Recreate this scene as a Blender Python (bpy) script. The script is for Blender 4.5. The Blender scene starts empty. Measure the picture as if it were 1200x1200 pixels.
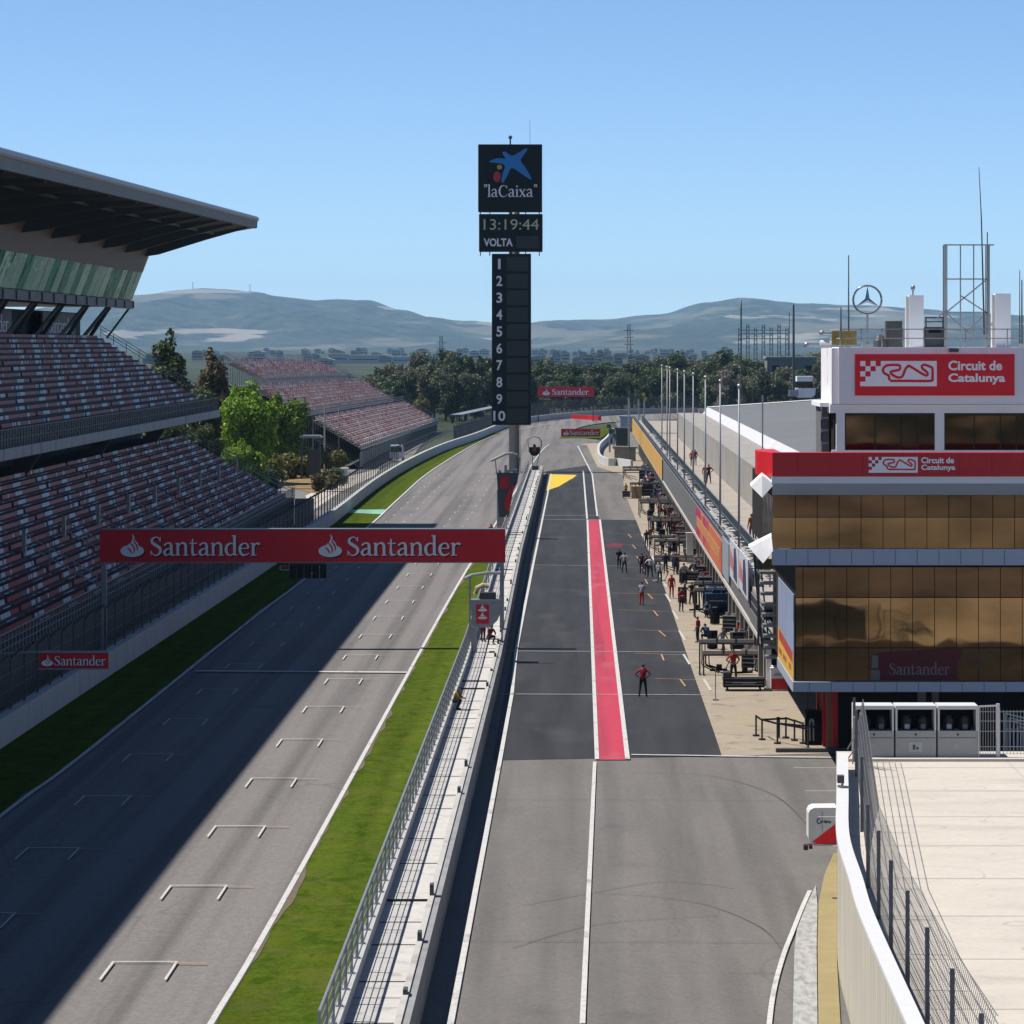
import bpy, bmesh, math, random
from mathutils import Vector, Matrix
random.seed(7)
R = math.radians
S = bpy.context.scene
COL = S.collection
# ---------------------------------------------------------------- camera geometry
F, CX, CY, H = 4300.0, 678.0, 403.0, 19.0      # focal length in photo pixels, vanishing point, eye height in metres
def G(x, y, z=0.0):
    k = (y - CY) / (H - z)
    return Vector(((x - CX) / k, F / k, z))
def XZ(x, y, Y):
    return ((x - CX) * Y / F, H - (y - CY) * Y / F)
def Pt(x, y, Y):
    a = XZ(x, y, Y); return Vector((a[0], Y, a[1]))
cam = bpy.data.cameras.new('camera'); camo = bpy.data.objects.new('camera', cam); COL.objects.link(camo)
camo.location = (0, 0, H); camo.rotation_euler = (R(90), 0, 0)
cam.sensor_width = 36; cam.lens = 36 * F / 1200; cam.shift_x = (600 - CX) / 1200; cam.shift_y = -(600 - CY) / 1200
cam.clip_start = 1; cam.clip_end = 30000
S.camera = camo
# ---------------------------------------------------------------- materials
MATS = {}
ALB = .68                                       # one scale for every surface's albedo
def mat(name, col, rough=.6, metal=0., var=.12, scale=2.0, bump=0., spec=.25, alpha=None, space='Object', stretch=(1,1,1), rot=0):
    if name in MATS: return MATS[name]
    m = bpy.data.materials.new(name); m.use_nodes = True; MATS[name] = m
    nt = m.node_tree; N = nt.nodes; L = nt.links
    b = N['Principled BSDF']; b.inputs['Roughness'].default_value = rough; b.inputs['Metallic'].default_value = metal
    b.inputs['Specular IOR Level'].default_value = spec
    col = tuple(q*ALB for q in col); c = (*col, 1)
    tc = N.new('ShaderNodeTexCoord'); gp = N.new('ShaderNodeNewGeometry')
    mp = N.new('ShaderNodeMapping'); mp.inputs['Scale'].default_value = stretch; mp.inputs['Rotation'].default_value = (0, 0, rot)
    L.new(tc.outputs['Object'] if space == 'Object' else gp.outputs['Position'], mp.inputs['Vector'])
    n1 = N.new('ShaderNodeTexNoise'); n1.inputs['Scale'].default_value = scale; n1.inputs['Detail'].default_value = 6; n1.inputs['Roughness'].default_value = .65
    L.new(mp.outputs[0], n1.inputs['Vector'])
    mr = N.new('ShaderNodeMapRange'); mr.inputs[1].default_value = .25; mr.inputs[2].default_value = .75
    mr.inputs[3].default_value = 1 - var; mr.inputs[4].default_value = 1 + var
    L.new(n1.outputs['Fac'], mr.inputs[0])
    mx = N.new('ShaderNodeVectorMath'); mx.operation = 'SCALE'; mx.inputs[0].default_value = col
    L.new(mr.outputs[0], mx.inputs['Scale']); L.new(mx.outputs[0], b.inputs['Base Color'])
    if bump:
        bp = N.new('ShaderNodeBump'); bp.inputs['Strength'].default_value = bump; bp.inputs['Distance'].default_value = .05
        L.new(n1.outputs['Fac'], bp.inputs['Height']); L.new(bp.outputs[0], b.inputs['Normal'])
    m.diffuse_color = c
    return m
def add_speckle(m, scale, lo, hi, stretch=(1,1,1), a=.3, b=.7, detail=3, ridge=False):
    """multiply a second world-space noise into the base colour"""
    nt = m.node_tree; N = nt.nodes; L = nt.links; bs = N['Principled BSDF']
    src = bs.inputs['Base Color'].links[0].from_socket
    gp = N.new('ShaderNodeNewGeometry'); mp = N.new('ShaderNodeMapping'); mp.inputs['Scale'].default_value = stretch
    L.new(gp.outputs['Position'], mp.inputs['Vector'])
    n = N.new('ShaderNodeTexNoise'); n.inputs['Scale'].default_value = scale; n.inputs['Detail'].default_value = detail
    L.new(mp.outputs[0], n.inputs['Vector'])
    mr = N.new('ShaderNodeMapRange'); mr.inputs[1].default_value = a; mr.inputs[2].default_value = b; mr.inputs[3].default_value = lo; mr.inputs[4].default_value = hi
    f = n.outputs['Fac']
    if ridge:   # thin dark cracks where the noise passes one half
        s = N.new('ShaderNodeMath'); s.operation = 'SUBTRACT'; s.inputs[1].default_value = .5; L.new(f, s.inputs[0])
        ab = N.new('ShaderNodeMath'); ab.operation = 'ABSOLUTE'; L.new(s.outputs[0], ab.inputs[0]); f = ab.outputs[0]
    L.new(f, mr.inputs[0])
    v = N.new('ShaderNodeVectorMath'); v.operation = 'SCALE'; L.new(src, v.inputs[0]); L.new(mr.outputs[0], v.inputs['Scale'])
    L.new(v.outputs[0], bs.inputs['Base Color'])
    return m
def tint(m, col2, scale, stretch=(1,1,1), a=.45, b=.6, detail=5, amount=1.0):
    """mix a second colour in, in noise shaped patches (dirt, wear, dry grass)"""
    nt = m.node_tree; N = nt.nodes; L = nt.links; bs = N['Principled BSDF']
    src = bs.inputs['Base Color'].links[0].from_socket
    gp = N.new('ShaderNodeNewGeometry'); mp = N.new('ShaderNodeMapping'); mp.inputs['Scale'].default_value = stretch
    L.new(gp.outputs['Position'], mp.inputs['Vector'])
    n = N.new('ShaderNodeTexNoise'); n.inputs['Scale'].default_value = scale; n.inputs['Detail'].default_value = detail
    L.new(mp.outputs[0], n.inputs['Vector'])
    mr = N.new('ShaderNodeMapRange'); mr.inputs[1].default_value = a; mr.inputs[2].default_value = b; mr.inputs[4].default_value = amount
    L.new(n.outputs['Fac'], mr.inputs[0])
    mx = N.new('ShaderNodeMix'); mx.data_type = 'RGBA'; mx.inputs[7].default_value = (*[q*ALB for q in col2], 1)
    L.new(mr.outputs[0], mx.inputs[0]); L.new(src, mx.inputs[6]); L.new(mx.outputs[2], bs.inputs['Base Color'])
    return m
def leaf_mat(name, c1, c2, c3):
    m = bpy.data.materials.new(name); m.use_nodes = True; N = m.node_tree.nodes; L = m.node_tree.links
    b = N['Principled BSDF']; b.inputs['Roughness'].default_value = .55; b.inputs['Specular IOR Level'].default_value = .25
    g = N.new('ShaderNodeNewGeometry'); r = N.new('ShaderNodeValToRGB'); e = r.color_ramp.elements
    k_ = ALB*1.25; e[0].color = (*[q*k_ for q in c1], 1); e[1].color = (*[q*k_ for q in c3], 1); x = e.new(.5); x.color = (*[q*k_ for q in c2], 1)
    oi = N.new('ShaderNodeObjectInfo'); hs = N.new('ShaderNodeHueSaturation')
    L.new(g.outputs['Random Per Island'], r.inputs[0]); L.new(r.outputs[0], hs.inputs['Color'])
    mr = N.new('ShaderNodeMapRange'); mr.inputs[3].default_value = .7; mr.inputs[4].default_value = 1.35
    L.new(oi.outputs['Random'], mr.inputs[0]); L.new(mr.outputs[0], hs.inputs['Value'])
    L.new(hs.outputs[0], b.inputs['Base Color'])
    tr = N.new('ShaderNodeBsdfTranslucent'); L.new(hs.outputs[0], tr.inputs[0])
    ms = N.new('ShaderNodeMixShader'); ms.inputs[0].default_value = .3
    L.new(b.outputs[0], ms.inputs[1]); L.new(tr.outputs[0], ms.inputs[2]); L.new(ms.outputs[0], N['Material Output'].inputs[0])
    return m
def mesh_mat(name, col, density, cell):
    """chain-link: diagonal wires on a sheet, clear between them"""
    m = bpy.data.materials.new(name); m.use_nodes = True; N = m.node_tree.nodes; L = m.node_tree.links
    b = N['Principled BSDF']; b.inputs['Base Color'].default_value = (*col, 1); b.inputs['Roughness'].default_value = .5; b.inputs['Metallic'].default_value = .5
    g = N.new('ShaderNodeNewGeometry'); sp = N.new('ShaderNodeSeparateXYZ'); L.new(g.outputs['Position'], sp.inputs[0])
    h = N.new('ShaderNodeMath'); h.operation = 'ADD'; L.new(sp.outputs[0], h.inputs[0]); L.new(sp.outputs[1], h.inputs[1])
    fs = []
    for op in ('ADD', 'SUBTRACT'):
        a = N.new('ShaderNodeMath'); a.operation = op; L.new(h.outputs[0], a.inputs[0]); L.new(sp.outputs[2], a.inputs[1])
        d = N.new('ShaderNodeMath'); d.operation = 'DIVIDE'; d.inputs[1].default_value = cell; L.new(a.outputs[0], d.inputs[0])
        fr = N.new('ShaderNodeMath'); fr.operation = 'FRACT'; L.new(d.outputs[0], fr.inputs[0])
        lt = N.new('ShaderNodeMath'); lt.operation = 'LESS_THAN'; lt.inputs[1].default_value = density; L.new(fr.outputs[0], lt.inputs[0]); fs.append(lt)
    mx = N.new('ShaderNodeMath'); mx.operation = 'MAXIMUM'; L.new(fs[0].outputs[0], mx.inputs[0]); L.new(fs[1].outputs[0], mx.inputs[1])
    t = N.new('ShaderNodeBsdfTransparent'); ms = N.new('ShaderNodeMixShader')
    L.new(mx.outputs[0], ms.inputs[0]); L.new(t.outputs[0], ms.inputs[1]); L.new(b.outputs[0], ms.inputs[2]); L.new(ms.outputs[0], N['Material Output'].inputs[0])
    return m
# ---------------------------------------------------------------- scene graph helpers
def tag(o, label=None, cat=None, group=None, kind=None):
    if label: o['label'] = label
    if cat: o['category'] = cat
    if group: o['group'] = group
    if kind: o['kind'] = kind
    return o
def thing(name, label, cat, loc=(0,0,0), group=None, rz=0):
    o = bpy.data.objects.new(name, None); COL.objects.link(o); o.location = loc; o.rotation_euler = (0, 0, rz)
    o.empty_display_size = .5
    return tag(o, label, cat, group)
def dup(o, loc=None, rz=None, label=None, group=None, name=None):
    c = o.copy(); COL.objects.link(c)
    if loc is not None: c.location = loc
    if rz is not None: c.rotation_euler = (0, 0, rz)
    if label: c['label'] = label
    if group: c['group'] = group
    for ch in o.children:
        d = ch.copy(); COL.objects.link(d); d.parent = c
        for g in ch.children:
            e = g.copy(); COL.objects.link(e); e.parent = d
    return c
class MB:
    def __init__(s): s.v = []; s.f = []; s.m = []
    def add(s, vs, fs, m=0):
        n = len(s.v); s.v += [tuple(v) for v in vs]; s.f += [tuple(i + n for i in f) for f in fs]; s.m += [m] * len(fs); return s
    def box(s, x0, x1, y0, y1, z0, z1, m=0):
        return s.add([(x0,y0,z0),(x1,y0,z0),(x1,y1,z0),(x0,y1,z0),(x0,y0,z1),(x1,y0,z1),(x1,y1,z1),(x0,y1,z1)],
                     [(0,3,2,1),(4,5,6,7),(0,1,5,4),(1,2,6,5),(2,3,7,6),(3,0,4,7)], m)
    def cbox(s, c, sx, sy, sz, m=0): return s.box(c[0]-sx/2, c[0]+sx/2, c[1]-sy/2, c[1]+sy/2, c[2], c[2]+sz, m)
    def quad(s, a, b, c, d, m=0): return s.add([a,b,c,d], [(0,1,2,3)], m)
    def bar(s, a, b, w, h=None, m=0):
        a = Vector(a); b = Vector(b); d = b - a; h = h or w
        if d.length < 1e-6: return s
        d.normalize(); u = Vector((0,0,1)) if abs(d.z) < .95 else Vector((0,1,0))
        r = d.cross(u).normalized(); u = r.cross(d)
        o = [(-w/2,-h/2),(w/2,-h/2),(w/2,h/2),(-w/2,h/2)]
        vs = [p + r*x + u*y for p in (a, b) for x, y in o]
        return s.add(vs, [(0,1,2,3),(7,6,5,4),(0,4,5,1),(1,5,6,2),(2,6,7,3),(3,7,4,0)], m)
    def tube(s, pts, r, n=8, m=0, r1=None):
        pts = [Vector(p) for p in pts]; k = len(pts); vs = []; fs = []
        for i, p in enumerate(pts):
            d = (pts[min(i+1,k-1)] - pts[max(i-1,0)]).normalized()
            u = Vector((0,0,1)) if abs(d.z) < .9 else Vector((0,1,0))
            a = d.cross(u).normalized(); b = a.cross(d)
            rr = r if r1 is None else r + (r1 - r) * i / (k - 1)
            for j in range(n):
                t = 2*math.pi*j/n; vs.append(p + a*math.cos(t)*rr + b*math.sin(t)*rr)
        for i in range(k-1):
            for j in range(n):
                fs.append((i*n+j, i*n+(j+1)%n, (i+1)*n+(j+1)%n, (i+1)*n+j))
        fs.append(tuple(range(n-1,-1,-1))); fs.append(tuple((k-1)*n+j for j in range(n)))
        return s.add(vs, fs, m)
    def prism(s, poly, axis, a, b, m=0):
        """poly: 2-D outline; axis 'y' puts it in XZ and extrudes along Y, 'z' in XY, 'x' in YZ"""
        def P(p, t): return (p[0], t, p[1]) if axis == 'y' else ((p[0], p[1], t) if axis == 'z' else (t, p[0], p[1]))
        n = len(poly); vs = [P(p, a) for p in poly] + [P(p, b) for p in poly]
        fs = [tuple(range(n)), tuple(range(2*n-1, n-1, -1))] + [(i, (i+1)%n, n+(i+1)%n, n+i) for i in range(n)]
        return s.add(vs, fs, m)
    def sphere(s, c, rx, ry, rz, nu=10, nv=7, m=0):
        vs = []; fs = []
        for i in range(nv+1):
            t = math.pi*i/nv
            for j in range(nu):
                p = 2*math.pi*j/nu; vs.append((c[0]+rx*math.sin(t)*math.cos(p), c[1]+ry*math.sin(t)*math.sin(p), c[2]+rz*math.cos(t)))
        for i in range(nv):
            for j in range(nu): fs.append((i*nu+j, (i+1)*nu+j, (i+1)*nu+(j+1)%nu, i*nu+(j+1)%nu))
        return s.add(vs, fs, m)
    def build(s, name, mats, parent=None, loc=None, smooth=False, kind=None, label=None, fix=True):
        if not isinstance(mats, (list, tuple)): mats = [mats]
        o = Vector((0,0,0))
        if parent is not None:
            p = parent
            while p is not None: o = o + Vector(p.location); p = p.parent
            if loc is not None: o = Vector(loc)
        elif loc is not None: o = Vector(loc)
        me = bpy.data.meshes.new(name)
        me.from_pydata([(v[0]-o.x, v[1]-o.y, v[2]-o.z) for v in s.v], [], s.f)
        for mt in mats: me.materials.append(mt)
        me.polygons.foreach_set('material_index', s.m)
        if smooth: me.polygons.foreach_set('use_smooth', [True]*len(s.f))
        if fix:
            bm = bmesh.new(); bm.from_mesh(me); bmesh.ops.recalc_face_normals(bm, faces=bm.faces); bm.to_mesh(me); bm.free()
        me.update()
        ob = bpy.data.objects.new(name, me); COL.objects.link(ob)
        if parent is None and loc is not None: ob.location = loc
        if parent is not None: ob.parent = parent
        if kind: ob['kind'] = kind
        if label: ob['label'] = label
        return ob
def rawmesh(name, v, f, mats, mi, parent=None, kind=None):
    b = MB(); b.v = v; b.f = f; b.m = mi
    return b.build(name, mats, parent, kind=kind, fix=False)
def cr(pts, n=8):
    """Catmull-Rom through 2-D or 3-D points"""
    P = [Vector(p) for p in pts]; out = []
    for i in range(len(P)-1):
        a = P[max(i-1,0)]; b = P[i]; c = P[i+1]; d = P[min(i+2,len(P)-1)]
        for j in range(n):
            t = j/n
            out.append(.5*((2*b) + (c-a)*t + (2*a-5*b+4*c-d)*t*t + (3*b-a-3*c+d)*t**3))
    out.append(P[-1]); return out
def ground_poly(name, pts, z, m, kind='structure'):
    b = MB(); b.add([(p[0], p[1], z) for p in pts], [tuple(range(len(pts)))])
    o = b.build(name, m, fix=False)
    bm = bmesh.new(); bm.from_mesh(o.data); bmesh.ops.triangulate(bm, faces=bm.faces)
    for f in bm.faces:
        if f.normal.z < 0: f.normal_flip()
    bm.to_mesh(o.data); bm.free()
    o['kind'] = kind; return o
def ribbon(b, pts, w, z, m=0):
    pts = [Vector((p[0], p[1])) for p in pts]; k = len(pts); vs = []
    for i, p in enumerate(pts):
        d = (pts[min(i+1,k-1)] - pts[max(i-1,0)]).normalized(); n = Vector((-d.y, d.x)) * w/2
        vs += [(p.x+n.x, p.y+n.y, z), (p.x-n.x, p.y-n.y, z)]
    b.add(vs, [(2*i+1, 2*i+3, 2*i+2, 2*i) for i in range(k-1)], m)
def wallstrip(b, pts, t, z0, z1, m=0):
    pts = [Vector((p[0], p[1])) for p in pts]; k = len(pts); vs = []; fs = []
    for i, p in enumerate(pts):
        d = (pts[min(i+1,k-1)] - pts[max(i-1,0)]).normalized(); n = Vector((-d.y, d.x)) * t
        za = z0[i] if isinstance(z0, list) else z0; zb = z1[i] if isinstance(z1, list) else z1
        vs += [(p.x,p.y,za),(p.x,p.y,zb),(p.x+n.x,p.y+n.y,zb),(p.x+n.x,p.y+n.y,za)]
    for i in range(k-1):
        for j in range(4):
            fs.append((4*i+j, 4*i+(j+1)%4, 4*i+4+(j+1)%4, 4*i+4+j))
    fs.append((0,3,2,1)); fs.append((4*k-4,4*k-3,4*k-2,4*k-1))
    b.add(vs, fs, m)
def along(pts, step, start=0.):
    """points and headings every step metres along a polyline"""
    pts = [Vector((p[0], p[1])) for p in pts]; out = []; need = start
    for a, b in zip(pts, pts[1:]):
        L = (b-a).length; d = (b-a)/L if L else None
        while need <= L and L: out.append((a + d*need, d)); need += step
        need -= L
    return out
# ---------------------------------------------------------------- lettering
def text_geo(txt, bold=0.0, ext=.0):
    c = bpy.data.curves.new('lettering', 'FONT'); c.body = txt; c.size = 1; c.offset = bold; c.resolution_u = 3
    o = bpy.data.objects.new('lettering', c); COL.objects.link(o)
    dg = bpy.context.evaluated_depsgraph_get(); me = bpy.data.meshes.new_from_object(o.evaluated_get(dg))
    vs = [tuple(v.co) for v in me.vertices]; fs = [tuple(p.vertices) for p in me.polygons]
    bpy.data.objects.remove(o); bpy.data.curves.remove(c); bpy.data.meshes.remove(me)
    x0 = min(v[0] for v in vs); x1 = max(v[0] for v in vs); y0 = min(v[1] for v in vs); y1 = max(v[1] for v in vs)
    return vs, fs, (x0, x1, y0, y1)
def put_text(b, txt, x0, x1, z0, z1, Y, m=0, bold=.0, frame=None):
    """letters stretched into a rectangle on a plane facing the camera side (-Y), or through frame(u, v, d)"""
    vs, fs, (a, c, d, e) = text_geo(txt, bold)
    out = []
    for v in vs:
        u = x0 + (v[0]-a)/(c-a)*(x1-x0); w = z0 + (v[1]-d)/(e-d)*(z1-z0)
        out.append(frame(u, w, 0.) if frame else (u, Y, w))
    b.add(out, fs, m)
def stroke(pts, ws, n=6, closed=False):
    P = cr([(p[0], p[1]) for p in pts], n) if len(pts) > 2 else [Vector(p) for p in pts]
    k = len(P); W = []
    for i in range(k):
        t = i/(k-1)*(len(ws)-1) if len(ws) > 1 else 0; j = min(int(t), max(len(ws)-2,0)); f = t-j
        W.append(ws[j]*(1-f)+ws[j+1]*f if len(ws) > 1 else ws[0])
    vs = []
    for i, p in enumerate(P):
        d = (P[min(i+1,k-1)]-P[max(i-1,0)])
        d = d.normalized() if d.length else Vector((1,0)); q = Vector((-d.y, d.x))*W[i]/2
        vs += [(p.x+q.x, p.y+q.y), (p.x-q.x, p.y-q.y)]
    return vs, [(2*i+1,2*i+3,2*i+2,2*i) for i in range(k-1)]
w = .2
GLY = {
 'n': (1.02, [([(.2,.02),(.2,.98)],[w]), ([(.25,.68),(.4,.92),(.6,.98),(.76,.82),(.78,.5),(.78,.02)],[.05,.1,.17,w,w,w]), ([(.02,.03),(.38,.03)],[.07]), ([(.6,.03),(.98,.03)],[.07]), ([(.03,.93),(.22,.97)],[.08])]),
 'a': (.92, [([(.64,.1),(.64,.7),(.56,.93),(.36,.98),(.12,.8)],[w,w,.17,.1,.17]), ([(.62,.58),(.3,.48),(.13,.27),(.22,.06),(.42,.06),(.62,.24)],[.08,.12,.2,.15,.09,.06]), ([(.62,.12),(.72,.03),(.9,.07)],[.17,.12,.06])]),
 't': (.66, [([(.26,1.3),(.26,.25),(.36,.05),(.62,.1)],[.1,w,.16,.06]), ([(.02,.95),(.6,.95)],[.09])]),
 'd': (1.02, [([(.74,.78),(.5,.96),(.22,.8),(.13,.48),(.22,.14),(.48,.03),(.74,.24)],[.06,.1,.2,.23,.18,.1,.06]), ([(.75,.03),(.75,1.58)],[w]), ([(.55,1.54),(.76,1.57)],[.08]), ([(.75,.04),(1.0,.04)],[.08])]),
 'e': (.88, [([(.14,.56),(.74,.56)],[.07]), ([(.74,.56),(.68,.86),(.45,.97),(.2,.8),(.12,.48),(.24,.12),(.52,.03),(.82,.2)],[.15,.12,.08,.18,.22,.2,.13,.06])]),
 'r': (.74, [([(.22,.02),(.22,.98)],[w]), ([(.26,.66),(.42,.92),(.62,.92),(.68,.84)],[.05,.1,.19,.16]), ([(.02,.03),(.46,.03)],[.07]), ([(.03,.93),(.24,.97)],[.08])]),
 'S': (.92, [([(.72,1.15),(.6,1.38),(.38,1.43),(.16,1.28),(.16,1.02),(.42,.8),(.7,.58),(.74,.26),(.5,.03),(.24,.06),(.08,.32)],[.05,.07,.09,.17,.22,.25,.23,.19,.1,.07,.05]), ([(.74,1.08),(.74,1.45)],[.06]), ([(.06,.02),(.06,.38)],[.06])]),
 'l': (.46, [([(.23,.02),(.23,1.58)],[w]), ([(.03,1.54),(.24,1.57)],[.08]), ([(.03,.03),(.43,.03)],[.07])]),
 'i': (.46, [([(.23,.02),(.23,.98)],[w]), ([(.03,.93),(.24,.97)],[.08]), ([(.03,.03),(.43,.03)],[.07]), ([(.13,1.33),(.33,1.33)],[.2])]),
 'x': (.94, [([(.14,.97),(.78,.03)],[.21]), ([(.76,.97),(.16,.03)],[.09]), ([(.02,.97),(.36,.97)],[.06]), ([(.58,.97),(.9,.97)],[.06]), ([(.02,.03),(.34,.03)],[.06]), ([(.56,.03),(.92,.03)],[.06])]),
 'C': (1.26, [([(1.1,1.1),(.95,1.35),(.68,1.43),(.35,1.28),(.16,.74),(.32,.2),(.66,.03),(.96,.1),(1.14,.36)],[.06,.08,.1,.19,.24,.2,.1,.08,.05]), ([(1.12,1.05),(1.12,1.44)],[.06])]),
 '"': (.5, [([(.1,1.58),(.2,1.45),(.12,1.2)],[.13,.15,.04]), ([(.32,1.58),(.42,1.45),(.34,1.2)],[.13,.15,.04])]),
}
def serif(b, txt, x0, x1, z0, xh, Y, m=0, frame=None, d0=0.):
    """serif lettering drawn from pen strokes; x0..x1 the width, z0 the base line, xh the x-height"""
    tot = sum(GLY[c][0] for c in txt); sx = (x1-x0)/tot; u = 0; k = 0
    for c in txt:
        adv, sts = GLY[c]
        for pts, ws in sts:
            vs, fs = stroke(pts, ws); d = d0 + .0012*(k % 9); k += 1
            o = []
            for p in vs:
                X = x0+(u+p[0])*sx; Z = z0+p[1]*xh
                o.append(frame(X, Z, d) if frame else (X, Y-d, Z))
            b.add(o, fs, m)
        u += adv
def flame(bw, br, cx, z0, wd, ht, Y, frame=None, step=.006):
    """flame over an ellipse: white shapes into bw, red cuts into br"""
    def put(b, pts, d):
        b.add([frame(p[0], p[1], d) if frame else (p[0], Y-d, p[1]) for p in pts], [tuple(range(len(pts)))], 0)
    el = [(cx+wd/2*math.cos(t), z0+ht*.27+ht*.27*math.sin(t)) for t in [2*math.pi*i/28 for i in range(28)]]
    put(bw, el, 0)
    fl = [(-.2,.36),(-.2,.5),(-.05,.66),(.02,.82),(.0,1.0),(.1,.86),(.13,.74),(.24,.6),(.27,.42),(.2,.3),(0,.2)]
    put(bw, [(cx+p[0]*wd, z0+p[1]*ht) for p in [tuple(q) for q in cr(fl,4)]], step*.5)
    for pts in ([(-.1,.72),(-.06,.6),(.05,.46),(.09,.3),(.06,.16)], [(.1,.82),(.08,.68),(.17,.54),(.22,.4),(.2,.27)], [(-.22,.44),(-.14,.36),(-.06,.26),(-.02,.14)]):
        vs, fs = stroke(pts, [.02,.05,.07,.06,.02])
        br.add([frame(cx+p[0]*wd, z0+p[1]*ht, step) if frame else (cx+p[0]*wd, Y-step, z0+p[1]*ht) for p in vs], fs, 0)
# ================================================================ light, sky, air
from mathutils import noise as NZ
SUN_EL, SUN_AZ = R(59.2), R(7.0)                 # sun to the left (-X), a little beyond the gantry
sd = Vector((-math.cos(SUN_EL)*math.cos(SUN_AZ), math.cos(SUN_EL)*math.sin(SUN_AZ), math.sin(SUN_EL)))
sl = bpy.data.lights.new('sun', 'SUN'); sl.energy = 5.0; sl.angle = R(.53); sl.color = (1, .955, .89)
so = bpy.data.objects.new('sun', sl); COL.objects.link(so); so.rotation_euler = sd.to_track_quat('Z', 'Y').to_euler(); so.location = (-200, 0, 300)
W = bpy.data.worlds.new('World'); S.world = W; W.use_nodes = True
wn = W.node_tree.nodes; wl = W.node_tree.links
sky = wn.new('ShaderNodeTexSky'); sky.sky_type = 'NISHITA'; sky.sun_disc = False
sky.sun_elevation = SUN_EL; sky.sun_rotation = R(-90) + SUN_AZ; sky.air_density = .55; sky.dust_density = 0; sky.ozone_density = 7; sky.altitude = 100
wl.new(sky.outputs[0], wn['Background'].inputs[0]); wn['Background'].inputs[1].default_value = .095
S.view_settings.view_transform = 'Standard'; S.view_settings.look = 'None'; S.view_settings.exposure = .585; S.view_settings.gamma = 1
S.cycles.max_bounces = 6; S.cycles.transparent_max_bounces = 12; S.cycles.volume_bounces = 1
hz = MB().box(-23000, 23000, -2500, 24500, -6, 420)
hm = bpy.data.materials.new('air'); hm.use_nodes = True; n = hm.node_tree.nodes; n.remove(n['Principled BSDF'])
pv = n.new('ShaderNodeVolumePrincipled'); pv.inputs['Color'].default_value = (.42, .72, 1, 1); pv.inputs['Density'].default_value = .00003
pv.inputs['Anisotropy'].default_value = .0
hm.node_tree.links.new(pv.outputs[0], n['Material Output'].inputs['Volume'])
hz.build('haze', hm, kind='stuff')

# ================================================================ ground materials
M_terrain = mat('dry_terrain', (.055,.065,.035), .9, var=.3, scale=.02, space='W')
tint(M_terrain, (.025,.04,.015), .006, a=.4, b=.55); tint(M_terrain, (.16,.14,.1), .004, a=.62, b=.68, amount=.6)
M_track = mat('track_asphalt', (.205,.19,.18), .8, var=.1, scale=.25, space='W', stretch=(1,.06,1), spec=.08)
add_speckle(M_track, 7, .86, 1.14); add_speckle(M_track, .75, .72, 1.08, stretch=(1,.008,1), a=.35, b=.55); tint(M_track, (.11,.105,.1), .35, stretch=(1,.12,1), a=.6, b=.75, amount=.5); add_speckle(M_track, .2, .8, 1.0, stretch=(.6,.35,1), a=0, b=.003, ridge=True, detail=1); add_speckle(M_track, 40, .8, 1.2)
M_pit = mat('pit_asphalt', (.18,.168,.157), .8, var=.1, scale=.3, space='W', stretch=(1,.2,1), spec=.08)
add_speckle(M_pit, 8, .87, 1.13); add_speckle(M_pit, .6, .82, 1.06, stretch=(1,.03,1), a=.35, b=.55); tint(M_pit, (.09,.085,.08), .3, stretch=(1,.5,1), a=.62, b=.78, amount=.5); tint(M_pit, (.22,.2,.18), .2, stretch=(1,.6,1), a=.62, b=.75, amount=.4); add_speckle(M_pit, .09, .8, 1.0, a=0, b=.0012, ridge=True, detail=0); add_speckle(M_pit, 40, .82, 1.18)
M_dark = mat('fresh_asphalt', (.046,.0465,.049), .75, var=.12, scale=.3, space='W', stretch=(1,.2,1), spec=.1)
add_speckle(M_dark, 8, .86, 1.14); add_speckle(M_dark, .8, .8, 1.2, stretch=(1,.05,1)); tint(M_dark, (.085,.085,.085), .35, stretch=(1,.25,1), a=.56, b=.72, amount=.6); add_speckle(M_dark, 40, .8, 1.2)
M_apron = mat('apron_concrete', (.38,.32,.245), .8, var=.14, scale=.5, space='W')
tint(M_apron, (.4,.33,.22), .15, a=.5, b=.62, amount=.7); tint(M_apron, (.17,.15,.13), .6, a=.57, b=.68, amount=.7); add_speckle(M_apron, 9, .88, 1.1)
M_deckc = mat('deck_concrete', (.62,.56,.48), .85, var=.06, scale=.4, space='W')
tint(M_deckc, (.44,.39,.33), .35, stretch=(.5,1.6,1), a=.52, b=.75, amount=.55); tint(M_deckc, (.34,.31,.28), 1.7, a=.66, b=.72, amount=.4); add_speckle(M_deckc, 6, .95, 1.05); add_speckle(M_deckc, .18, .75, 1, a=0, b=.003, ridge=True, detail=1)
M_paint = mat('road_paint', (.62,.61,.58), .7, var=.12, scale=3, space='W'); add_speckle(M_paint, 14, .75, 1.05, a=.35, b=.5); tint(M_paint, (.22,.21,.2), 1.3, stretch=(1,.4,1), a=.58, b=.72, amount=.8)
M_worn = mat('worn_paint', (.55,.54,.52), .7, var=.25, scale=4, space='W')
M_or = mat('orange_paint', (.55,.3,.12), .7, var=.2, scale=4, space='W')
M_yel = mat('yellow_paint', (.75,.53,.03), .6, var=.12, scale=2, space='W')
M_strip = mat('red_lane_paint', (.55,.045,.075), .6, var=.08, scale=.6, space='W', stretch=(1,.2,1))
tint(M_strip, (.2,.03,.045), .9, stretch=(1.2,.015,1), a=.5, b=.75, amount=.8); tint(M_strip, (.5,.12,.14), .5, stretch=(1,.3,1), a=.55, b=.7, amount=.6); add_speckle(M_strip, 12, .9, 1.08)
M_green = mat('green_paint', (.25,.5,.36), .7, var=.15, scale=1, space='W')
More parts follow.
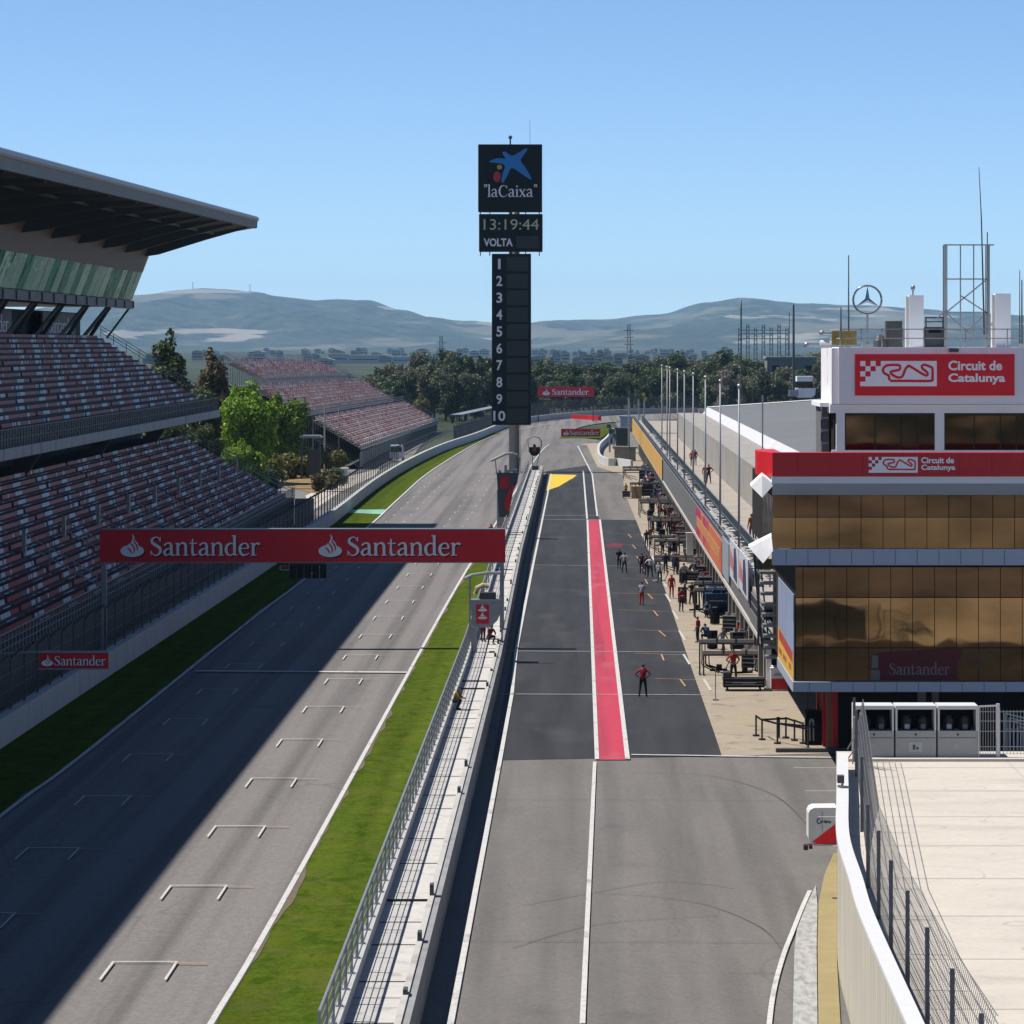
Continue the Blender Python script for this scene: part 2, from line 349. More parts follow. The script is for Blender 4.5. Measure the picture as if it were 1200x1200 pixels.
M_grass = mat('mown_grass', (.07,.104,.013), 1., var=.3, scale=1.6, space='W', spec=.0)
tint(M_grass, (.1,.125,.014), .45, a=.48, b=.66, amount=.7); tint(M_grass, (.04,.078,.006), 1.1, stretch=(1,.4,1), a=.55, b=.66, amount=.8); add_speckle(M_grass, 5, .85, 1.15); add_speckle(M_grass, 22, .68, 1.32); tint(M_grass, (.14,.125,.045), .7, stretch=(1,.6,1), a=.54, b=.7, amount=.45); add_speckle(M_grass, .5, .85, 1.12, stretch=(2.2,.05,1), detail=1)
M_dry = mat('dry_grass', (.26,.17,.07), .9, var=.3, scale=.5, space='W'); add_speckle(M_dry, 4, .7, 1.3)
M_soil = mat('yard_surface', (.2,.19,.175), .9, var=.15, scale=.2, space='W'); tint(M_soil, (.12,.12,.08), .1, a=.5, b=.6)
M_scrub = mat('scrub_ground', (.03,.04,.016), .9, var=.4, scale=.3, space='W')
M_yell = mat('yellow_concrete', (.34,.275,.13), .8, var=.12, scale=1, space='W')
M_kerb = mat('worn_kerb', (.46,.46,.44), .7, var=.15, scale=4, space='W'); tint(M_kerb, (.25,.24,.23), 3.5, stretch=(1.3,.35,1), a=.42, b=.66, amount=.8); tint(M_kerb, (.34,.2,.16), .7, a=.62, b=.7, amount=.5)

# ================================================================ ground sheets
MB().quad((-22500,-2000,-.25),(22500,-2000,-.25),(22500,24000,-.25),(-22500,24000,-.25)).build('ground', M_terrain, kind='structure', fix=False)
Lw = [Vector((-23.7,60)), Vector((-23.6,80))] + [G(*p).xy for p in [(0,957),(103,880),(299,722.5),(357,678.7),(432,617),(469,582.7),(506.7,550.7),(560,518.7),(595,506),(640,497.2),(672,492.2),(723,488.6),(790,486.6),(840,486)]]
Rw = [Vector((-10.55,60)), Vector((-10.45,80))] + [G(*p).xy for p in [(247,1200),(350,1023),(528,700),(580,615),(633.5,530),(657,512.6),(677.5,501),(705,495.5),(740,493),(790,491.3),(840,490.5)]]
Lw = [Vector((-24,-300))]+[v.xy for v in cr([(p.x,p.y,0) for p in Lw], 8)]; Rw = [Vector((-10.6,-300))]+[v.xy for v in cr([(p.x,p.y,0) for p in Rw], 8)]
WB = [Vector((-27.2,120)), Vector((-27.15,140))] + [G(*p).xy for p in [(0,877.5),(299,677.5),(384,618.7),(402.7,604.5),(442.7,572),(480,548.5),(520,529),(560,514.7),(595,500.5),(624.3,494.5),(672,489.3),(705,487),(760,484.6),(840,483.5)]]
WB = [Vector((-27.3,-300))]+[v.xy for v in cr([(p.x,p.y,0) for p in WB], 8)]
ground_poly('track', WB + Rw[::-1], -.06, M_track)             # asphalt runs out under the verges
ground_poly('grass_verge', [p for p in WB if p.y < 800] + [p for p in Lw if p.y < 790][::-1], -.02, M_grass)
ground_poly('grass_strip', [p for p in Rw if p.y < 330] + [Vector((-6.6,330)), Vector((-6.6,-300))], -.02, M_grass)
PWALL = [(-4.43,-300),(-4.43,210),(-4.9,318),(-5.12,535)]
def pwx(y):
    for (x0,y0),(x1,y1) in zip(PWALL, PWALL[1:]):
        if y <= y1: return x0+(x1-x0)*(y-y0)/(y1-y0)
    return PWALL[-1][0]
pit = [Vector((-7.4,-300)), Vector((-7.4,330))] + [p for p in Rw if 330 < p.y < 760] + [G(*p).xy for p in [(700,515),(712,520),(742,520)]] + [Vector((30,700)), Vector((60,700)), Vector((60,-300))]
ground_poly('pit_lane', pit, -.05, M_pit)
dk = [G(*p).xy for p in [(577,890),(637,561),(640,552),(688,545),(694,555.7),(699.5,603),(703,608.5),(745.5,609),(753,629),(779,689.5),(790,722.5),(813.8,792),(837.7,860),(846,885)]]
ground_poly('fresh_lane', dk, -.035, M_dark)
ap = [G(*p).xy for p in [(846,885),(837.7,860),(813.8,792),(790,722.5),(779,689.5),(753,629),(746,611),(733,580),(729,556),(700,547),(688,522),(679,520),(700,519)]] + [Vector((14,640)), Vector((14,171))]
ground_poly('garage_apron', ap, -.03, M_apron)
ground_poly('grass_island', [G(*p).xy for p in [(655,513.5),(704,513.5),(716,505),(712,500.5),(690,502),(668,505.5)]], -.02, M_grass)
ground_poly('scrub', [Vector((-160,880)), Vector((-40,820)), Vector((-23,800)), Vector((-14,905)), Vector((0,985)), Vector((30,1010)), Vector((120,1020)), Vector((160,1350)), Vector((-200,1350))], -.12, M_scrub)
ground_poly('service_yard', [Vector((-120,-300)), Vector((-27.5,-300)), Vector((-27.2,387)), Vector((-26,520)), Vector((-32,800)), Vector((-120,800))], -.14, M_soil)
ground_poly('dry_bank', [G(*p).xy for p in [(326,568),(345,553),(380,543),(392,552),(398,566),(372,578),(345,572)]], -.1, M_dry)
ground_poly('service_path', [G(*p).xy for p in [(300,563),(312,549),(365,545),(368,552),(335,562)]], -.11, M_deckc)
ground_poly('service_road', [G(*p).xy for p in [(358,580),(395,561),(445,548),(440,556),(400,575),(365,598)]], -.11, M_deckc)
ground_poly('paddock', [Vector((9,-300)), Vector((200,-300)), Vector((200,900)), Vector((9,900))], -.16, M_soil)
# ---------------------------------------------------------------- painted markings
mk = MB()
ribbon(mk, [p for p in Lw if p.y < 960], .2, .02); ribbon(mk, [p for p in Rw if p.y < 700], .19, .02)
def line(pts, w, z=.02, b=None): ribbon(b if b is not None else mk, [G(*p).xy for p in pts], w, z)
mk.build('track_edge_lines', M_paint, kind='structure', fix=False)
mk = MB()
line([(229,786.3),(478,788)], .6)
line([(517,1260),(528,1200),(585.5,893),(600,813),(605,762),(624.5,663),(636.5,604.5),(642.6,574.6),(646,555.5)], .19)
line([(682.5,1200),(697,893)], .16); line([(688,608),(683.5,552)], .2); line([(700,605),(694,556),(677,522.5)], .2)
line([(699.6,890),(688.4,609)], .2); line([(735.5,890),(703,609)], .22)
line([(740,884.5),(986,888)], .28); line([(585,763),(830,764.5)], .13); line([(580,813.5),(823,814.5)], .13); line([(606,662),(735,663.5)], .13)
line([(634,604),(703,604)], .25); line([(632,609),(703,609)], .2)
ribbon(mk, [v.xy for v in cr([tuple(G(*p)) for p in [(949,1044),(940,1064),(930,1089),(918,1120),(907.5,1158),(901.5,1200),(897.5,1260)]],8)], .15, .02)
mk.build('pit_lane_lines', M_paint, kind='structure', fix=False)
gb = MB(); go = MB()
def gridbox(xl, xr, y):
    ribbon(gb, [(xl,y),(xr,y)], .1, .02); ribbon(gb, [(xl,y),(xl,y-3.2)], .075, .021); ribbon(gb, [(xr,y),(xr,y-3.2)], .075, .021)
    ribbon(go, [(xr-.2,y-.25),(xr+.95,y-.3)], .08, .024)
for i in range(27):
    y = 112.8 + 15.9*i; o = .35*max(0, y-150)/100
    gridbox(-14.3+o*.4, -12.35+o*.4, y); gridbox(-20.75+o*.3, -18.8+o*.3, y+9.6 if i else 122.5)
gb.build('grid_boxes', M_paint, kind='structure', fix=False); go.build('grid_box_marks', M_or, kind='structure', fix=False)
MB().add([tuple(G(*p).xy)+(-.01,) for p in [(702,890),(733,890),(702.4,609),(689.5,609)]], [(0,1,2,3)]).build('red_lane', M_strip, kind='structure')
ground_poly('yellow_patch', [G(*p).xy for p in [(644.5,555.7),(676,556.5),(672,560),(666.5,563),(655,570),(640.5,575)]], .0, M_yel)
ground_poly('green_patch', [G(*p).xy for p in [(404,600.5),(412,597),(452,597),(447,602.5)]], .0, M_green)
tb = MB(); tw = MB()
for (x0,x1,x2,y) in [(767,797,804,795),(744,775,779,765.5),(744,772,781,738),(724,766,772,714.7),(716,759,766,695),(728,756,760,678),(722,752,757,664),(720,746,751,651),(716,741,746,637.5),(714,736,741,625)]:
    line([(x0,y),(x1,y+.8)], .1, .0, tb); line([(x1,y+.8),(x2-1,y+9*(y-CY)/392)], .09, .001, tb); line([(x1+2,y+1.5),(x1+34*(y-CY)/392,y+1.5)], .07, .0, tw)
    line([(x1+28*(y-CY)/392,y+1),(x1+36*(y-CY)/392,y+14*(y-CY)/392)], .14, .001, tw)
tb.build('pit_box_marks', M_or, kind='structure', fix=False); tw.build('pit_box_lines', M_worn, kind='structure', fix=False)
ground_poly('worn_kerb', [G(*p).xy for p in [(930,1260),(929,1200),(931,1110),(934,1088),(945,1060),(956,1037),(958,1060),(957,1110),(958,1200),(958,1260)]], .0, M_kerb)
ground_poly('yellow_strip', [G(*p).xy for p in [(959,1260),(959,1200),(958,1105),(959,1060),(966,1025),(977,1000),(981,1000),(981,1130),(985,1200),(986,1260)]], .01, M_yell)
MB().box(9.2,60,170.9,171.35,-.1,.14).build('kerb', mat('dark_kerb',(.1,.1,.1)), kind='structure')
# ragged dirt where the verge meets the line, tyre marks and seams
vd = MB(); rg = random.Random(17)
def ragged(P, off, y0, y1, w0, w1, step):
    y = y0; q = []
    def xat(y):
        for a, b in zip(P, P[1:]):
            if a.y <= y <= b.y: return a.x+(b.x-a.x)*(y-a.y)/(b.y-a.y)
    while y < y1: q.append((xat(y)+off, y, w0+(w1-w0)*max(0,NZ.noise(Vector((y*.09,off,2)))*.8+NZ.noise(Vector((y*.3,off,7)))*.4+.15))); y += step
    sg = 1 if off > 0 else -1
    for a, b in zip(q, q[1:]): vd.add([(a[0],a[1],.0),(a[0]+sg*a[2],a[1],.0),(b[0]+sg*b[2],b[1],.0),(b[0],b[1],.0)], [(0,1,2,3)])
ragged(Rw, .1, 90, 330, .03, .42, .15); ragged(Lw, -.1, 120, 400, .03, .35, .25)
vd.build('verge_dirt', mat('verge_dirt', (.16,.13,.085), .95, var=.25, scale=2, space='W'), kind='structure')
tm = MB()
def mark(pts, w_): ribbon(tm, [v.xy for v in cr([tuple(G(*p)) for p in pts], 8)], w_, -.005)
for pts in ([(700,1046),(760,1049),(830,1060),(890,1085),(915,1110)],[(612,1060),(690,1046),(780,1032),(860,1040)],[(742,905),(830,908),(905,930),(945,965)],[(600,1110),(700,1082),(840,1072)]): mark(pts, .035)
for i in range(0):
    y = 112.8+15.9*i
    for x in (-13.9,-12.75): ribbon(tm, [(x+rg.uniform(-.1,.1),y-6),(x,y-1),(x+rg.uniform(-.1,.1),y+rg.uniform(3,8))], .22, .005)
for i in range(0): a = rg.uniform(-22,-11.5); ribbon(tm, [v.xy for v in cr([(a,90,0),(a+rg.uniform(-.6,.6),170,0),(a+rg.uniform(-1,1),260,0),(a+rg.uniform(-1.4,1.4),400,0)],6)], rg.uniform(.1,.2), .004)
tm.build('tyre_marks', mat('rubber_mark', (.118,.11,.103), .85, var=.2, scale=1.5, space='W'), kind='structure', fix=False)
sm = MB()
for y in (936,1102): line([(560 if y<1000 else 545,y),(955 if y<1000 else 925,y+2)], .035, -.003, sm)
sm.build('asphalt_seams', mat('seam', (.075,.07,.07), .9, space='W'), kind='structure', fix=False)
# short grass on the near verge, far too many blades to count
gv=[]; gf=[]; rg = random.Random(3)
def tufts(n, fx, y0, y1):
    for _ in range(n):
        y = y0 + (y1-y0)*rg.random()**1.5; a, b_ = fx(y); x = a+(b_-a)*rg.random(); h = .015+.03*rg.random(); t = rg.random()*6.28; k = len(gv); s = .025+.03*rg.random()
        gv.extend([(x-s*math.cos(t),y-s*math.sin(t),-.02),(x+s*math.cos(t),y+s*math.sin(t),-.02),(x+.04*(rg.random()-.5),y+.04*(rg.random()-.5),h)]); gf.append((k,k+1,k+2))
if 0: rawmesh('grass_blades', gv, gf, leaf_mat('grass_blade', (.08,.13,.015),(.1,.15,.018),(.13,.16,.03)), [0]*len(gf), kind='stuff')
# ================================================================ hills on the horizon
ridge = [(-900,372),(-400,360),(0,372),(60,366),(100,362),(150,352),(190,345),(228,340.5),(250,339),(300,342),(330,348),(380,352),(430,351),(470,362),(510,372),(560,378),(600,381),(640,376),(700,374),(770,368),(830,354),(870,348),(930,355),(1000,360),(1060,366),(1200,372),(1600,366),(2200,385)]
def rz(px):
    for (a,b),(c,d) in zip(ridge, ridge[1:]):
        if px <= c: t=(px-a)/(c-a); t=t*t*(3-2*t); return b+(d-b)*t
    return 385
YR = 18000.; kR = F/YR; SC = YR/7200.
hv=[]; hf=[]; nx, ny = 420, 110
for j in range(ny+1):
    t = j/ny; y = 4700 + 4000*t
    for i in range(nx+1):
        x = -2600 + 5200*i/nx; px = CX + x*kR*SC
        zr = H + (CY - rz(px))/kR
        f = min(1, max(0, (y-4900)/2300)); s = f*f*(3-2*f) if y <= 7200 else 1-.35*(y-7200)/1500
        n = NZ.fractal(Vector((x/420, y/520, 3.1)), .9, 2.1, 5); r = 1-abs(NZ.noise(Vector((x/240+5, y/900, 1.7))))*1.6
        n2 = NZ.fractal(Vector((x/110, y/160, 8.3)), .85, 2.2, 5); z = zr/SC*s + (n*26 + (r-.6)*40 + n2*14)*s*(1-s)*2.6 + (n*2.2+n2*1.2)*s
        if px > 640: z += 26*math.exp(-((y-5300)/330)**2)*min(1,(px-640)/90)*(.8+.4*NZ.noise(Vector((x/200,y/300,9))))
        hv.append((x*SC, y*SC, z*SC-2))
for j in range(ny):
    for i in range(nx):
        a = j*(nx+1)+i; hf.append((a, a+1, a+nx+2, a+nx+1))
M_hill = mat('hill_scrub', (.04,.042,.026), .95, var=.4, scale=.004, space='W', spec=.1, bump=.0)
add_speckle(M_hill, .012, .25, 1.8, detail=6); add_speckle(M_hill, .035, .35, 1.65, detail=4); tint(M_hill, (.2,.17,.12), .0016, stretch=(1,.5,6), a=.55, b=.6, amount=.6); tint(M_hill, (.34,.3,.25), .0014, stretch=(.8,.3,12), a=.6, b=.62, amount=.8)
rawmesh('hills', hv, hf, M_hill, [0]*len(hf), kind='structure').data.polygons.foreach_set('use_smooth', [True]*len(hf))
# ================================================================ shared materials
M_conc = mat('weathered_concrete', (.36,.34,.31), .85, var=.15, scale=.8, space='W'); tint(M_conc, (.22,.2,.18), .7, stretch=(1,1,.3), a=.52, b=.66, amount=.6)
M_lconc = mat('pale_concrete', (.52,.5,.46), .85, var=.12, scale=.8, space='W'); tint(M_lconc, (.3,.27,.24), .6, stretch=(1,1,.2), a=.56, b=.68, amount=.6)
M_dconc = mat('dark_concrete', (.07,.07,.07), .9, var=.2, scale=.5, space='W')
M_wwall = mat('white_barrier', (.6,.6,.58), .7, var=.08, scale=.7, space='W'); tint(M_wwall, (.42,.4,.37), 1.1, stretch=(1,1,.25), a=.56, b=.7, amount=.6)
M_steel = mat('galvanised_steel', (.42,.43,.44), .45, .6, var=.12, scale=3)
M_dsteel = mat('dark_steel', (.11,.115,.12), .5, .4, var=.12, scale=3)
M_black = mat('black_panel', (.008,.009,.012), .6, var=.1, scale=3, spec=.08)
M_white = mat('white_paint', (.78,.78,.77), .45, var=.05, scale=2)
M_sgnw = mat('sign_white', (1.2,1.2,1.2), .5, var=.03, scale=2)
M_red = mat('sign_red', (.95,.018,.035), .45, var=.06, scale=1.5)
M_redp = mat('red_paint', (.72,.025,.032), .45, var=.12, scale=2)
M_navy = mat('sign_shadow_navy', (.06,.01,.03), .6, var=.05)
M_seatr = mat('red_seat', (.52,.035,.028), .5, var=.2, scale=.7, space='W'); M_seatw = mat('white_seat', (.8,.8,.84), .5, var=.12, scale=.7, space='W'); M_seatd = mat('grey_seat', (.1,.11,.14), .5, var=.2, scale=.7, space='W')
M_seatp = mat('faded_red_seat', (.62,.21,.16), .6, var=.2, scale=.7, space='W'); M_seatq = mat('faded_white_seat', (.95,.88,.82), .6, var=.15, scale=.7, space='W')
M_louv = mat('louvre_panel', (.23,.135,.085), .5, .1, var=.08, scale=1, space='W')
M_soff = mat('soffit_metal', (.075,.072,.07), .7, .0, var=.15, scale=.4, space='W'); M_fasc = mat('roof_edge_metal', (.33,.32,.31), .4, .5, var=.08, scale=.5, space='W'); M_fasc2 = mat('roof_edge_lower', (.2,.18,.165), .55, .1, var=.1, scale=.5, space='W')
M_chain = mesh_mat('chain_link', (.3,.31,.32), .055, .3); M_chainf = mesh_mat('far_chain_link', (.2,.21,.22), .12, .6); M_chaind = mesh_mat('guard_mesh', (.14,.15,.16), .16, .5)
def glass(name, col, rough=.03, wav=.0, sc=.35, edge=2., tint_=None, var=0):
    m = bpy.data.materials.new(name); m.use_nodes = True; N = m.node_tree.nodes; b = N['Principled BSDF']
    b.inputs['Base Color'].default_value = (*col, 1); b.inputs['Metallic'].default_value = 1; b.inputs['Roughness'].default_value = rough; b.inputs['Specular Tint'].default_value = (*(tint_ or [min(1,c*edge) for c in col]), 1)
    if var:
        g = N.new('ShaderNodeNewGeometry'); mp = N.new('ShaderNodeMapping'); mp.inputs['Scale'].default_value = (.3,1,.8); n = N.new('ShaderNodeTexNoise'); n.inputs['Scale'].default_value = .9; n.inputs['Detail'].default_value = 3; L = m.node_tree.links
        mr = N.new('ShaderNodeMapRange'); mr.inputs[1].default_value = .3; mr.inputs[2].default_value = .7; mr.inputs[3].default_value = 1-var; mr.inputs[4].default_value = 1+var; v = N.new('ShaderNodeVectorMath'); v.operation = 'SCALE'; v.inputs[0].default_value = col
        L.new(g.outputs['Position'], mp.inputs[0]); L.new(mp.outputs[0], n.inputs['Vector']); L.new(n.outputs['Fac'], mr.inputs[0]); L.new(mr.outputs[0], v.inputs['Scale']); L.new(v.outputs[0], b.inputs['Base Color'])
    if wav:
        g = N.new('ShaderNodeNewGeometry'); n = N.new('ShaderNodeTexNoise'); n.inputs['Scale'].default_value = sc; n.inputs['Detail'].default_value = 1.5
        bp = N.new('ShaderNodeBump'); bp.inputs['Strength'].default_value = wav; bp.inputs['Distance'].default_value = .12
        m.node_tree.links.new(g.outputs['Position'], n.inputs['Vector']); m.node_tree.links.new(n.outputs['Fac'], bp.inputs['Height']); m.node_tree.links.new(bp.outputs[0], b.inputs['Normal'])
    return m
M_teal = glass('teal_mirror_glass', (.24,.4,.39), .03, .6, .25, tint_=(.36,.54,.52))
M_teal2 = glass('pale_teal_glass', (.3,.5,.47), .03, .6, .45, tint_=(.45,.62,.58)); M_teal3 = glass('deep_teal_glass', (.1,.25,.22), .03, .6, .45, tint_=(.16,.36,.32))
SEATP = [(0,0),(.4,.0),(.4,.045),(.07,.05),(.02,.4),(-.04,.4)]      # side outline of a stadium chair, front towards +x
def seat_geo(v, f, mi, p, ux, wd, m, s=1.0):
    """ux: unit vector the seat faces; seats run along uy"""
    uy = Vector((-ux.y, ux.x)); n = len(v); k = len(SEATP)
    for t in (-wd/2, wd/2):
        for a, z in SEATP:
            v.append((p[0]+ux.x*a*s+uy.x*t, p[1]+ux.y*a*s+uy.y*t, p[2]+.33+z*s))
    for i in range(k): f.append((n+i, n+(i+1)%k, n+k+(i+1)%k, n+k+i)); mi.append(m)
    f.append(tuple(n+i for i in range(k-1,-1,-1))); f.append(tuple(n+k+i for i in range(k))); mi.extend((m, m))
def seat_bank(parent, seats, mats):
    """seats: (p, ux, w, m). The 100 that show largest are parts of their own, the rest one part"""
    seats.sort(key=lambda s: (0 if CX + F*s[0][0]/s[0][1] > 6 else 1, s[0][1]))
    protos = {}
    for p, ux, wd, m in seats[:100]:
        if m not in protos:
            v, f, mi = [], [], []; seat_geo(v, f, mi, (0,0,0), Vector((1,0)), wd, 0)
            o = rawmesh('seat', v, f, [mats[m]], mi); protos[m] = o.data; o.parent = parent
        else:
            o = bpy.data.objects.new('seat', protos[m]); COL.objects.link(o); o.parent = parent
        o.location = Vector(p) - parent.location; o.rotation_euler = (0,0,math.atan2(ux.y, ux.x))
    v, f, mi = [], [], []
    for p, ux, wd, m in seats[100:]: seat_geo(v, f, mi, p, ux, wd, m)
    rawmesh('seats', v, f, mats, mi, parent, kind='stuff')
rs = random.Random(11)
def seat_col(row, j):
    if rs.random() < .13: return rs.choice((0,0,1,2))
    q = (j + 5*row + 3*((row*7)//5)) % 23; h = math.sin(row*12.9898 + ((j+5*row)//23)*78.233)*43758.5; h -= math.floor(h)
    if q < 7: return 1 if h < .75 else 0
    if q < 9: return 2
    return 0 if h < .85 or q < 18 else 1
# ================================================================ main grandstand
YA, YE = 70., 387.
gs = thing('main_grandstand', 'large roofed two-tier grandstand with red and white seats in shade left of the track', 'grandstand', (-36,230,0))
b = MB()
prof = [(-30,0),(-30,2.8)]
for i in range(14): prof += [(-30.9-.8*i, 2.8+.45*i), (-30.9-.8*i, 2.8+.45*(i+1))]
prof += [(-46,9.1),(-46,0)]
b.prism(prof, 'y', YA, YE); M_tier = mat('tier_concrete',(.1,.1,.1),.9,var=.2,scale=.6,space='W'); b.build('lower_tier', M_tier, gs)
b = MB(); b.box(-30,-29.96,YA,YE-.5,.1,2.55); b.build('front_wall', M_dconc, gs)
b = MB(); prof = [(-37.9,11.25),(-37.9,12.0),(-39.3,12.0),(-39.3,12.7)]
for i in range(15): prof += [(-39.6-.75*i, 12.7+.46*i), (-39.6-.75*i, 12.7+.46*(i+1))]
prof += [(-52.5,19.6),(-52.5,18.7),(-46,11.25)]
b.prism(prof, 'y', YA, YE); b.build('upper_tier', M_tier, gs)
b = MB(); b.box(-37.9,-37.84,YA,YE+.02,11.3,12.06); b.box(-37.9,-38.6,YE,YE+.05,11.3,12.06); b.build('balcony_fascia', M_lconc, gs)
b = MB(); b.box(-46.6,-46.1,YA,YE,0,11.3); b.build('rear_wall', M_dconc, gs)
seats = []
ux = Vector((1,0))
for row in range(14):
    x = -30.75-.8*row; z = 2.8+.45*row; y0 = max(YA, F*abs(x)/840); n = int((YE-.6-y0)/.5)
    for j in range(n):
        y = YE-.8-j*.5
        if (j % 44) in (0,1): continue
        seats.append(((x-.45,y,z+.0), ux, .44, seat_col(row, j)))
for row in range(15):
    x = -39.75-.75*row; z = 12.7+.46*(row); y0 = max(YA, F*abs(x)/840); n = int((YE-.6-y0)/.5)
    for j in range(n):
        if (j % 44) in (0,1): continue
        seats.append(((x-.3,YE-.8-j*.5,z), ux, .44, seat_col(row+4, j)))
seat_bank(gs, seats, [M_seatr, M_seatw, M_seatd])
def railing(name, parent, x, y0, y1, z0, z1, step, m, nb=3, bal=None):
    b = MB(); y = y0
    b.bar((x,y0,z1),(x,y1,z1),.06,.06)
    for i in range(1, nb): b.bar((x,y0,z0+(z1-z0)*i/nb),(x,y1,z0+(z1-z0)*i/nb),.04)
    while y <= y1+.01: b.bar((x,y,z0-.03),(x,y,z1),.06); y += step
    if bal:
        y = y0
        while y < y1: b.bar((x,y,z0+.1),(x,y,z1),.018); y += bal
    return b.build(name, m, parent)
railing('front_railing', gs, -29.9, 130, YE, 2.7, 3.9, 1.25, M_steel, 3)
railing('upper_railing', gs, -38.0, 190, YE, 12.0, 13.3, 1.25, M_dsteel, 2)
b = MB(); b.quad((-38.02,190,12.05),(-38.02,YE,12.05),(-38.02,YE,13.3),(-38.02,190,13.3)); b.quad((-38,YE,12.05),(-39.9,YE,12.05),(-39.9,YE,13.3),(-38,YE,13.3)); b.build('guard_netting', M_chaind, gs, fix=False)
for (dx, dz, n) in ((-.6, 1.0, 0), (-.6, .6, 1)):
    pass
b = MB()
for dz in (.5,.85,1.2):
    b.bar((-39.6,YE+.05,13.1+dz),(-50.4,YE+.05,19.7+dz),.06); b.bar((-30.2,YE+.05,2.9+dz),(-42,YE+.05,9.2+dz),.06)
for i in range(9):
    t = i/8; b.bar((-39.6-10.8*t,YE+.05,13.1+6.6*t),(-39.6-10.8*t,YE+.05,14.3+6.6*t),.06); b.bar((-30.2-11.8*t,YE+.05,2.9+6.3*t),(-30.2-11.8*t,YE+.05,4.1+6.3*t),.06)
b.build('end_railing', M_steel, gs)
for i in range(9):                                     # aisle posts with handrails across the lower tier
    y = YE-9-22*i*.82
    b = MB(); x = -35.3; z = 5.3; b.box(x-.12,x+.12,y-.3,y+.3,z,z+1.9); o = b.build('aisle_post', M_steel, gs)
    r = MB()
    for dz in (1.0,1.6): r.bar((x,y,z+dz),(x+4.6,y,z+dz-2.6),.07)
    for t in (.35,.7,1.): r.bar((x+4.6*t,y,z-2.6*t-.1),(x+4.6*t,y,z-2.6*t+1.6),.06)
    r.build('handrail', M_steel, o)
for i in range(6):
    y = YE-26-42*i
    b = MB(); b.bar((-42.6,y,8.8),(-41.0,y,11.3),.75,1.3); b.build('column', M_dsteel, gs)
# hospitality box above the upper tier
b = MB(); b.prism([(-47.4,22.7),(-47.0,22.7),(-47.0,23.55),(-47.4,23.55)], 'y', YA, YE+.3)
y = YE
while y > 150: b.box(-47.0,-46.86,y-.25,y,22.75,23.5); y -= 7.3
b.build('box_floor_beam', M_fasc2, gs)
b = MB(); b.prism([(-47.4,22.9),(-47.4,23.55),(-47.25,23.6),(-46.15,26.5),(-45.05,29.4),(-62,29.4),(-62,22.9)], 'y', YA, YE-.1); b.build('box_shell', M_dsteel, gs)
y = YE; k = 0
while y > 215:
    t = MB(); j = rs.uniform(-.012,.012); t.add([(-47.1+j,y-3.96,23.62),(-47.1-j,y,23.62),(-46.0-j,y,26.5),(-46.0+j,y-3.96,26.5)], [(0,1,2,3)]); t.add([(-47.15+j,y-3.96,23.62),(-47.15-j,y,23.62),(-46.05-j,y,26.5),(-46.05+j,y-3.96,26.5)], [(3,2,1,0)])
    t.build('window_pane', rs.choice((M_teal,M_teal,M_teal2,M_teal3)), gs, fix=False); y -= 4.0  # randomly mixed pane tints stand in for mottled reflections
b = MB(); n = 22
for i in range(n):
    t0 = i/n; t1 = (i+.82)/n
    xa = -45.98+1.08*t0; xb = -45.98+1.08*t1; za = 26.55+2.85*t0; zb = 26.55+2.85*t1
    b.prism([(xa,za),(xa+.05,za),(xb+.02,zb),(xb-.06,zb)], 'y', YA, YE)
b.quad((-46.03,YE,26.5),(-46.03,YA,26.5),(-44.98,YA,29.4),(-44.98,YE,29.4)); b.build('louvre_wall', M_louv, gs)
b = MB()
for i in range(9):
    y = YE-5-17*i
    for q in (((-50.9,y,19.7),(-48.6,y-1.8,22.8)),((-50.9,y-5,19.7),(-48.6,y-3.4,22.8))): b = MB(); b.bar(*q,.3); b.build('box_strut', M_dsteel, gs)
b = MB(); b.box(-52.7,-52.5,YA,YE-.4,19.5,22.25); b.build('concourse_wall', M_black, gs)
b = MB(); b.bar((-49.8,YE+.2,19.6),(-47.4,YE+.2,22.8),.22); b.build('end_strut', mat('green_strut',(.1,.3,.16)), gs)
M_hoard = mat('grey_hoarding', (.2,.21,.23), .6)
def fxp(x): return lambda u, w_, d: (x+d, u, w_)
for ya in (351.5, 309, 281):
    b = MB(); b.box(-51.5,-51.3,ya,ya+23,19.7,22.1); o = b.build('hospitality_board', M_hoard, gs)
    t = MB(); serif(t, 'Santander', ya+4, ya+21, 20.1, .95, 0, frame=fxp(-51.28)); t.build('lettering', M_sgnw, o, fix=False)
# roof
RE = 391.5
def rw(x): return min(1, max(0, (x+45)/10.6))
def rsh(p, y): d = (RE-y)*rw(p[0]); return (p[0]+.00765*d, y, p[1]-.0131*d)      # the front edge drops and comes forward towards the near end
def loft(b, prof, ys):
    n = len(prof); vs = [rsh(p, y) for y in ys for p in prof]; fs = [tuple(range(n)), tuple((len(ys)-1)*n+i for i in range(n-1,-1,-1))]
    for j in range(len(ys)-1): fs += [(j*n+i, j*n+(i+1)%n, (j+1)*n+(i+1)%n, (j+1)*n+i) for i in range(n)]
    b.add(vs, fs)
b = MB(); loft(b, [(-62,28.6),(-45,29.45),(-39,30.55),(-34.6,31.35),(-34.3,32.2),(-45,32.0),(-62,30.5)], [YA-10,RE]); b.build('roof', M_soff, gs)
b = MB(); loft(b, [(-34.62,31.3),(-34.3,31.35),(-34.25,32.1),(-34.6,32.1)], [YA-10,RE+.1]); b.build('roof_fascia', M_fasc2, gs)
b = MB(); loft(b, [(-34.7,32.1),(-34.2,32.1),(-34.1,32.25),(-34.15,32.5),(-34.4,32.62),(-36,32.6)], [YA-10,RE+.15]); b.build('roof_edge', M_fasc, gs)
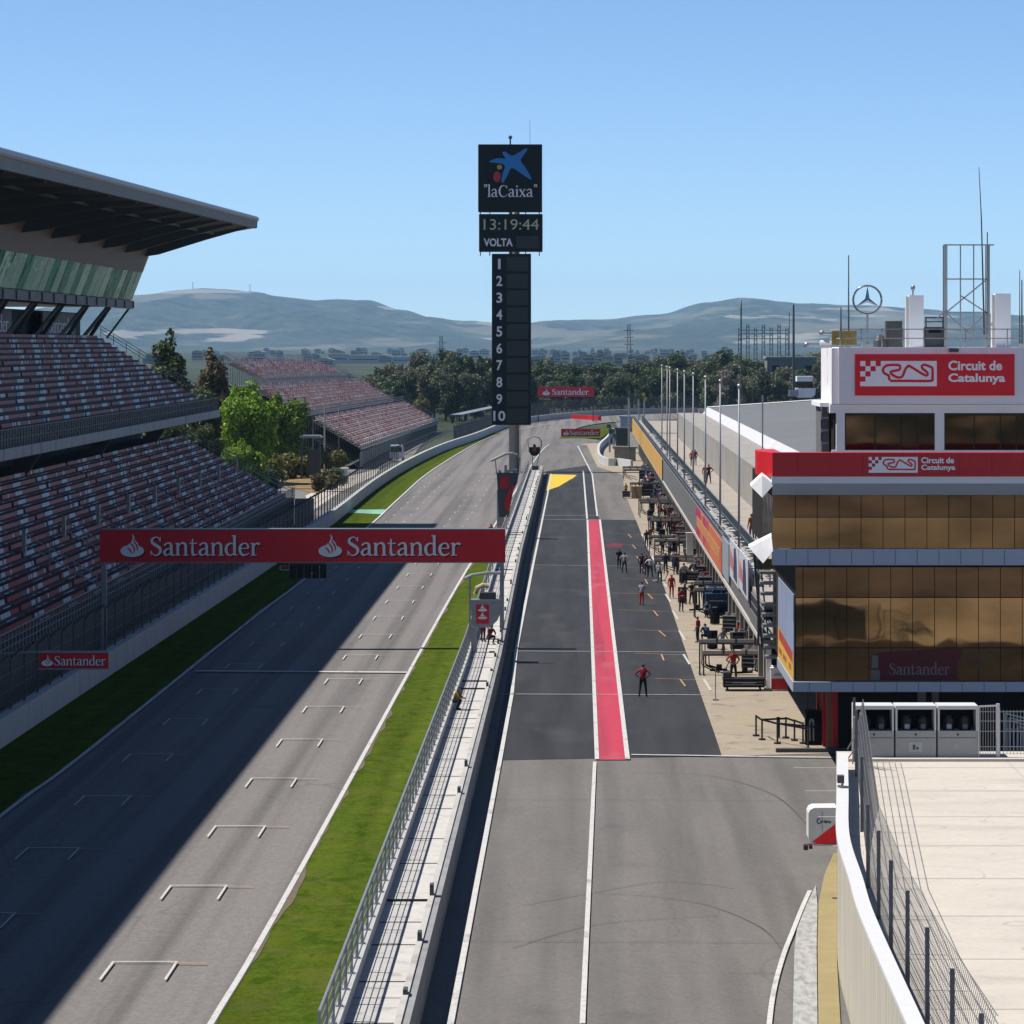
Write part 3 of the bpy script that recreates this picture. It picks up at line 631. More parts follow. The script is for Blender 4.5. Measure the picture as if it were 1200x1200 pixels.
for i in range(15):
    y = 384-17*i
    b = MB(); loft(b, [(-47,27.9),(-44.0,28.35),(-39,29.95),(-34.75,31.2),(-34.75,31.4),(-45,29.6),(-47,29.5)], [y-.3,y+.3]); b.build('roof_rib', M_dsteel, gs)
b = MB()
for x, z in ((-38.2,30.6),): b.bar(rsh((x,z),YA),rsh((x,z),RE-.2),.15,.2)
b.build('roof_purlins', M_dsteel, gs)
b = MB(); b.box(-29.8,-27.9,YE-2,YE+.2,0,2.7); b.bar((-30,YE+.3,3.7),(-27.4,YE+.3,3.7),.06); b.bar((-27.6,YE+.3,2.7),(-27.6,YE+.3,3.7),.06); b.build('end_landing', M_conc, gs)

# ================================================================ bleachers beyond the trees
bl = thing('bleacher_stand', 'sunlit open scaffold grandstand of faded red seats in three banks beyond the trees', 'grandstand', (-42,680,0))
fr = [(-33.2,555),(-32.6,640),(-31.5,730),(-30.6,805)]
def xfr(y):
    for (x0,y0),(x1,y1) in zip(fr, fr[1:]):
        if y <= y1: return x0+(x1-x0)*(y-y0)/(y1-y0)
    return fr[-1][0]
banks = [(0., 3.3, 9, .82, .5, 560, 800), (9.2, 8.3, 9, .82, .5, 560, 790), (17.5, 13.4, 7, .9, .46, 590, 770)]
seats = []
for bi, (off, zb, nr, dx, dz, y0, y1) in enumerate(banks):
    drop = 2.2*0
    b = MB(); st = MB(); ra = MB(); ys = [y0+(y1-y0)*i/12 for i in range(13)]
    def zoff(y): return -1.3*(y-560)/240
    for a, c in zip(ys, ys[1:]):
        for i in range(nr):
            xa = xfr(a)-off-dx*i; xc = xfr(c)-off-dx*i; za = zb+dz*i+zoff(a); zc = zb+dz*i+zoff(c)
            b.add([(xa,a,za),(xc,c,zc),(xc-dx,c,zc),(xa-dx,a,za)], [(0,1,2,3)]); b.add([(xa,a,za),(xc,c,zc),(xc,c,zc-dz),(xa,a,za-dz)], [(0,1,2,3)])
        for q in range(4):
            y = a+(c-a)*q/4; x = xfr(y)-off; z = zb+zoff(y); xr = x-dx*nr; zr = z+dz*nr
            st.bar((x,y,-.2),(x,y,z),.12); st.bar((xr,y,-.2),(xr,y,zr),.12); st.bar((x,y,z-.3),(xr,y,zr-.6),.14); st.bar((x,y,0),(xr,y,zr*.6),.08)
            ra.bar((x+.3,y,z-.2),(x+.3,y,z+1.1),.08); ra.bar((xr-.1,y,zr),(xr-.1,y,zr+1.2),.07)
        for dzr in (.4,.75,1.1):
            ra.bar((xfr(a)-off+.3,a,zb+zoff(a)+dzr),(xfr(c)-off+.3,c,zb+zoff(c)+dzr),.07)
            ra.bar((xfr(a)-off-dx*nr-.1,a,zb+zoff(a)+dz*nr+dzr),(xfr(c)-off-dx*nr-.1,c,zb+zoff(c)+dz*nr+dzr),.06)
        st.bar((xfr(a)-off,a,zb+zoff(a)-.3),(xfr(c)-off,c,zb+zoff(c)-.3),.3)
    for ye in (y0, y1):
        for dzr in (.5,1.1): ra.bar((xfr(ye)-off,ye,zb+zoff(ye)+dzr),(xfr(ye)-off-dx*nr,ye,zb+zoff(ye)+dz*nr+dzr),.08)
    b.build('seating_bank', M_conc, bl); st.build('scaffolding', M_steel, bl); ra.build('railing', M_steel, bl)
    for i in range(nr):
        y = y0+.5; j = 0
        while y < y1-.5:
            j += 1
            if j % 40 > 1:
                x = xfr(y)-off-dx*i-.55; seats.append(((x,y,zb+dz*i+zoff(y)-.08), ux, .46, 0 if rs.random() < .62 else 1))
            y += .55
seat_bank(bl, seats, [M_seatp, M_seatq])
for off,zb,nr in ((7.4,7.4,9),(16.7,12.3,9)):  # dark sheets added to stand for the shade under the seat banks
    b = MB(); wallstrip(b, [(xfr(y)-off,y) for y in range(562,800,14)], .1, .0, zb-1.5); b.build('rear_shade_backing', M_dconc, bl)
b = MB(); pts = [(xfr(y)-.2,y) for y in range(560,801,12)]; wallstrip(b, pts, .1, .0, 2.4); b.build('base_cladding', M_dsteel, bl)

# ================================================================ track-side wall and catch fence
tw_ = MB(); wallstrip(tw_, WB, .5, -.1, 1.35)
tag(tw_.build('track_wall', M_wwall), 'long low pale concrete wall along the outside of the track below the catch fence', 'wall')
cf = thing('catch_fence', 'tall chain-link catch fence with bent posts along the left track wall', 'fence', (-27.3,260,1.35))
A = along([(p[0]-.35,p[1]) for p in WB], 4.2, 70)
cfs = [a for a in A if a[0].y < 800]
pm = None; cnt = 0
for p, d in cfs:
    if p.y < 130: continue
    n = Vector((d.y,-d.x)); cnt += 1
    if cnt <= 98:
        t = MB(); t.bar((0,0,0),(0,0,2.55),.11); t.bar((0,0,2.5),(.55,0,3.0),.1)
        if pm is None: o = t.build('post', M_dsteel); pm = o.data
        else: o = bpy.data.objects.new('post', pm); COL.objects.link(o)
        o.parent = cf; o.location = Vector((p.x,p.y,1.3)) - cf.location; o.rotation_euler = (0,0,math.atan2(n.y,n.x))
t = MB(); w2 = MB()
for (p,d),(q,e) in zip(cfs, cfs[1:]):
    t.quad((p.x,p.y,1.35),(q.x,q.y,1.35),(q.x,q.y,3.85),(p.x,p.y,3.85)); n = Vector((d.y,-d.x))*.5
    t.quad((p.x,p.y,3.85),(q.x,q.y,3.85),(q.x+n.x,q.y+n.y,4.3),(p.x+n.x,p.y+n.y,4.3))
    for z in (1.5,2.3,3.1,3.85): w2.bar((p.x,p.y,z),(q.x,q.y,z),.025)
t.build('chain_link', M_chain, cf, fix=False); w2.build('cable', M_dsteel, cf)
ff = thing('debris_fence', 'grey debris fence on the far bend in front of the dark trees', 'fence', (0,975,1.2))
A = along([(p[0],p[1]+.8) for p in WB], 5, 0); A = [a for a in A if a[0].y >= 795]
t = MB(); w2 = MB()
for (p,d),(q,e) in zip(A, A[1:]): t.quad((p.x,p.y,1.2),(q.x,q.y,1.2),(q.x,q.y,4.6),(p.x,p.y,4.6))
for p, d in A: w2.bar((p.x,p.y,1.2),(p.x,p.y,4.7),.14)
t.build('chain_link', M_chainf, ff, fix=False); w2.build('posts', M_dsteel, ff)
# ---------------------------------------------------------------- sponsor boards
def sponsor(name, label, cat, px0, px1, py0, py1, Y, items, thick=.3, group=None, frame=None):
    """red board; items: (flame x, text x0, text x1) in photo pixels"""
    x0, z1 = XZ(px0, py0, Y); x1, z0 = XZ(px1, py1, Y); hh = z1-z0
    t = thing(name, label, cat, ((x0+x1)/2, Y, z0), group)
    MB().box(x0,x1,Y,Y+thick,z0,z1).build('board', M_red, t)
    for fx, a, c in items:
        wv = MB(); rd = MB(); nv = MB(); L = MB()
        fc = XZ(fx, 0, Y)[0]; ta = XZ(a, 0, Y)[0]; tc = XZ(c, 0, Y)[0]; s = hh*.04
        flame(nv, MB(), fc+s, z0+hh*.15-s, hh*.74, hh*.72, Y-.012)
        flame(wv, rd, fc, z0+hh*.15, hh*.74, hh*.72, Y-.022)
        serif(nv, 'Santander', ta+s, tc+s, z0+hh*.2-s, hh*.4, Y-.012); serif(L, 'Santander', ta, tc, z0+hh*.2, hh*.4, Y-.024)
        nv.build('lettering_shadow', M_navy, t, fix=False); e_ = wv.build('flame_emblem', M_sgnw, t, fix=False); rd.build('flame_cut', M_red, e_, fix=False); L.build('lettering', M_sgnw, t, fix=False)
    return t
GY = 229.
ga = sponsor('start_gantry', 'wide red start gantry board with two white flame logos spanning the track', 'gantry', 117, 592, 621, 658.5, GY, [(155,176,305),(387,407,540)], .9)
def rect(px0, px1, py0, py1, Y): a = XZ(px0, py0, Y); c = XZ(px1, py1, Y); return a[0], c[0], c[1], a[1]
x0,x1,z0,z1 = rect(118,124,655,762,GY); MB().box(x0,x1,GY+.25,GY+.6,-.1,z1+.3).build('post', M_steel, ga)
x0,x1,z0,z1 = rect(585.5,590.5,655,760,GY); MB().box(x0,x1,GY+.25,GY+.6,0,z1+.3).build('post', M_steel, ga)
x0,x1,z0,z1 = rect(117,592,621,658.5,GY); t = MB(); t.box(x0,x1,GY-.05,GY+.95,z1,z1+.07); t.box(x0,x1,GY-.02,GY+.92,z0-.06,z0); t.build('edge_trim', M_fasc, ga)
sg = thing('start_lights', 'dark cluster of start lights hanging under the red gantry', 'start lights', Pt(361,659,GY))
for i in range(5):
    xx = 343+i*8.9; x0,x1,z0,z1 = rect(xx-3.7,xx+3.7,662,678,GY)
    o = MB().box(x0,x1,GY+.1,GY+.45,z0,z1).build('lamp_panel', M_black, sg)
    l = MB()
    for q in range(4): l.tube([( (x0+x1)/2,GY+.1,z0+(z1-z0)*(q+.5)/4),((x0+x1)/2,GY+.02,z0+(z1-z0)*(q+.5)/4)], .07, 8)
    l.build('lens', mat('unlit_lens', (.05,.02,.02), .2), o)
x0,x1,z0,z1 = rect(340,382,659,663,GY); MB().box(x0,x1,GY+.2,GY+.35,z0,z1+.05).build('hanger', M_dsteel, sg)
sb = thing('small_light_frame', 'small empty metal frame hanging under the gantry left of the start lights', 'frame', Pt(333,663,GY))
x0,x1,z0,z1 = rect(328,339,664,668,GY); t = MB()
for a, c in (((x0,GY+.2,z0),(x1,GY+.2,z0)),((x0,GY+.2,z0),(x0,GY+.2,z1)),((x1,GY+.2,z0),(x1,GY+.2,z1+.4))): t.bar(a, c, .06)
t.build('bar', M_steel, sb); MB().box(x0,x1,GY+.18,GY+.22,z1-.05,z1+.06).build('top_plate', M_redp, sb)
lb = sponsor('fence_sign', 'small red flame-logo sign on the shaded left wall', 'sign', 46, 127, 765, 783.5, 178., [(55.5,64,124)], .12)
x0,x1,z0,z1 = rect(46,127,764,784,178.)
t = MB(); t.box(x0-.03,x1+.03,177.98,178.15,z1-.05,z1+.05); t.box(x0-.03,x1+.03,177.98,178.15,z0-.03,z0+.03); t.bar((x0-4.5,178.3,z1-.2),(x0+1,178.1,z1+.05),.08); t.build('frame', M_steel, lb)
fb = sponsor('far_bridge_sign', 'distant red flame-logo bridge board in front of the trees, upper of the two', 'sign', 630, 696, 453.5, 465, 900., [(640,647,690)], .6)
x0,x1,z0,z1 = rect(630,696,453.5,465,900.)
t = MB()
for xx in (x0+.2, x1-.2): t.bar((xx,900.4,0),(xx,900.4,z0),.22)
t.build('post', M_dsteel, fb)
fb = sponsor('island_sign', 'distant red flame-logo board standing on the grass island, lower of the two', 'sign', 657.5, 703.5, 502.5, 511.5, 752., [(663.5,667.5,702)], .3)
x0,x1,z0,z1 = rect(657.5,703.5,502.5,511.5,752.)
t = MB(); [t.bar((xx,752.2,-.1),(xx,752.2,z0),.15) for xx in (x0+.3,(x0+x1)/2,x1-.3)]; t.build('leg', M_dsteel, fb)

# ================================================================ scoreboard tower
TY = 545.
tp = G(602.5, 553); tx = XZ(602.5,0,TY)[0]
to = thing('scoreboard_tower', 'tall black timing tower with clock, lap numbers 1 to 10 and a blue star sign', 'tower', (tx,TY,0))
x0,x1,z0,z1 = rect(596.5,609,490,553,TY)
t = MB(); t.tube([(tx,TY+1.2,-.2),(tx,TY+1.2,XZ(0,172,TY)[1])], (x1-x0)/2, 20); t.build('pole', M_steel, to, smooth=True)
def panel(name, a, b_, c, d, dep=2.2):
    x0,x1,z0,z1 = rect(a,b_,c,d,TY); o = MB().box(x0,x1,TY-1,TY+dep-1+.4,z0,z1).build(name, M_black, to)
    f = MB()
    for (p,q) in (((x0,z0),(x1,z0)),((x0,z1),(x1,z1)),((x0,z0),(x0,z1)),((x1,z0),(x1,z1))): f.bar((p[0],TY-1,p[1]),(q[0],TY-1,q[1]),.12)
    f.build('panel_frame', mat('panel_edge',(.02,.022,.026),.4), o); return o
p1 = panel('logo_panel', 561, 635, 170, 248.5); p2 = panel('clock_panel', 562, 635.5, 251.5, 295); p3 = panel('number_panel', 577, 622, 298, 497.5)
FY = TY-1.03
def logo_px(pts): return [XZ(540+p[0]*120/800, 140+p[1]*180/1200, TY) for p in pts]
M_lblue = mat('emblem_blue', (.03,.26,.66), .5, var=.04); M_lred = mat('emblem_red', (.55,.03,.05), .5); M_lyel = mat('emblem_yellow', (.6,.42,.1), .5); M_dim = mat('panel_lettering', (.95,.95,.95), .5)
arm = [(322,258),(352,256),(400,286),(452,262),(505,230),(520,238),(490,285),(468,325),(510,385),(552,462),(540,468),(480,430),(400,380),(365,440),(335,492),(318,486),(330,420),(345,365),(300,345),(228,336),(230,325),(290,306),(350,310),(335,285)]
t = MB(); q = logo_px([tuple(v) for v in cr(arm+[arm[0]],3)]); t.add([(p[0],FY,p[1]) for p in q[:-1]], [tuple(range(len(q)-1))]); t.build('star_emblem', M_lblue, p1, fix=False)
for (cx,cz,ra_,rb_,mm,nm) in ((303,375,20,19,M_lyel,'emblem_dot'),(284,450,29,42,M_lred,'emblem_drop')):
    t = MB(); q = logo_px([(cx+ra_*math.cos(a*math.pi/12), cz+rb_*math.sin(a*math.pi/12)) for a in range(24)]); t.add([(p[0],FY-.01,p[1]) for p in q], [tuple(range(24))]); t.build(nm, mm, p1, fix=False)
a = logo_px([(178,607),(598,512)]); t = MB(); serif(t, '"laCaixa"', a[0][0], a[1][0], a[0][1], (XZ(0,0,TY)[1]-XZ(0,9.2,TY)[1]), FY); t.build('lettering', M_dim, p1, fix=False)
x0,x1,z0,z1 = rect(567,631.5,257,269.5,TY); t = MB(); put_text(t, '13:19:44', x0,x1,z0,z1,FY,0,.0); t.build('clock_digits', mat('clock_amber',(.65,.66,.42),.5), p2, fix=False)
x0,x1,z0,z1 = rect(567,601,279.5,289,TY); t = MB(); put_text(t, 'VOLTA', x0,x1,z0,z1,FY,0,.03); t.build('lettering', M_dim, p2, fix=False)
M_cell = mat('display_cell',(.022,.02,.022),.3)
x0,x1,z0,z1 = rect(605,632,277,291,TY); MB().box(x0,x1,FY-.02,FY+.05,z0,z1).build('display_cell', M_cell, p2)
for i in range(10):
    cy = 309.5+19.75*i; wd = 3.4 if i < 9 else 7
    if i == 0: wd = 1.5
    x0,x1,z0,z1 = rect(585.3-wd,585.3+wd,cy-6,cy+6,TY); t = MB(); put_text(t, str(i+1), x0,x1,z0,z1,FY,0,.02); t.build('number', M_dim, p3, fix=False)
    x0,x1,z0,z1 = rect(594,619,cy-8.5,cy+8.5,TY); MB().box(x0,x1,FY-.02,FY+.05,z0,z1).build('display_cell', M_cell, p3)
t = MB()
for px in (563,574,598,616,632):
    x = XZ(px,0,TY)[0]; t.bar((x,TY,XZ(0,300,TY)[1]),(x,TY,XZ(0,170,TY)[1]),.14)
t.build('support_struts', M_dsteel, to)
t = MB(); x = XZ(598,0,TY)[0]; t.bar((x,TY,XZ(0,171,TY)[1]),(x,TY,XZ(0,159,TY)[1]),.22); t.sphere((x,TY,XZ(0,161,TY)[1]),.3,.3,.3,6,4); x = XZ(621,0,TY)[0]; t.bar((x,TY,XZ(0,171,TY)[1]),(x,TY,XZ(0,141,TY)[1]),.05); t.build('lightning_rod', M_dsteel, to)
t = MB()
for i in range(24): t.bar((tx+.95,TY+.6,.5+i*.45),(tx+.95,TY+1.2,.5+i*.45),.04)
t.bar((tx+.95,TY+.6,0),(tx+.95,TY+.6,11.5),.06); t.bar((tx+.95,TY+1.2,0),(tx+.95,TY+1.2,11.5),.06); t.build('ladder', M_steel, to)
# ================================================================ pit wall
ys = list(range(-300, 80, 20))+list(range(80, 536, 5))
pw = thing('pit_wall', 'pit wall with a sunlit concrete walkway between the track and the pit lane', 'wall', (-5.4,250,0))
t = MB(); wallstrip(t, [(pwx(y),y) for y in ys], .22, -.1, 1.2); t.build('pit_side_wall', mat('stained_wall',(.3,.3,.3),.8,var=.25,scale=.8,space='W'), pw)
t = MB(); wallstrip(t, [(pwx(y)-.21,y) for y in ys], .18, 1.2, 1.26); t.build('coping', M_lconc, pw)
M_walk = mat('walkway_concrete', (.6,.58,.55), .8, var=.1, scale=1, space='W'); tint(M_walk, (.35,.33,.31), 1.4, a=.56, b=.68, amount=.6); add_speckle(M_walk, .5, .5, 1, stretch=(.01,1,1), a=0, b=.004, ridge=True, detail=0)
t = MB(); wallstrip(t, [(pwx(y)-.42,y) for y in ys], 1.55, 0, .58); t.build('walkway', M_walk, pw)
t = MB()
rg = random.Random(2)
y = 95.
while y < 530:
    t.box(pwx(y)-1.9, pwx(y)-.5, y, y+.07, .58, .6 if rg.random() < .94 else .66); y += rg.choice((4.4,4.4,6.5,8.8))
t.build('walkway_joints', M_dconc, pw)
t = MB()
for y in range(100,530,9):
    if rg.random() < .6: t.box(pwx(y)-.36,pwx(y)-.24,y,y+.5,1.26,1.26+rg.uniform(.1,.35))
t.build('wall_fittings', M_dsteel, pw)
XF = lambda y: pwx(y)-2.12
pf = thing('pit_wall_fence', 'low steel-post mesh fence on a white barrier between the grass and the pit walkway', 'fence', (-6.6,250,0))
t = MB(); wallstrip(t, [(XF(y)+.2,y) for y in ys], .3, -.1, .98); t.build('barrier_base', M_wwall, pf)
t = MB(); w2 = MB(); pm = None
k = 0; y = 92.
while y < 534:
    x = XF(y)+.05
    if k < 99:
        if pm is None: q = MB(); q.bar((0,0,0),(0,0,1.3),.09); q.box(-.1,.1,-.08,.08,0,.04); o = q.build('post', M_steel); pm = o.data
        else: o = bpy.data.objects.new('post', pm); COL.objects.link(o)
        o.parent = pf; o.location = Vector((x,y,.98))-pf.location
    k += 1; yn = y+(2.6 if y < 260 else 8); xn = XF(yn)+.05
    for z in (1.0,1.33,1.66,1.98): w2.bar((x,y,z),(xn,yn,z),.022)
    w2.bar((x,y,2.27),(xn,yn,2.27),.06)
    t.quad((x,y,.98),(xn,yn,.98),(xn,yn,2.28),(x,y,2.28)); y = yn
t.build('mesh', mesh_mat('fence_mesh', (.36,.37,.38), .09, .22), pf, fix=False); w2.build('rail', M_steel, pf)
# ---------------------------------------------------------------- marshal posts on the pit wall
def hoop(b, pts, Y, r): b.tube([Pt(p[0],p[1],Y) for p in pts], r, 8)
Y1 = 219.
mp = thing('marshal_pod', 'grey shield-shaped marshal post with a small red sign beside the gantry leg', 'marshal post', (XZ(570,0,Y1)[0],Y1,.5))
sh = [(551.5,703),(587.5,703),(587,717),(583,727),(575,735),(557,735),(553,731)]
MB().prism([XZ(p[0],p[1],Y1) for p in sh], 'y', Y1, Y1+1.2).build('shield', M_steel, mp)
x0,x1,z0,z1 = rect(558,573,708.5,731,Y1); o = MB().box(x0,x1,Y1-.05,Y1,z0,z1).build('red_sign', M_red, mp)
t = MB()
for cz in (713,722):
    x, z = XZ(565.5,cz,Y1); t.add([(x+.28*math.cos(a*.5236),Y1-.06,z-.1+.08*math.sin(a*.5236)) for a in range(12)], [tuple(range(12))]); t.add([(x-.14,Y1-.062,z),(x+.02,Y1-.062,z+.27),(x+.05,Y1-.062,z+.08),(x+.2,Y1-.062,z)], [(0,1,2,3)])
t.build('sign_emblem', M_sgnw, o, fix=False)
t = MB(); hoop(t, [(545,678),(553,674),(570,671.5),(587,671.5)], Y1, .1); t.bar(Pt(551,675,Y1),Pt(550.5,735,Y1),.11); t.bar(Pt(587,672,Y1),Pt(588.5,760,Y1),.1); t.build('hoop', M_steel, mp)
t = MB(); t.bar(Pt(555.5,734,Y1),(XZ(555.5,0,Y1)[0],Y1,.4),.35); t.build('post', M_steel, mp)
t = MB(); x0,x1,z0,z1 = rect(562,581,695,703,Y1); t.box(x0,x1,Y1+.2,Y1+1,z0,z1); t.build('equipment_box', M_dsteel, mp)
t = MB(); hoop(t, [(557,696),(559,689),(566,685.5),(573,687)], Y1+.6, .14); t.build('cream_hose', mat('cream_hose',(.6,.5,.3)), mp)
Y2 = 358.
mp = thing('marshal_cabin', 'dark marshal post with red signs under a curved canopy at the foot of the tower', 'marshal post', (XZ(592,0,Y2)[0],Y2,0))
MB().prism([XZ(p[0],p[1],Y2) for p in [(582,554),(608,554),(606,566),(600,578),(596,606),(585,606)]], 'y', Y2, Y2+1.4).build('cabin', M_dsteel, mp)
x0,x1,z0,z1 = rect(586,596.5,558,572.5,Y2); MB().box(x0,x1,Y2-.06,Y2,z0,z1).build('red_sign', M_redp, mp)
t = MB(); t.prism([XZ(p[0],p[1],Y2) for p in [(595,577),(600,568),(603,569),(597,598),(593,599),(591,590)]], 'y', Y2-.14, Y2-.05); t.build('red_banner', M_redp, mp)
t = MB(); hoop(t, [(575,540),(582,537),(592,532),(600,531),(606,533),(609,539)], Y2, .13); t.bar(Pt(580.5,538,Y2),Pt(582,556,Y2),.1); t.bar(Pt(609,539,Y2),Pt(608,556,Y2),.1); t.build('canopy_hoop', M_steel, mp)
t = MB(); x = XZ(586.5,0,Y2)[0]; t.box(x-.35,x+.35,Y2+.1,Y2+.8,-.1,XZ(0,574,Y2)[1]); t.build('post', M_steel, mp)
for a,b_,h_ in ((584,587,3),(591,594,9),(594,597,3),(601,606,4)): MB().box(XZ(a,0,Y2)[0],XZ(b_,0,Y2)[0],Y2+.2,Y2+.8,XZ(0,554,Y2)[1],XZ(0,554-h_,Y2)[1]).build('equipment', M_steel, mp)
Y3 = 536.
mp = thing('pit_exit_light', 'dark round-bottomed pit exit traffic light under a hoop at the end of the pit wall', 'traffic light', (XZ(626,0,Y3)[0],Y3,.5))
t = MB(); t.prism([XZ(p[0],p[1],Y3) for p in [(620,524),(633,524),(632.5,530),(630,533.5),(626.5,534.5),(622.5,533.5),(620.3,530)]], 'y', Y3, Y3+.6); t.build('light_housing', M_black, mp)
x,z = XZ(626.3,527,Y3); t = MB(); t.tube([(x,Y3,z),(x,Y3-.15,z)], .32, 12); t.build('red_lens', mat('red_lens',(.25,.01,.01),.3), mp)
t = MB(); x,z = XZ(626.3,522.5,Y3); t.sphere((x,Y3+.2,z),.22,.2,.28,8,6); t.build('top_lamp', M_black, mp)
t = MB(); hoop(t, [(617.5,515),(621,512.5),(626,511.5),(631,512.5),(634.5,517),(634.3,524)], Y3+.3, .1); t.bar(Pt(618.5,515,Y3+.3),Pt(620,530,Y3+.3),.09); t.bar(Pt(634.3,523,Y3+.3),Pt(629,545,Y3+.3),.12); t.bar(Pt(624,534,Y3+.3),(XZ(624,0,Y3)[0],Y3+.3,.5),.14); t.build('hoop', M_steel, mp)
t = MB(); x0,x1,z0,z1 = rect(623.5,631,546,551.5,Y3); t.box(x0,x1,Y3-.3,Y3+1,.6,z1); t.build('base_cabinet', M_dsteel, mp)
# ================================================================ pit building
pb = thing('pit_building', 'long low pit garage building with roof terrace and grey roof beside the pit lane', 'building', (14,380,0))
M_corr = mat('corrugated_grey', (.2,.2,.2), .6, .1, var=.06, scale=1, space='W'); add_speckle(M_corr, 2.2, .6, 1.1, stretch=(0,1,0), a=.35, b=.6, detail=0)
M_iwall = mat('terrace_wall_panel', (.34,.335,.32), .7, var=.1, scale=.6, space='W'); add_speckle(M_iwall, .9, .75, 1.05, stretch=(0,1,0), a=.4, b=.5, detail=0)
M_roofw = mat('white_roof_sheet', (.7,.69,.68), .5, var=.08, scale=.3, space='W'); add_speckle(M_roofw, .5, .85, 1.05, stretch=(0,1,0), detail=1)
M_roofg = mat('grey_roof_gravel', (.17,.175,.18), .85, var=.12, scale=.15, space='W'); add_speckle(M_roofg, 3, .85, 1.15)
M_terr = mat('terrace_floor', (.4,.35,.3), .85, var=.1, scale=.5, space='W'); tint(M_terr, (.28,.25,.22), .4, stretch=(1,.5,1), a=.54, b=.66, amount=.6)
YB0, YB1, YG = 186., 632., 204.
t = MB(); t.box(9.45,16.8,YB0,YB1,5.55,5.8); t.build('terrace_slab', M_terr, pb)
t = MB(); t.box(9.4,11.8,YB0,YB1,3.85,4.0); t.build('soffit', M_conc, pb)
t = MB(); t.box(9.33,9.42,YB0+14,YB1,4.0,6.2); t.build('balcony_fascia', M_corr, pb)
t = MB(); t.box(9.28,9.44,YB0,YB1,3.68,3.92); t.build('fascia_trim', M_lconc, pb)
t = MB(); t.box(9.33,9.42,YB0,YB0+14,3.92,4.6); t.build('lower_parapet', M_corr, pb)
t = MB()                                            # garage front: piers and lintel with dark openings between
t.box(10.4,10.7,YG,YB1,3.3,3.84); y = YG
while y < YB1: t.box(10.3,10.7,y,y+.6,-.1,3.3); y += 6.0
t.build('garage_front', M_conc, pb)
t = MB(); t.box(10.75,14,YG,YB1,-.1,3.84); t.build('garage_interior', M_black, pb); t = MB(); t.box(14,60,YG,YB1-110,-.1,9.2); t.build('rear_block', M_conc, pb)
y = YG+.6; k = 0
M_door = mat('grey_garage_door', (.3,.3,.31), .5, .2)
while y < 560:
    if rs.random() < .3: MB().box(10.55,10.6,y,y+5.4,.0 if rs.random()<.5 else 1.6,3.3).build('garage_door', M_door, pb)
    y += 6
t = MB(); t.box(16.8,17.0,YB0,520,5.8,8.3); t.box(17.0,60,518,520,5,9.8); t.build('terrace_wall', M_iwall, pb)
t = MB(); t.box(16.74,16.79,YB0,518,5.8,5.95); t.build('wall_base', M_dconc, pb)
t = MB(); t.add([(16.6,YB0,8.2),(16.6,521,8.2),(18.3,521,10.05),(18.3,YB0,10.05)], [(0,1,2,3)]); t.add([(16.6,YB0,8.05),(16.6,521,8.05),(18.3,521,9.9),(18.3,YB0,9.9)], [(3,2,1,0)]); t.quad((16.6,YB0,8.05),(16.6,YB0,8.2),(16.6,521,8.2),(16.6,521,8.05)); t.build('white_roof_edge', M_roofw, pb, fix=False)
t = MB(); t.add([(18.3,YB0,10.05),(18.3,521,10.05),(42,521,11.6),(42,YB0,11.6)], [(0,1,2,3)]); t.add([(42,YB0,11.6),(42,521,11.6),(70,521,10.5),(70,YB0,10.5)], [(0,1,2,3)]); t.build('grey_roof', M_roofg, pb, fix=False)
t = MB(); t.add([(18.2,515,10.1),(18.2,521,10.1),(42,521,11.7),(42,515,11.7)], [(0,1,2,3)]); t.build('far_roof_edge', M_roofw, pb, fix=False)
MB().box(16.70,16.78,395,408,5.9,8.0).build('open_gap', M_black, pb)
def rail3(name, x, y0, y1, z0, z1, m, parent, step=1.5, bal=.0):
    b = MB()
    for z in (z1,(z0+z1)/2): b.bar((x,y0,z),(x,y1,z),.055)
    y = y0
    while y < y1: b.bar((x,y,z0),(x,y,z1),.055); y += step
    if bal:
        y = y0
        while y < y1: b.bar((x,y,z0+.1),(x,y,z1),.02); y += bal
    b.build(name, m, parent)
M_teals = mat('grey_green_steel', (.24,.3,.31), .5, .3, var=.1)
rail3('terrace_railing', 10.75, YB0+22, YB1-10, 5.8, 7.0, M_teals, pb, 1.6, .35)
rail3('balcony_railing', 9.45, YB0+14, YB1-5, 6.1, 6.85, M_steel, pb, 2.2)
rail3('lower_railing', 9.4, YB0, YB0+14, 4.5, 5.5, M_steel, pb, 1.3, .3)
y = YB0+20; rg = random.Random(8); bmats = [mat('pale_bench',(.5,.53,.57),.5), M_dsteel]
while y < 520:                                   # worn benches between the two railings
    t = MB(); l = rg.choice((1.4,2.2,3.0)); t.box(9.75,10.2,y,y+l,6.05,6.15,0 if rg.random()<.7 else 1); t.box(9.85,9.92,y+.1,y+.2,5.8,6.05,1); t.box(9.85,9.92,y+l-.2,y+l-.1,5.8,6.05,1)
    if rg.random() < .5: t.box(10.3,10.6,y,y+l*.6,6.3,6.38,0)
    y += l+rg.uniform(.3,1.2)
    t.build('bench', bmats, pb)
def hoard(name, label, y0, y1, z0, z1, m, art=None):
    o = tag(MB().box(9.2,9.27,y0,y1,z0,z1).build(name, m), label, 'banner')
    if art: art(o, y0, y1, z0, z1)
M_oy = mat('orange_banner', (.62,.36,.08), .6, var=.12, scale=.4, space='W'); M_ro = mat('red_orange_banner', (.58,.17,.07), .6, var=.1, scale=.5, space='W'); tint(M_ro, (.42,.03,.1), .16, a=.5, b=.56)
M_posterw = mat('pale_poster', (.6,.62,.68), .5, var=.05)
hoard('orange_banner', 'long orange banner along the far end of the pit terrace front', 405, 628, 3.95, 6.25, M_oy)
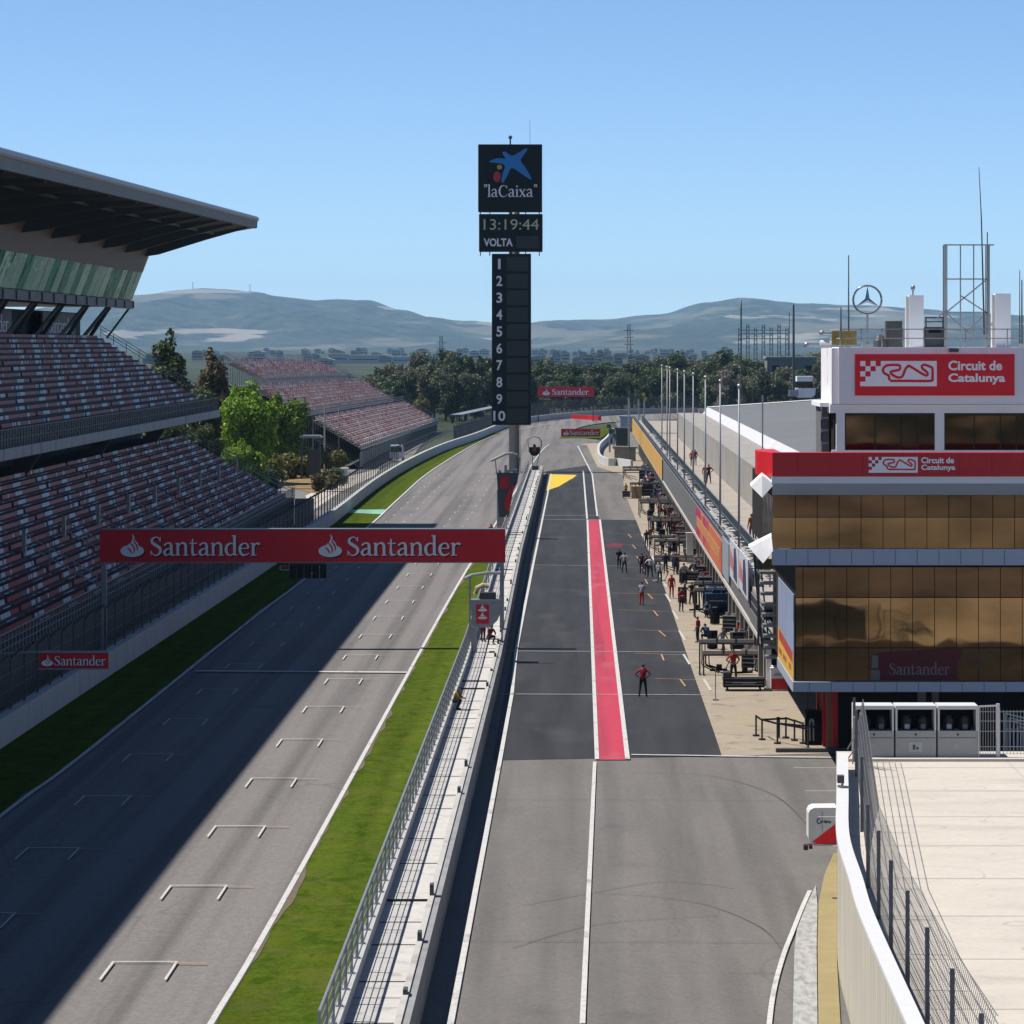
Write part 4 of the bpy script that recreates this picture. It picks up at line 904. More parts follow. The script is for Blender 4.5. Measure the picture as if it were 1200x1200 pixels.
def redart(o, y0, y1, z0, z1):
    t = MB(); rg = random.Random(5); y = y1-2
    while y > y0+2.5:
        l = rg.uniform(.9,1.5); t.box(9.17,9.199,y-l,y,z0+.75,z0+1.5); y -= l+.45
    t.build('lettering_blocks', mat('banner_orange',(.7,.34,.14),.6), o)
hoard('red_banner', 'red and orange banner in the middle of the pit terrace front', 236, 287, 4.15, 6.3, M_ro, redart)
hoard('grey_poster', 'plain grey panel between the red banner and the white posters', 225, 235, 4.3, 6.7, mat('blue_grey_poster',(.33,.37,.42),.5))
def wart(seed):
    def f(o, y0, y1, z0, z1):
        rg = random.Random(seed); t = MB(); d = y1-y0
        t.prism([(y0+d*.15,z0+.2),(y0+d*.5,z0+.3),(y0+d*.45,z1-.3),(y0+d*.3,z1-.15),(y0+d*.2,z1-.8)], 'x', 9.16, 9.19); t.build('dark_figure', mat('poster_navy',(.05,.06,.13),.5), o)
        t = MB(); t.prism([(y0+d*.55,z0+.6),(y0+d*.9,z0+.7),(y0+d*.85,z1-.5),(y0+d*.6,z1-.9)], 'x', 9.16, 9.19); t.build('red_figure', mat('poster_red',(.5,.2,.2),.5), o)
    return f
hoard('white_poster', 'white poster with dark and red figures nearer the red banner', 211, 223.5, 4.9, 7.2, M_posterw, wart(1))
hoard('white_poster', 'white poster with a red figure at the near end of the terrace front', 199.5, 210.5, 5.0, 7.25, M_posterw, wart(2))
t = MB(); t.bar((9.6,199.4,3.9),(9.6,199.4,7.3),.12); t.bar((9.3,199.4,7.2),(10.4,199.4,7.2),.08); t.bar((10.4,199.4,5.8),(10.4,199.4,7.3),.1); t.build('end_frame', M_steel, pb)
# flagpoles
poles = [866,844,826.7,812.4,802,794,785,781.8,775.7]
ordn = ['nearest','second nearest','third nearest','fourth nearest','fifth nearest','sixth nearest','third from the far end','second from the far end','farthest']
pm = None
for i, px in enumerate(poles):
    k = (px-CX)/9.95; y = F/k
    o = thing('flagpole', f'bare grey flagpole, {ordn[i]} of nine along the pit terrace', 'flagpole', (9.95,y,5.8), 'bare flagpoles along the pit terrace')
    if pm is None:
        a = MB(); a.tube([(0,0,0),(0,0,10.5)], .08, 8, r1=.05); p1_ = a.build('shaft', mat('flagpole_grey',(.42,.44,.46),.6,.1), smooth=True)
        b_ = MB(); b_.sphere((0,0,10.6),.13,.13,.13,8,5); p2_ = b_.build('finial', M_steel); c_ = MB(); c_.cbox((0,0,0),.35,.35,.25); p3_ = c_.build('base_bracket', M_dsteel)
        pm = (p1_,p2_,p3_)
        for q in pm: q.parent = o
    else:
        for q in pm: d = q.copy(); COL.objects.link(d); d.parent = o
p, y = 893.6, 4300/11.6
o = thing('flagpole', 'thin flagpole standing by the terrace back wall in front of the white roof edge', 'flagpole', (XZ(893.6,0,290)[0],290,5.8)); a = MB(); a.tube([(0,0,0),(0,0,XZ(0,463,290)[1]-5.8)], .06, 6); q = a.build('shaft', M_steel); q.parent = o
# metal stair between the two buildings
stt = thing('metal_staircase', 'galvanised stair with landings between the pit terrace and the glazed building', 'staircase', (10.6,180,0))
t = MB()
for i in range(9):
    a, z = XZ(888+i*.9, 668+i*12.3, 184); c, _ = XZ(914, 0, 184); t.box(a, c, 182.5+.0*i, 183.4, z-.12, z+.02)
t.build('tread', M_steel, stt)
t = MB()
for px in (889.5,912): x = XZ(px,0,183)[0]; t.bar((x,183.6,3.9),(x,183.6,8.2),.12)
t.bar(Pt(884,650,184.5),Pt(893,758,184.5),.12); t.bar(Pt(889,640,184.5),Pt(900,745,184.5),.08); t.build('frame', M_dsteel, stt)
t = MB(); x0,x1,z0,z1 = rect(884,914,655,667,185); t.box(x0,x1,185,185.1,z0,z1); t.build('yellow_guard', mat('yellow_guard',(.36,.26,.03),.6,var=.3,scale=4), stt)
t = MB(); t.box(10.2,12.2,186.5,187.2,3.86,7.5); t.build('back_wall', M_dconc, stt)

# ================================================================ glazed control building
CYF = 165.; XR = 24.
cb = thing('control_building', 'bronze-glazed race control building with red parapet and white circuit sign on top', 'building', (16,172,0))
def cx_(px, Y=CYF): return XZ(px,0,Y)[0]
def cz_(py, Y=CYF): return XZ(0,py,Y)[1]
M_band = mat('pale_blue_cladding', (.46,.53,.64), .35, .1, var=.05, scale=.6, space='W'); M_bandw = mat('white_cladding', (1.,1.,1.), .4, var=.05, scale=.6, space='W')
M_cwhite = mat('white_render', (1.05,1.05,1.06), .6, var=.04, scale=.5, space='W'); tint(M_cwhite, (.5,.49,.5), .8, stretch=(1,1,.15), a=.58, b=.75, amount=.5)
M_bronze = glass('bronze_mirror_glass', (.2,.135,.07), .04, .12, .5, var=.35); M_bronzeu = glass('upper_bronze_glass', (.12,.082,.045), .05, .2, .5, var=.4); M_bronzed = glass('dark_bronze_glass', (.06,.04,.024), .06, .2, .4, var=.5)  # colour noise and darker upper glass painted in for uneven reflections
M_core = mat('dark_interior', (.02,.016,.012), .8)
M_mull = mat('bronze_mullion', (.04,.03,.02), .5, .3)
XL, XLL = cx_(905), cx_(932)
# core volumes
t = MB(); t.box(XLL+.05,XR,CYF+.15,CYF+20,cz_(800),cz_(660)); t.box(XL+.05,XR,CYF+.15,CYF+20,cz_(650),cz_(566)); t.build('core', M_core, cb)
gpx = [932]+[941+25.7*i for i in range(15)]
def glazing(pxs, py0, py1, Y, m, rows, tilt=.004):
    for a, c in zip(pxs, pxs[1:]):
        for r0, r1, mm in rows:
            b = MB(); j = rs.uniform(-tilt,tilt)
            x0,x1 = cx_(a)+.015, cx_(c)-.015; z0, z1 = cz_(r1), cz_(r0)
            b.box(x0,x1,Y+j,Y+.05+j,z0+.01,z1-.01); b.build('glass_panel', mm, cb)
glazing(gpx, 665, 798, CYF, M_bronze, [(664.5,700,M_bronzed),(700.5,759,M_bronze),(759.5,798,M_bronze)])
gp2 = [905]+[932+25.7*i for i in range(15)]
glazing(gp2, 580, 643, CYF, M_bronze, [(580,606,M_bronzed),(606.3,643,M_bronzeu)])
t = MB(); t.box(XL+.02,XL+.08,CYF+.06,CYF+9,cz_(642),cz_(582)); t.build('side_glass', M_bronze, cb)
t = MB(); t.box(XLL-.12,XR,CYF-.35,CYF+.1,cz_(810),cz_(798.5)); t.box(XLL-.12,XLL+.05,CYF+.1,CYF+13,cz_(811),cz_(799)); t.build('lower_sill_band', M_band, cb)
def joints(py0, py1, Y, x0):
    b = MB(); x = x0
    while x < XR: b.box(x,x+.02,Y-.005,Y+.02,cz_(py1),cz_(py0)); x += .98
    return b
joints(799,809.5,CYF-.352,XLL+.6).build('panel_joints', M_mull, cb); joints(644,661,CYF-.252,XL+.6).build('panel_joints', M_mull, cb)
t = MB(); t.box(XL-.02,XR,CYF-.25,CYF+.14,cz_(662),cz_(643)); t.build('middle_band', M_band, cb)
t = MB(); t.prism([(CYF-.02,cz_(580)),(CYF+.1,cz_(580)),(CYF+.1,cz_(566)),(CYF-.5,cz_(566))], 'x', XL, XR); t.build('upper_band', M_band, cb)
t = MB(); t.box(XL-.05,XR,CYF-.52,CYF+.2,cz_(566),cz_(558)); t.build('white_band', M_bandw, cb)
t = MB(); b0 = CYF-.55
t.prism([(XL-.02,b0),(XR,b0),(XR,b0+.9),(XL+.4,b0+.9),(XL+.35,b0+6),(XL-.55,b0+5.2),(XL-.62,b0+2.2)], 'z', cz_(557.8), cz_(530)); t.build('red_parapet', M_redp, cb)
t = MB(); [t.box(x_,x_+.018,b0-.004,b0+.1,cz_(557.5),cz_(530.3)) for x_ in [XL+1.1+1.45*i for i in range(11)]]; t.build('parapet_joints', mat('joint_red',(.25,.01,.015),.6), cb)
t = MB(); t.box(XL+.3,XR,CYF+.3,CYF+9,cz_(566),cz_(560)); t.build('roof_terrace', M_conc, cb)
for (a, nm) in (([(904,628),(905.5,645),(894,660),(878,642)],'side_visor'),([(893,557),(907,567),(893,583),(880,570)],'side_visor')):
    t = MB(); q = [XZ(p[0],p[1],CYF-.05) for p in a]
    t.add([(q[0][0],CYF-.1,q[0][1]),(q[1][0],CYF-.35,q[1][1]),(q[2][0],CYF-.2,q[2][1]),(q[3][0],CYF+.4,q[3][1])]+[(q[0][0],CYF+.2,q[0][1]+.12),(q[1][0],CYF+.0,q[1][1]+.12),(q[2][0],CYF+.15,q[2][1]+.12),(q[3][0],CYF+.7,q[3][1]+.12)], [(0,1,2,3),(7,6,5,4),(0,4,5,1),(1,5,6,2),(2,6,7,3),(3,7,4,0)])
    t.build(nm, M_cwhite, cb)
# side billboard
x = XLL-.03
o = MB().box(x-.04,x,CYF+.1,CYF+13,cz_(799),7.7).build('side_billboard', mat('billboard_blue',(.3,.36,.52),.5,var=.15,scale=.3,space='W'), cb)
t = MB(); t.add([(x-.045,CYF+.1,cz_(799)),(x-.045,CYF+13,cz_(799)),(x-.045,CYF+13,5.35),(x-.045,CYF+.1,5.0)], [(0,1,2,3)]); t.build('yellow_area', mat('billboard_yellow',(.72,.46,.09),.5,var=.06), o, fix=False)
t = MB(); rg = random.Random(4); y = CYF+12
while y > CYF+1.6:
    l = rg.uniform(.5,.9); t.box(x-.06,x-.05,y-l,y,4.55+.02*(y-CYF),5.05+.02*(y-CYF)); 
    if rg.random() < .8: t.box(x-.06,x-.05,y-l*.8,y,4.15,4.4)
    y -= l+.25
t.build('red_lettering', mat('billboard_red',(.6,.1,.06),.5), o)
# decals on the glass, colours darkened as if seen through its tint
Yd = CYF-.03
t = MB(); t.add([(p[0],Yd,p[1]) for p in [XZ(*q,CYF) for q in [(1021,768),(1033,764),(1129,759),(1127,768),(1122,776),(1122,795),(1126,797),(1021,797)]]], [tuple(range(8))]); t.build('red_window_banner', mat('dim_red',(.12,.006,.018),.25), cb, fix=False)
t = MB(); serif(t, 'Santander', cx_(1042), cx_(1113), cz_(790.5), cz_(0)-cz_(9), Yd-.004); t.build('window_lettering', mat('dim_white',(.26,.2,.19),.4), cb, fix=False)
t = MB(); t.add([(cx_(1145)+.82*math.cos(a*math.pi/14),Yd,cz_(773)+.4*math.sin(a*math.pi/14)) for a in range(28)], [tuple(range(28))]); t.build('yellow_window_badge', mat('dim_yellow',(.13,.07,.01),.25), cb, fix=False)
t = MB(); put_text(t, 'DHL', cx_(1133), cx_(1152), cz_(779), cz_(768), Yd-.004, 0, .02); t.build('badge_lettering', mat('dim_red_letters',(.14,.01,.01),.4), cb, fix=False)
t = MB(); t.box(cx_(1020.5),cx_(1031),Yd-.03,Yd,cz_(797),cz_(785)); t.box(cx_(1021.5),cx_(1029),Yd-.03,Yd,cz_(783),cz_(768)); t.build('window_notice', mat('dim_grey',(.2,.18,.16),.4), cb)
# ground floor under the overhang
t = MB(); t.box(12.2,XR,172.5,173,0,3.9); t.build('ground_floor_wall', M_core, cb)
for (a, c, y) in ((957,961.5,175),(964,968,173.5),(976,982,171.6)): MB().box(cx_(a,y),cx_(c,y),y,y+.4,-.1,3.8).build('red_column', M_redp, cb)
t = MB(); t.box(cx_(961,174),cx_(975,174),174.2,174.4,0,3.8); t.box(cx_(968,172.6),cx_(975,172.6),172.2,172.5,0,3.8); t.build('tan_panel', mat('tan_panel',(.4,.2,.13),.6), cb)
t = MB(); t.box(cx_(1075,172.4),cx_(1085,172.4),172.3,172.49,0,3.8); t.box(cx_(1092,172.4),cx_(1100,172.4),172.3,172.49,0,3.8); t.build('grey_pier', M_conc, cb)
# recessed top storey
Y6 = 172.
def c6(px, py): return XZ(px,py,Y6)
x0 = c6(975,0)[0]; z484=c6(0,484)[1]; z527=c6(0,532)[1]
t = MB(); t.box(x0+.1,XR,Y6+.3,Y6+8,z527-1,z484); t.build('top_core', M_core, cb)
t = MB()
for a, c in ((980,990),(1095.5,1106.5),(1212,1222),(1282,1288)): t.box(c6(a,0)[0],c6(c,0)[0],Y6-.02,Y6+.3,z527-1,z484)
t.box(x0,XR,Y6,Y6+.3,z527-1,c6(0,527.5)[1]); t.build('window_frame', M_cwhite, cb)
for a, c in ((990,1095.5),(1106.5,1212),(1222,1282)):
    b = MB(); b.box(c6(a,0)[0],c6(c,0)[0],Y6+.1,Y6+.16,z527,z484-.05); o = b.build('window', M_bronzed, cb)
    b = MB(); xa,xc = c6(a,0)[0],c6(c,0)[0]; b.box(xa,xc,Y6+.05,Y6+.1,z484-.12,z484-.0); b.box(xa,xa+.06,Y6+.05,Y6+.1,z527,z484)
    for q in (.33,.62,.8): b.box(xa+(xc-xa)*q,xa+(xc-xa)*q+.05,Y6+.06,Y6+.1,z527,z484)
    b.build('mullion', M_mull, o)
t = MB(); t.box(x0-.1,XR,Y6-.05,Y6+8,z484,c6(0,474)[1]); t.build('lintel_band', M_cwhite, cb)
t = MB(); t.box(c6(962,0)[0],c6(975,0)[0],Y6+.6,Y6+7,c6(0,477)[1],c6(0,472)[1]); t.build('side_ledge', M_cwhite, cb)
t = MB(); t.box(c6(966,0)[0],x0,Y6+2,Y6+6,c6(0,530)[1]-.5,c6(0,478)[1]); t.build('side_room', mat('grey_shutter',(.2,.2,.2),.6), cb)
t = MB(); t.box(c6(982.5,0)[0],XR,Y6-.25,Y6+7.5,c6(0,473.5)[1],c6(0,407)[1]); t.box(c6(974.5,0)[0],c6(982.5,0)[0],Y6-.05,Y6+7.5,c6(0,473.5)[1],c6(0,408)[1]); t.build('sign_block', M_cwhite, cb)
for i,(px,py) in enumerate(((968,520),(968,505),(968,490))):
    t = MB(); x_, z_ = c6(px,py); t.bar((x_-.15,Y6+1,z_-.5),(x_-.15,Y6+1,z_+.5),.05); t.bar((x_-.15,Y6+1,z_),(x_+.2,Y6+1,z_),.05); t.build('side_rail', M_steel, cb)
# circuit signs
def circuit_logo(o, x0, x1, z0, z1, Y):
    """white plate with chequered corner and a red map of the circuit"""
    w_, h_ = x1-x0, z1-z0; cs = h_/4.9; b = MB(); r = MB()
    bx = x0+cs*4
    b.add([(bx,Y,z1-cs*0),(x1,Y,z1),(x1,Y,z0),(x0,Y,z0),(x0,Y,z1-cs*4),(x0+cs,Y,z1-cs*4),(x0+cs,Y,z1-cs*3),(x0+2*cs,Y,z1-cs*3),(x0+2*cs,Y,z1-cs*2),(x0+3*cs,Y,z1-cs*2),(x0+3*cs,Y,z1-cs),(bx,Y,z1-cs)], [tuple(range(12))])
    for i, j in ((0,0),(2,0),(1,1),(0,2)): b.add([(x0+cs*i,Y,z1-cs*(j+1)),(x0+cs*(i+1),Y,z1-cs*(j+1)),(x0+cs*(i+1),Y,z1-cs*j),(x0+cs*i,Y,z1-cs*j)], [(0,1,2,3)])
    b.build('logo_plate', M_sgnw, o, fix=False)
    P = [(.39,.79),(.65,.79),(.918,.79),(.943,.68),(.943,.32),(.918,.235),(.83,.147),(.805,.265),(.87,.44),(.88,.54),(.84,.56),(.664,.235),(.625,.206),(.586,.35),(.547,.62),(.47,.635),(.39,.44),(.508,.35),(.52,.206),(.48,.16),(.35,.176),(.30,.32),(.31,.47),(.37,.58),(.377,.68),(.385,.77)]
    # stroke in true proportions
    Q = [(p[0]*w_, p[1]*h_) for p in P]; vs, fs = stroke(Q, [h_*.1], 3)
    r.add([(x0+p[0], Y-.012, z1-p[1]) for p in vs], fs); r.build('circuit_map', M_red, o, fix=False)
x0_,z1_ = c6(1001.5,415); x1_,z0_ = c6(1188,463.5); Ys = Y6-.32
o = MB().box(x0_,x1_,Ys,Ys+.07,z0_,z1_).build('circuit_sign', M_red, cb)
a, z1 = c6(1007.5,423); c, z0 = c6(1097,452.5); circuit_logo(o, a, c, z0, z1, Ys-.008)
t = MB(); put_text(t, 'Circuit de', c6(1110.5,0)[0], c6(1173.5,0)[0], c6(0,434)[1], c6(0,422.5)[1], Ys-.008, 0, .03); put_text(t, 'Catalunya', c6(1110.5,0)[0], c6(1177,0)[0], c6(0,450.5)[1], c6(0,437.5)[1], Ys-.008, 0, .03); t.build('sign_lettering', M_sgnw, o, fix=False)
Yp = CYF-.56; f5 = lambda px,py: XZ(px,py,Yp)
a, z1 = f5(1018,535.5); c, z0 = f5(1075.5,554); circuit_logo(cb, a, c, z0, z1, Yp-.008)
t = MB(); put_text(t, 'Circuit de', f5(1079.5,0)[0], f5(1118,0)[0], f5(0,543)[1], f5(0,535.7)[1], Yp-.008, 0, .03); put_text(t, 'Catalunya', f5(1079.5,0)[0], f5(1119.5,0)[0], f5(0,552.5)[1], f5(0,544.5)[1], Yp-.008, 0, .03); t.build('parapet_lettering', M_sgnw, cb, fix=False)
# ---------------------------------------------------------------- roof furniture (each thing stands on the roof)
zr = c6(0,407)[1]
rr = thing('roof_railing', 'pale tubular safety railing along the edge of the sign block roof', 'railing', (14.5,Y6,zr))
t = MB()
for z in (.42,.85): t.bar((c6(985,0)[0],Y6+.2,zr+z),(XR,Y6+.2,zr+z),.045); t.bar((c6(985,0)[0],Y6+.2,zr+z),(c6(985,0)[0],Y6+7,zr+z),.045)
x_ = c6(985,0)[0]
while x_ < XR: t.bar((x_,Y6+.2,zr),(x_,Y6+.2,zr+.88),.045); x_ += .98
t.build('tubes', mat('cream_tube',(.5,.48,.42),.5), rr)
Ye = Y6+3.
def e6(px,py): return XZ(px,py,Ye)
st_ = thing('roof_star_emblem', 'steel ring with a three-pointed star on a post on the roof', 'emblem', (e6(1016.5,0)[0],Ye,zr))
cxp,czp = e6(1016.5,351.5); rad = 16.6*Ye/F
t = MB(); t.tube([(cxp+rad*math.cos(a*math.pi/20),Ye,czp+rad*math.sin(a*math.pi/20)) for a in range(41)], .05, 8); t.build('ring', mat('chrome_blue_steel',(.35,.4,.45),.3,.8), st_, smooth=True)
t = MB()
for i in range(3):
    a = math.pi/2+i*2*math.pi/3; u = Vector((math.cos(a),math.sin(a))); v_ = Vector((-u.y,u.x)); q = [Vector((cxp,czp))+v_*.13-u*.07, Vector((cxp,czp))+u*rad, Vector((cxp,czp))-v_*.13-u*.07]
    t.add([(q[0].x,Ye-.03,q[0].y),(q[1].x,Ye-.03,q[1].y),(q[2].x,Ye-.03,q[2].y),(cxp,Ye-.12,czp),(cxp,Ye+.06,czp)], [(0,1,3),(1,2,3),(1,0,4),(2,1,4)])
t.build('star', MATS['chrome_blue_steel'], st_); t = MB(); t.bar((cxp,Ye,zr),(cxp,Ye,czp-rad),.09); t.cbox((cxp,Ye,zr),.5,.5,.15); t.build('post', M_steel, st_)
for (a,c,tp_,lab) in ((1062,1082.5,346,'white square chimney with a round camera on top, left of the lattice frame'),(1163,1184.5,344,'white square chimney right of the lattice frame')):
    ch = thing('roof_chimney', lab, 'chimney', (e6((a+c)/2,0)[0],Ye,zr)); MB().box(e6(a+3.5,0)[0],e6(c,0)[0],Ye,Ye+.8,zr,e6(0,tp_)[1]).build('shaft', M_cwhite, ch); MB().box(e6(a,0)[0],e6(a+3.4,0)[0],Ye+.1,Ye+.7,zr,e6(0,tp_+1.5)[1]).build('side_duct', M_roofw, ch)
    if a == 1062:
        t = MB(); x_,z_ = e6(1070.5,337); t.tube([(x_,Ye+.3,z_-.36),(x_,Ye+.3,z_)], .04, 6); t.sphere((x_,Ye+.3,z_),.11,.11,.15,8,6); t.build('dome_camera', M_steel, ch)
lt = thing('aerial_scaffold', 'tall galvanised open lattice frame on the roof with a long whip aerial', 'lattice frame', (e6(1133,0)[0],Ye,zr))
t = MB(); zt = e6(0,287)[1]
for px in (1107.5,1109.5,1125.5,1141,1157.5,1159): t.bar((e6(px,0)[0],Ye,zr),(e6(px,0)[0],Ye,zt),.055 if px not in (1107.5,1159) else .075)
for px in (1108,1158): t.bar((e6(px,0)[0],Ye+1,zr),(e6(px,0)[0],Ye+1,zt),.06); t.bar((e6(px,0)[0],Ye,zt),(e6(px,0)[0],Ye+1,zt),.05)
for py in (287,327,366): t.bar((e6(1106,0)[0],Ye,e6(0,py)[1]),(e6(1160 if py>290 else 1165,0)[0],Ye,e6(0,py)[1]),.06)
for p,q in (((1109,366),(1157,327)),((1125,346),(1157,367)),((1109,367),(1141,395)),((1133,388),(1157,366)),((1098,373),(1109,363))): t.bar(Pt(*p,Ye),Pt(*q,Ye),.06)
t.build('frame', MATS['galvanised_steel'], lt)
t = MB(); t.tube([Pt(1153.5,392,Ye),Pt(1150,255,Ye)], .045, 6, r1=.03); t.tube([Pt(1150,255,Ye),Pt(1147.2,196,Ye)], .028, 6, r1=.015); t.tube([Pt(1157,392,Ye),Pt(1157,272,Ye)], .025, 6); t.build('whip_aerial', M_dsteel, lt)
def mast(label, px, py0, Y, r, base=zr, extra=None, name='radio_mast', cat='mast'):
    o = thing(name, label, cat, (XZ(px,0,Y)[0],Y,base)); t = MB(); t.tube([(XZ(px,0,Y)[0],Y,base),Pt(px,py0,Y)], r, 6, r1=r*.6); t.build('shaft', M_dsteel, o); t = MB(); t.cbox((XZ(px,0,Y)[0],Y,base),r*6,r*6,r*4); t.build('foot', M_steel, o); return o
mast('thin grey aerial on the roof left of the ringed star', 994.5, 299, Ye, .04); mast('short thin aerial at the right frame edge of the roof', 1195, 317, Ye, .03); mast('second short aerial at the right frame edge, beside the thinner one', 1197.5, 328, Ye-.6, .045)
mast('stubby grey aerial near the roof corner left of the tall thin one', 985.5, 360, Ye, .045)
mb_ = thing('roof_plant', 'dark metal plant cabinet with an open frame between the chimney and the lattice', 'roof plant', (e6(1096,0)[0],Ye,zr))
a,z1=e6(1085,383); c,z0=e6(1107,404); MB().box(a,c,Ye+.2,Ye+1,zr,z1).build('cabinet', M_dsteel, mb_); t = MB(); t.box(a+.15,c-.15,Ye+.14,Ye+.2,e6(0,390)[1],e6(0,386)[1]); t.build('vent', M_black, mb_)
t = MB(); zt=e6(0,372)[1]
for x_ in (a+.04,c-.04): t.bar((x_,Ye+.4,z1),(x_,Ye+.4,zt),.06)
t.bar((a,Ye+.4,zt),(c,Ye+.4,zt),.07); t.bar((a,Ye+.4,zt-.2),(c,Ye+.4,zt-.2),.05); t.build('frame', M_dsteel, mb_)
yb = thing('yellow_platform', 'weathered yellow guard panels at the left roof corner', 'guard rail', (e6(988,0)[0],Ye,zr))
t = MB()
for a,c in ((974,983),(985,1003)): x0_,z1_=e6(a,388); x1_,z0_=e6(c,404); t.box(x0_,x1_,Ye-.5,Ye-.45,z0_,z1_)
t.build('panel', mat('rusty_yellow',(.3,.21,.06),.7,var=.4,scale=5), yb)
sat = thing('roof_dish_arm', 'white bracket arm with small cameras sticking out left of the roof corner', 'bracket', (e6(965,0)[0],Ye,zr))
t = MB(); t.bar(Pt(944,405.5,Ye),Pt(975,406.5,Ye),.1); t.tube([Pt(961,402,Ye),Pt(974,402,Ye)], .13, 8); t.build('arm', M_cwhite, sat); t = MB(); p_=Pt(963,390,Ye); t.sphere(p_,.14,.14,.12,8,6); t.bar(Pt(964,391,Ye),Pt(976,390,Ye),.05); p_=Pt(945,404,Ye); t.sphere(p_,.13,.13,.13,8,6); t.build('cameras', M_steel, sat)
dk_ = thing('roof_dome', 'dark dome-shaped cooling unit on the roof between the star and the chimney', 'roof plant', (e6(1043,0)[0],Ye+1,zr))
t = MB(); x0_,z1_=e6(1041,376); x1_,z0_=e6(1060,403); t.box(x0_,x1_,Ye+1.2,Ye+2,zr,z1_); t.build('box', M_dsteel, dk_); t = MB(); t.sphere((e6(1033,0)[0],Ye+1,zr),.35,.35,.65,10,6); t.build('dome', M_dsteel, dk_)
pj = thing('floodlight', 'small floodlight leaning over the top edge of the white sign block', 'floodlight', (c6(1117,0)[0],Y6-.3,c6(0,410)[1]))
t = MB(); p_=c6(1117,411); t.box(p_[0]-.25,p_[0]+.2,Y6-.6,Y6-.3,p_[1]-.06,p_[1]+.1); t.build('lamp_head', M_dsteel, pj); t = MB(); t.bar((p_[0]+.15,Y6-.45,p_[1]),(p_[0]+.25,Y6-.2,p_[1]+.12),.05); t.build('bracket', M_steel, pj)

# ================================================================ concrete deck at the right
DZ = 3.4
wt = [(9.54,134.5),(9.2,130),(8.7,123),(7.92,112),(7.63,103),(7.42,96),(7.28,81),(7.2,70),(7.15,40),(7.15,-300)]
wt = [tuple(v.xy) for v in cr([(p[0],p[1],0) for p in wt], 6)]
ground_poly('paddock_deck', [Vector(p) + Vector((.3,0)) for p in wt] + [Vector((70,-300)), Vector((70,137)), Vector((9.8,137))], DZ, M_deckc)
dj = MB()
for y in list(range(72,137,7)): dj.add([(7.9,y,DZ+.006),(60,y,DZ+.006),(60,y+.09,DZ+.006),(7.9,y+.09,DZ+.006)],[(0,1,2,3)])
for x in (16,25,34): dj.add([(x,60,DZ+.004),(x+.05,60,DZ+.004),(x+.05,136.9,DZ+.004),(x,136.9,DZ+.004)],[(0,1,2,3)])
dj.build('deck_joints', mat('joint_line',(.5,.45,.39),.8,space='W'), kind='structure', fix=False)
t = MB(); t.box(9.8,40,137,139.6,0,DZ+.1); t.build('deck_ledge', M_deckc, kind='structure')
dw = thing('deck_wall', 'curved cream retaining wall with a white coping below the concrete deck', 'wall', (8,105,0))
M_cream = mat('cream_wall_cladding', (.62,.58,.49), .7, var=.06, scale=.6, space='W'); add_speckle(M_cream, 3.2, .85, 1.03, stretch=(.3,1,0), detail=0, a=.45, b=.5)
t = MB(); wallstrip(t, wt, .28, -.1, 3.92); t.build('wall_face', M_cream, dw)
t = MB(); wallstrip(t, [(p[0]-.05,p[1]) for p in wt], .4, 3.92, 4.02); t.build('coping', M_white, dw)
dfn = thing('deck_fence', 'grey-posted wire mesh fence along the curved deck wall', 'fence', (8.3,105,DZ))
fp = [(1001,893),(1003.5,910),(1010,975),(1017,1041),(1029.6,1077),(1044,1118),(1063.5,1160),(1086.6,1211),(1116,1268),(1150,1330)]
fpw = [G(*p, DZ).xy for p in fp]
tops = []
pm = None
for p in fpw:
    if pm is None: q = MB(); q.bar((0,0,0),(0,0,2.4),.1,.07); o = q.build('post', mat('fence_post_grey',(.16,.165,.18),.5,.3)); pm = o.data
    else: o = bpy.data.objects.new('post', pm); COL.objects.link(o)
    o.parent = dfn; o.location = (p.x-8.3,p.y-105,0)
t = MB()
for (p,q) in zip(fpw, fpw[1:]):
    d = (q-p).normalized(); n = Vector((-d.y,d.x)); n = n if n.x > 0 else -n
    def W3(u, z): lean = max(0,z-.8)/1.6; b_ = p+(q-p)*u+n*(.06+.28*lean**1.6); return (b_.x,b_.y,DZ+z)
    zs = [.05,.35,.65,.95,1.25,1.55,1.85,2.1,2.35]
    for z in zs: t.bar(W3(0,z),W3(1,z),.014)
    m_ = max(2,int((q-p).length/.28))
    for i in range(m_):
        for za,zb in zip(zs[::2],zs[2::2]): t.bar(W3(i/m_,za),W3(i/m_,zb),.01)
t.build('wire_mesh', mat('mesh_wire',(.3,.3,.3),.5,.5), dfn)
t = MB()
for px,py in ((998,840),(1002,846),(1006,836)): t.bar(G(px,893,DZ)+Vector((0,-.5,0)), Pt(px+3,py,134.3), .05)
t.bar(Pt(993,878,134.5),Pt(1009,850,134.5),.04); t.bar(Pt(993,890,134.5),Pt(1009,868,134.5),.04); t.build('end_braces', M_steel, dfn)
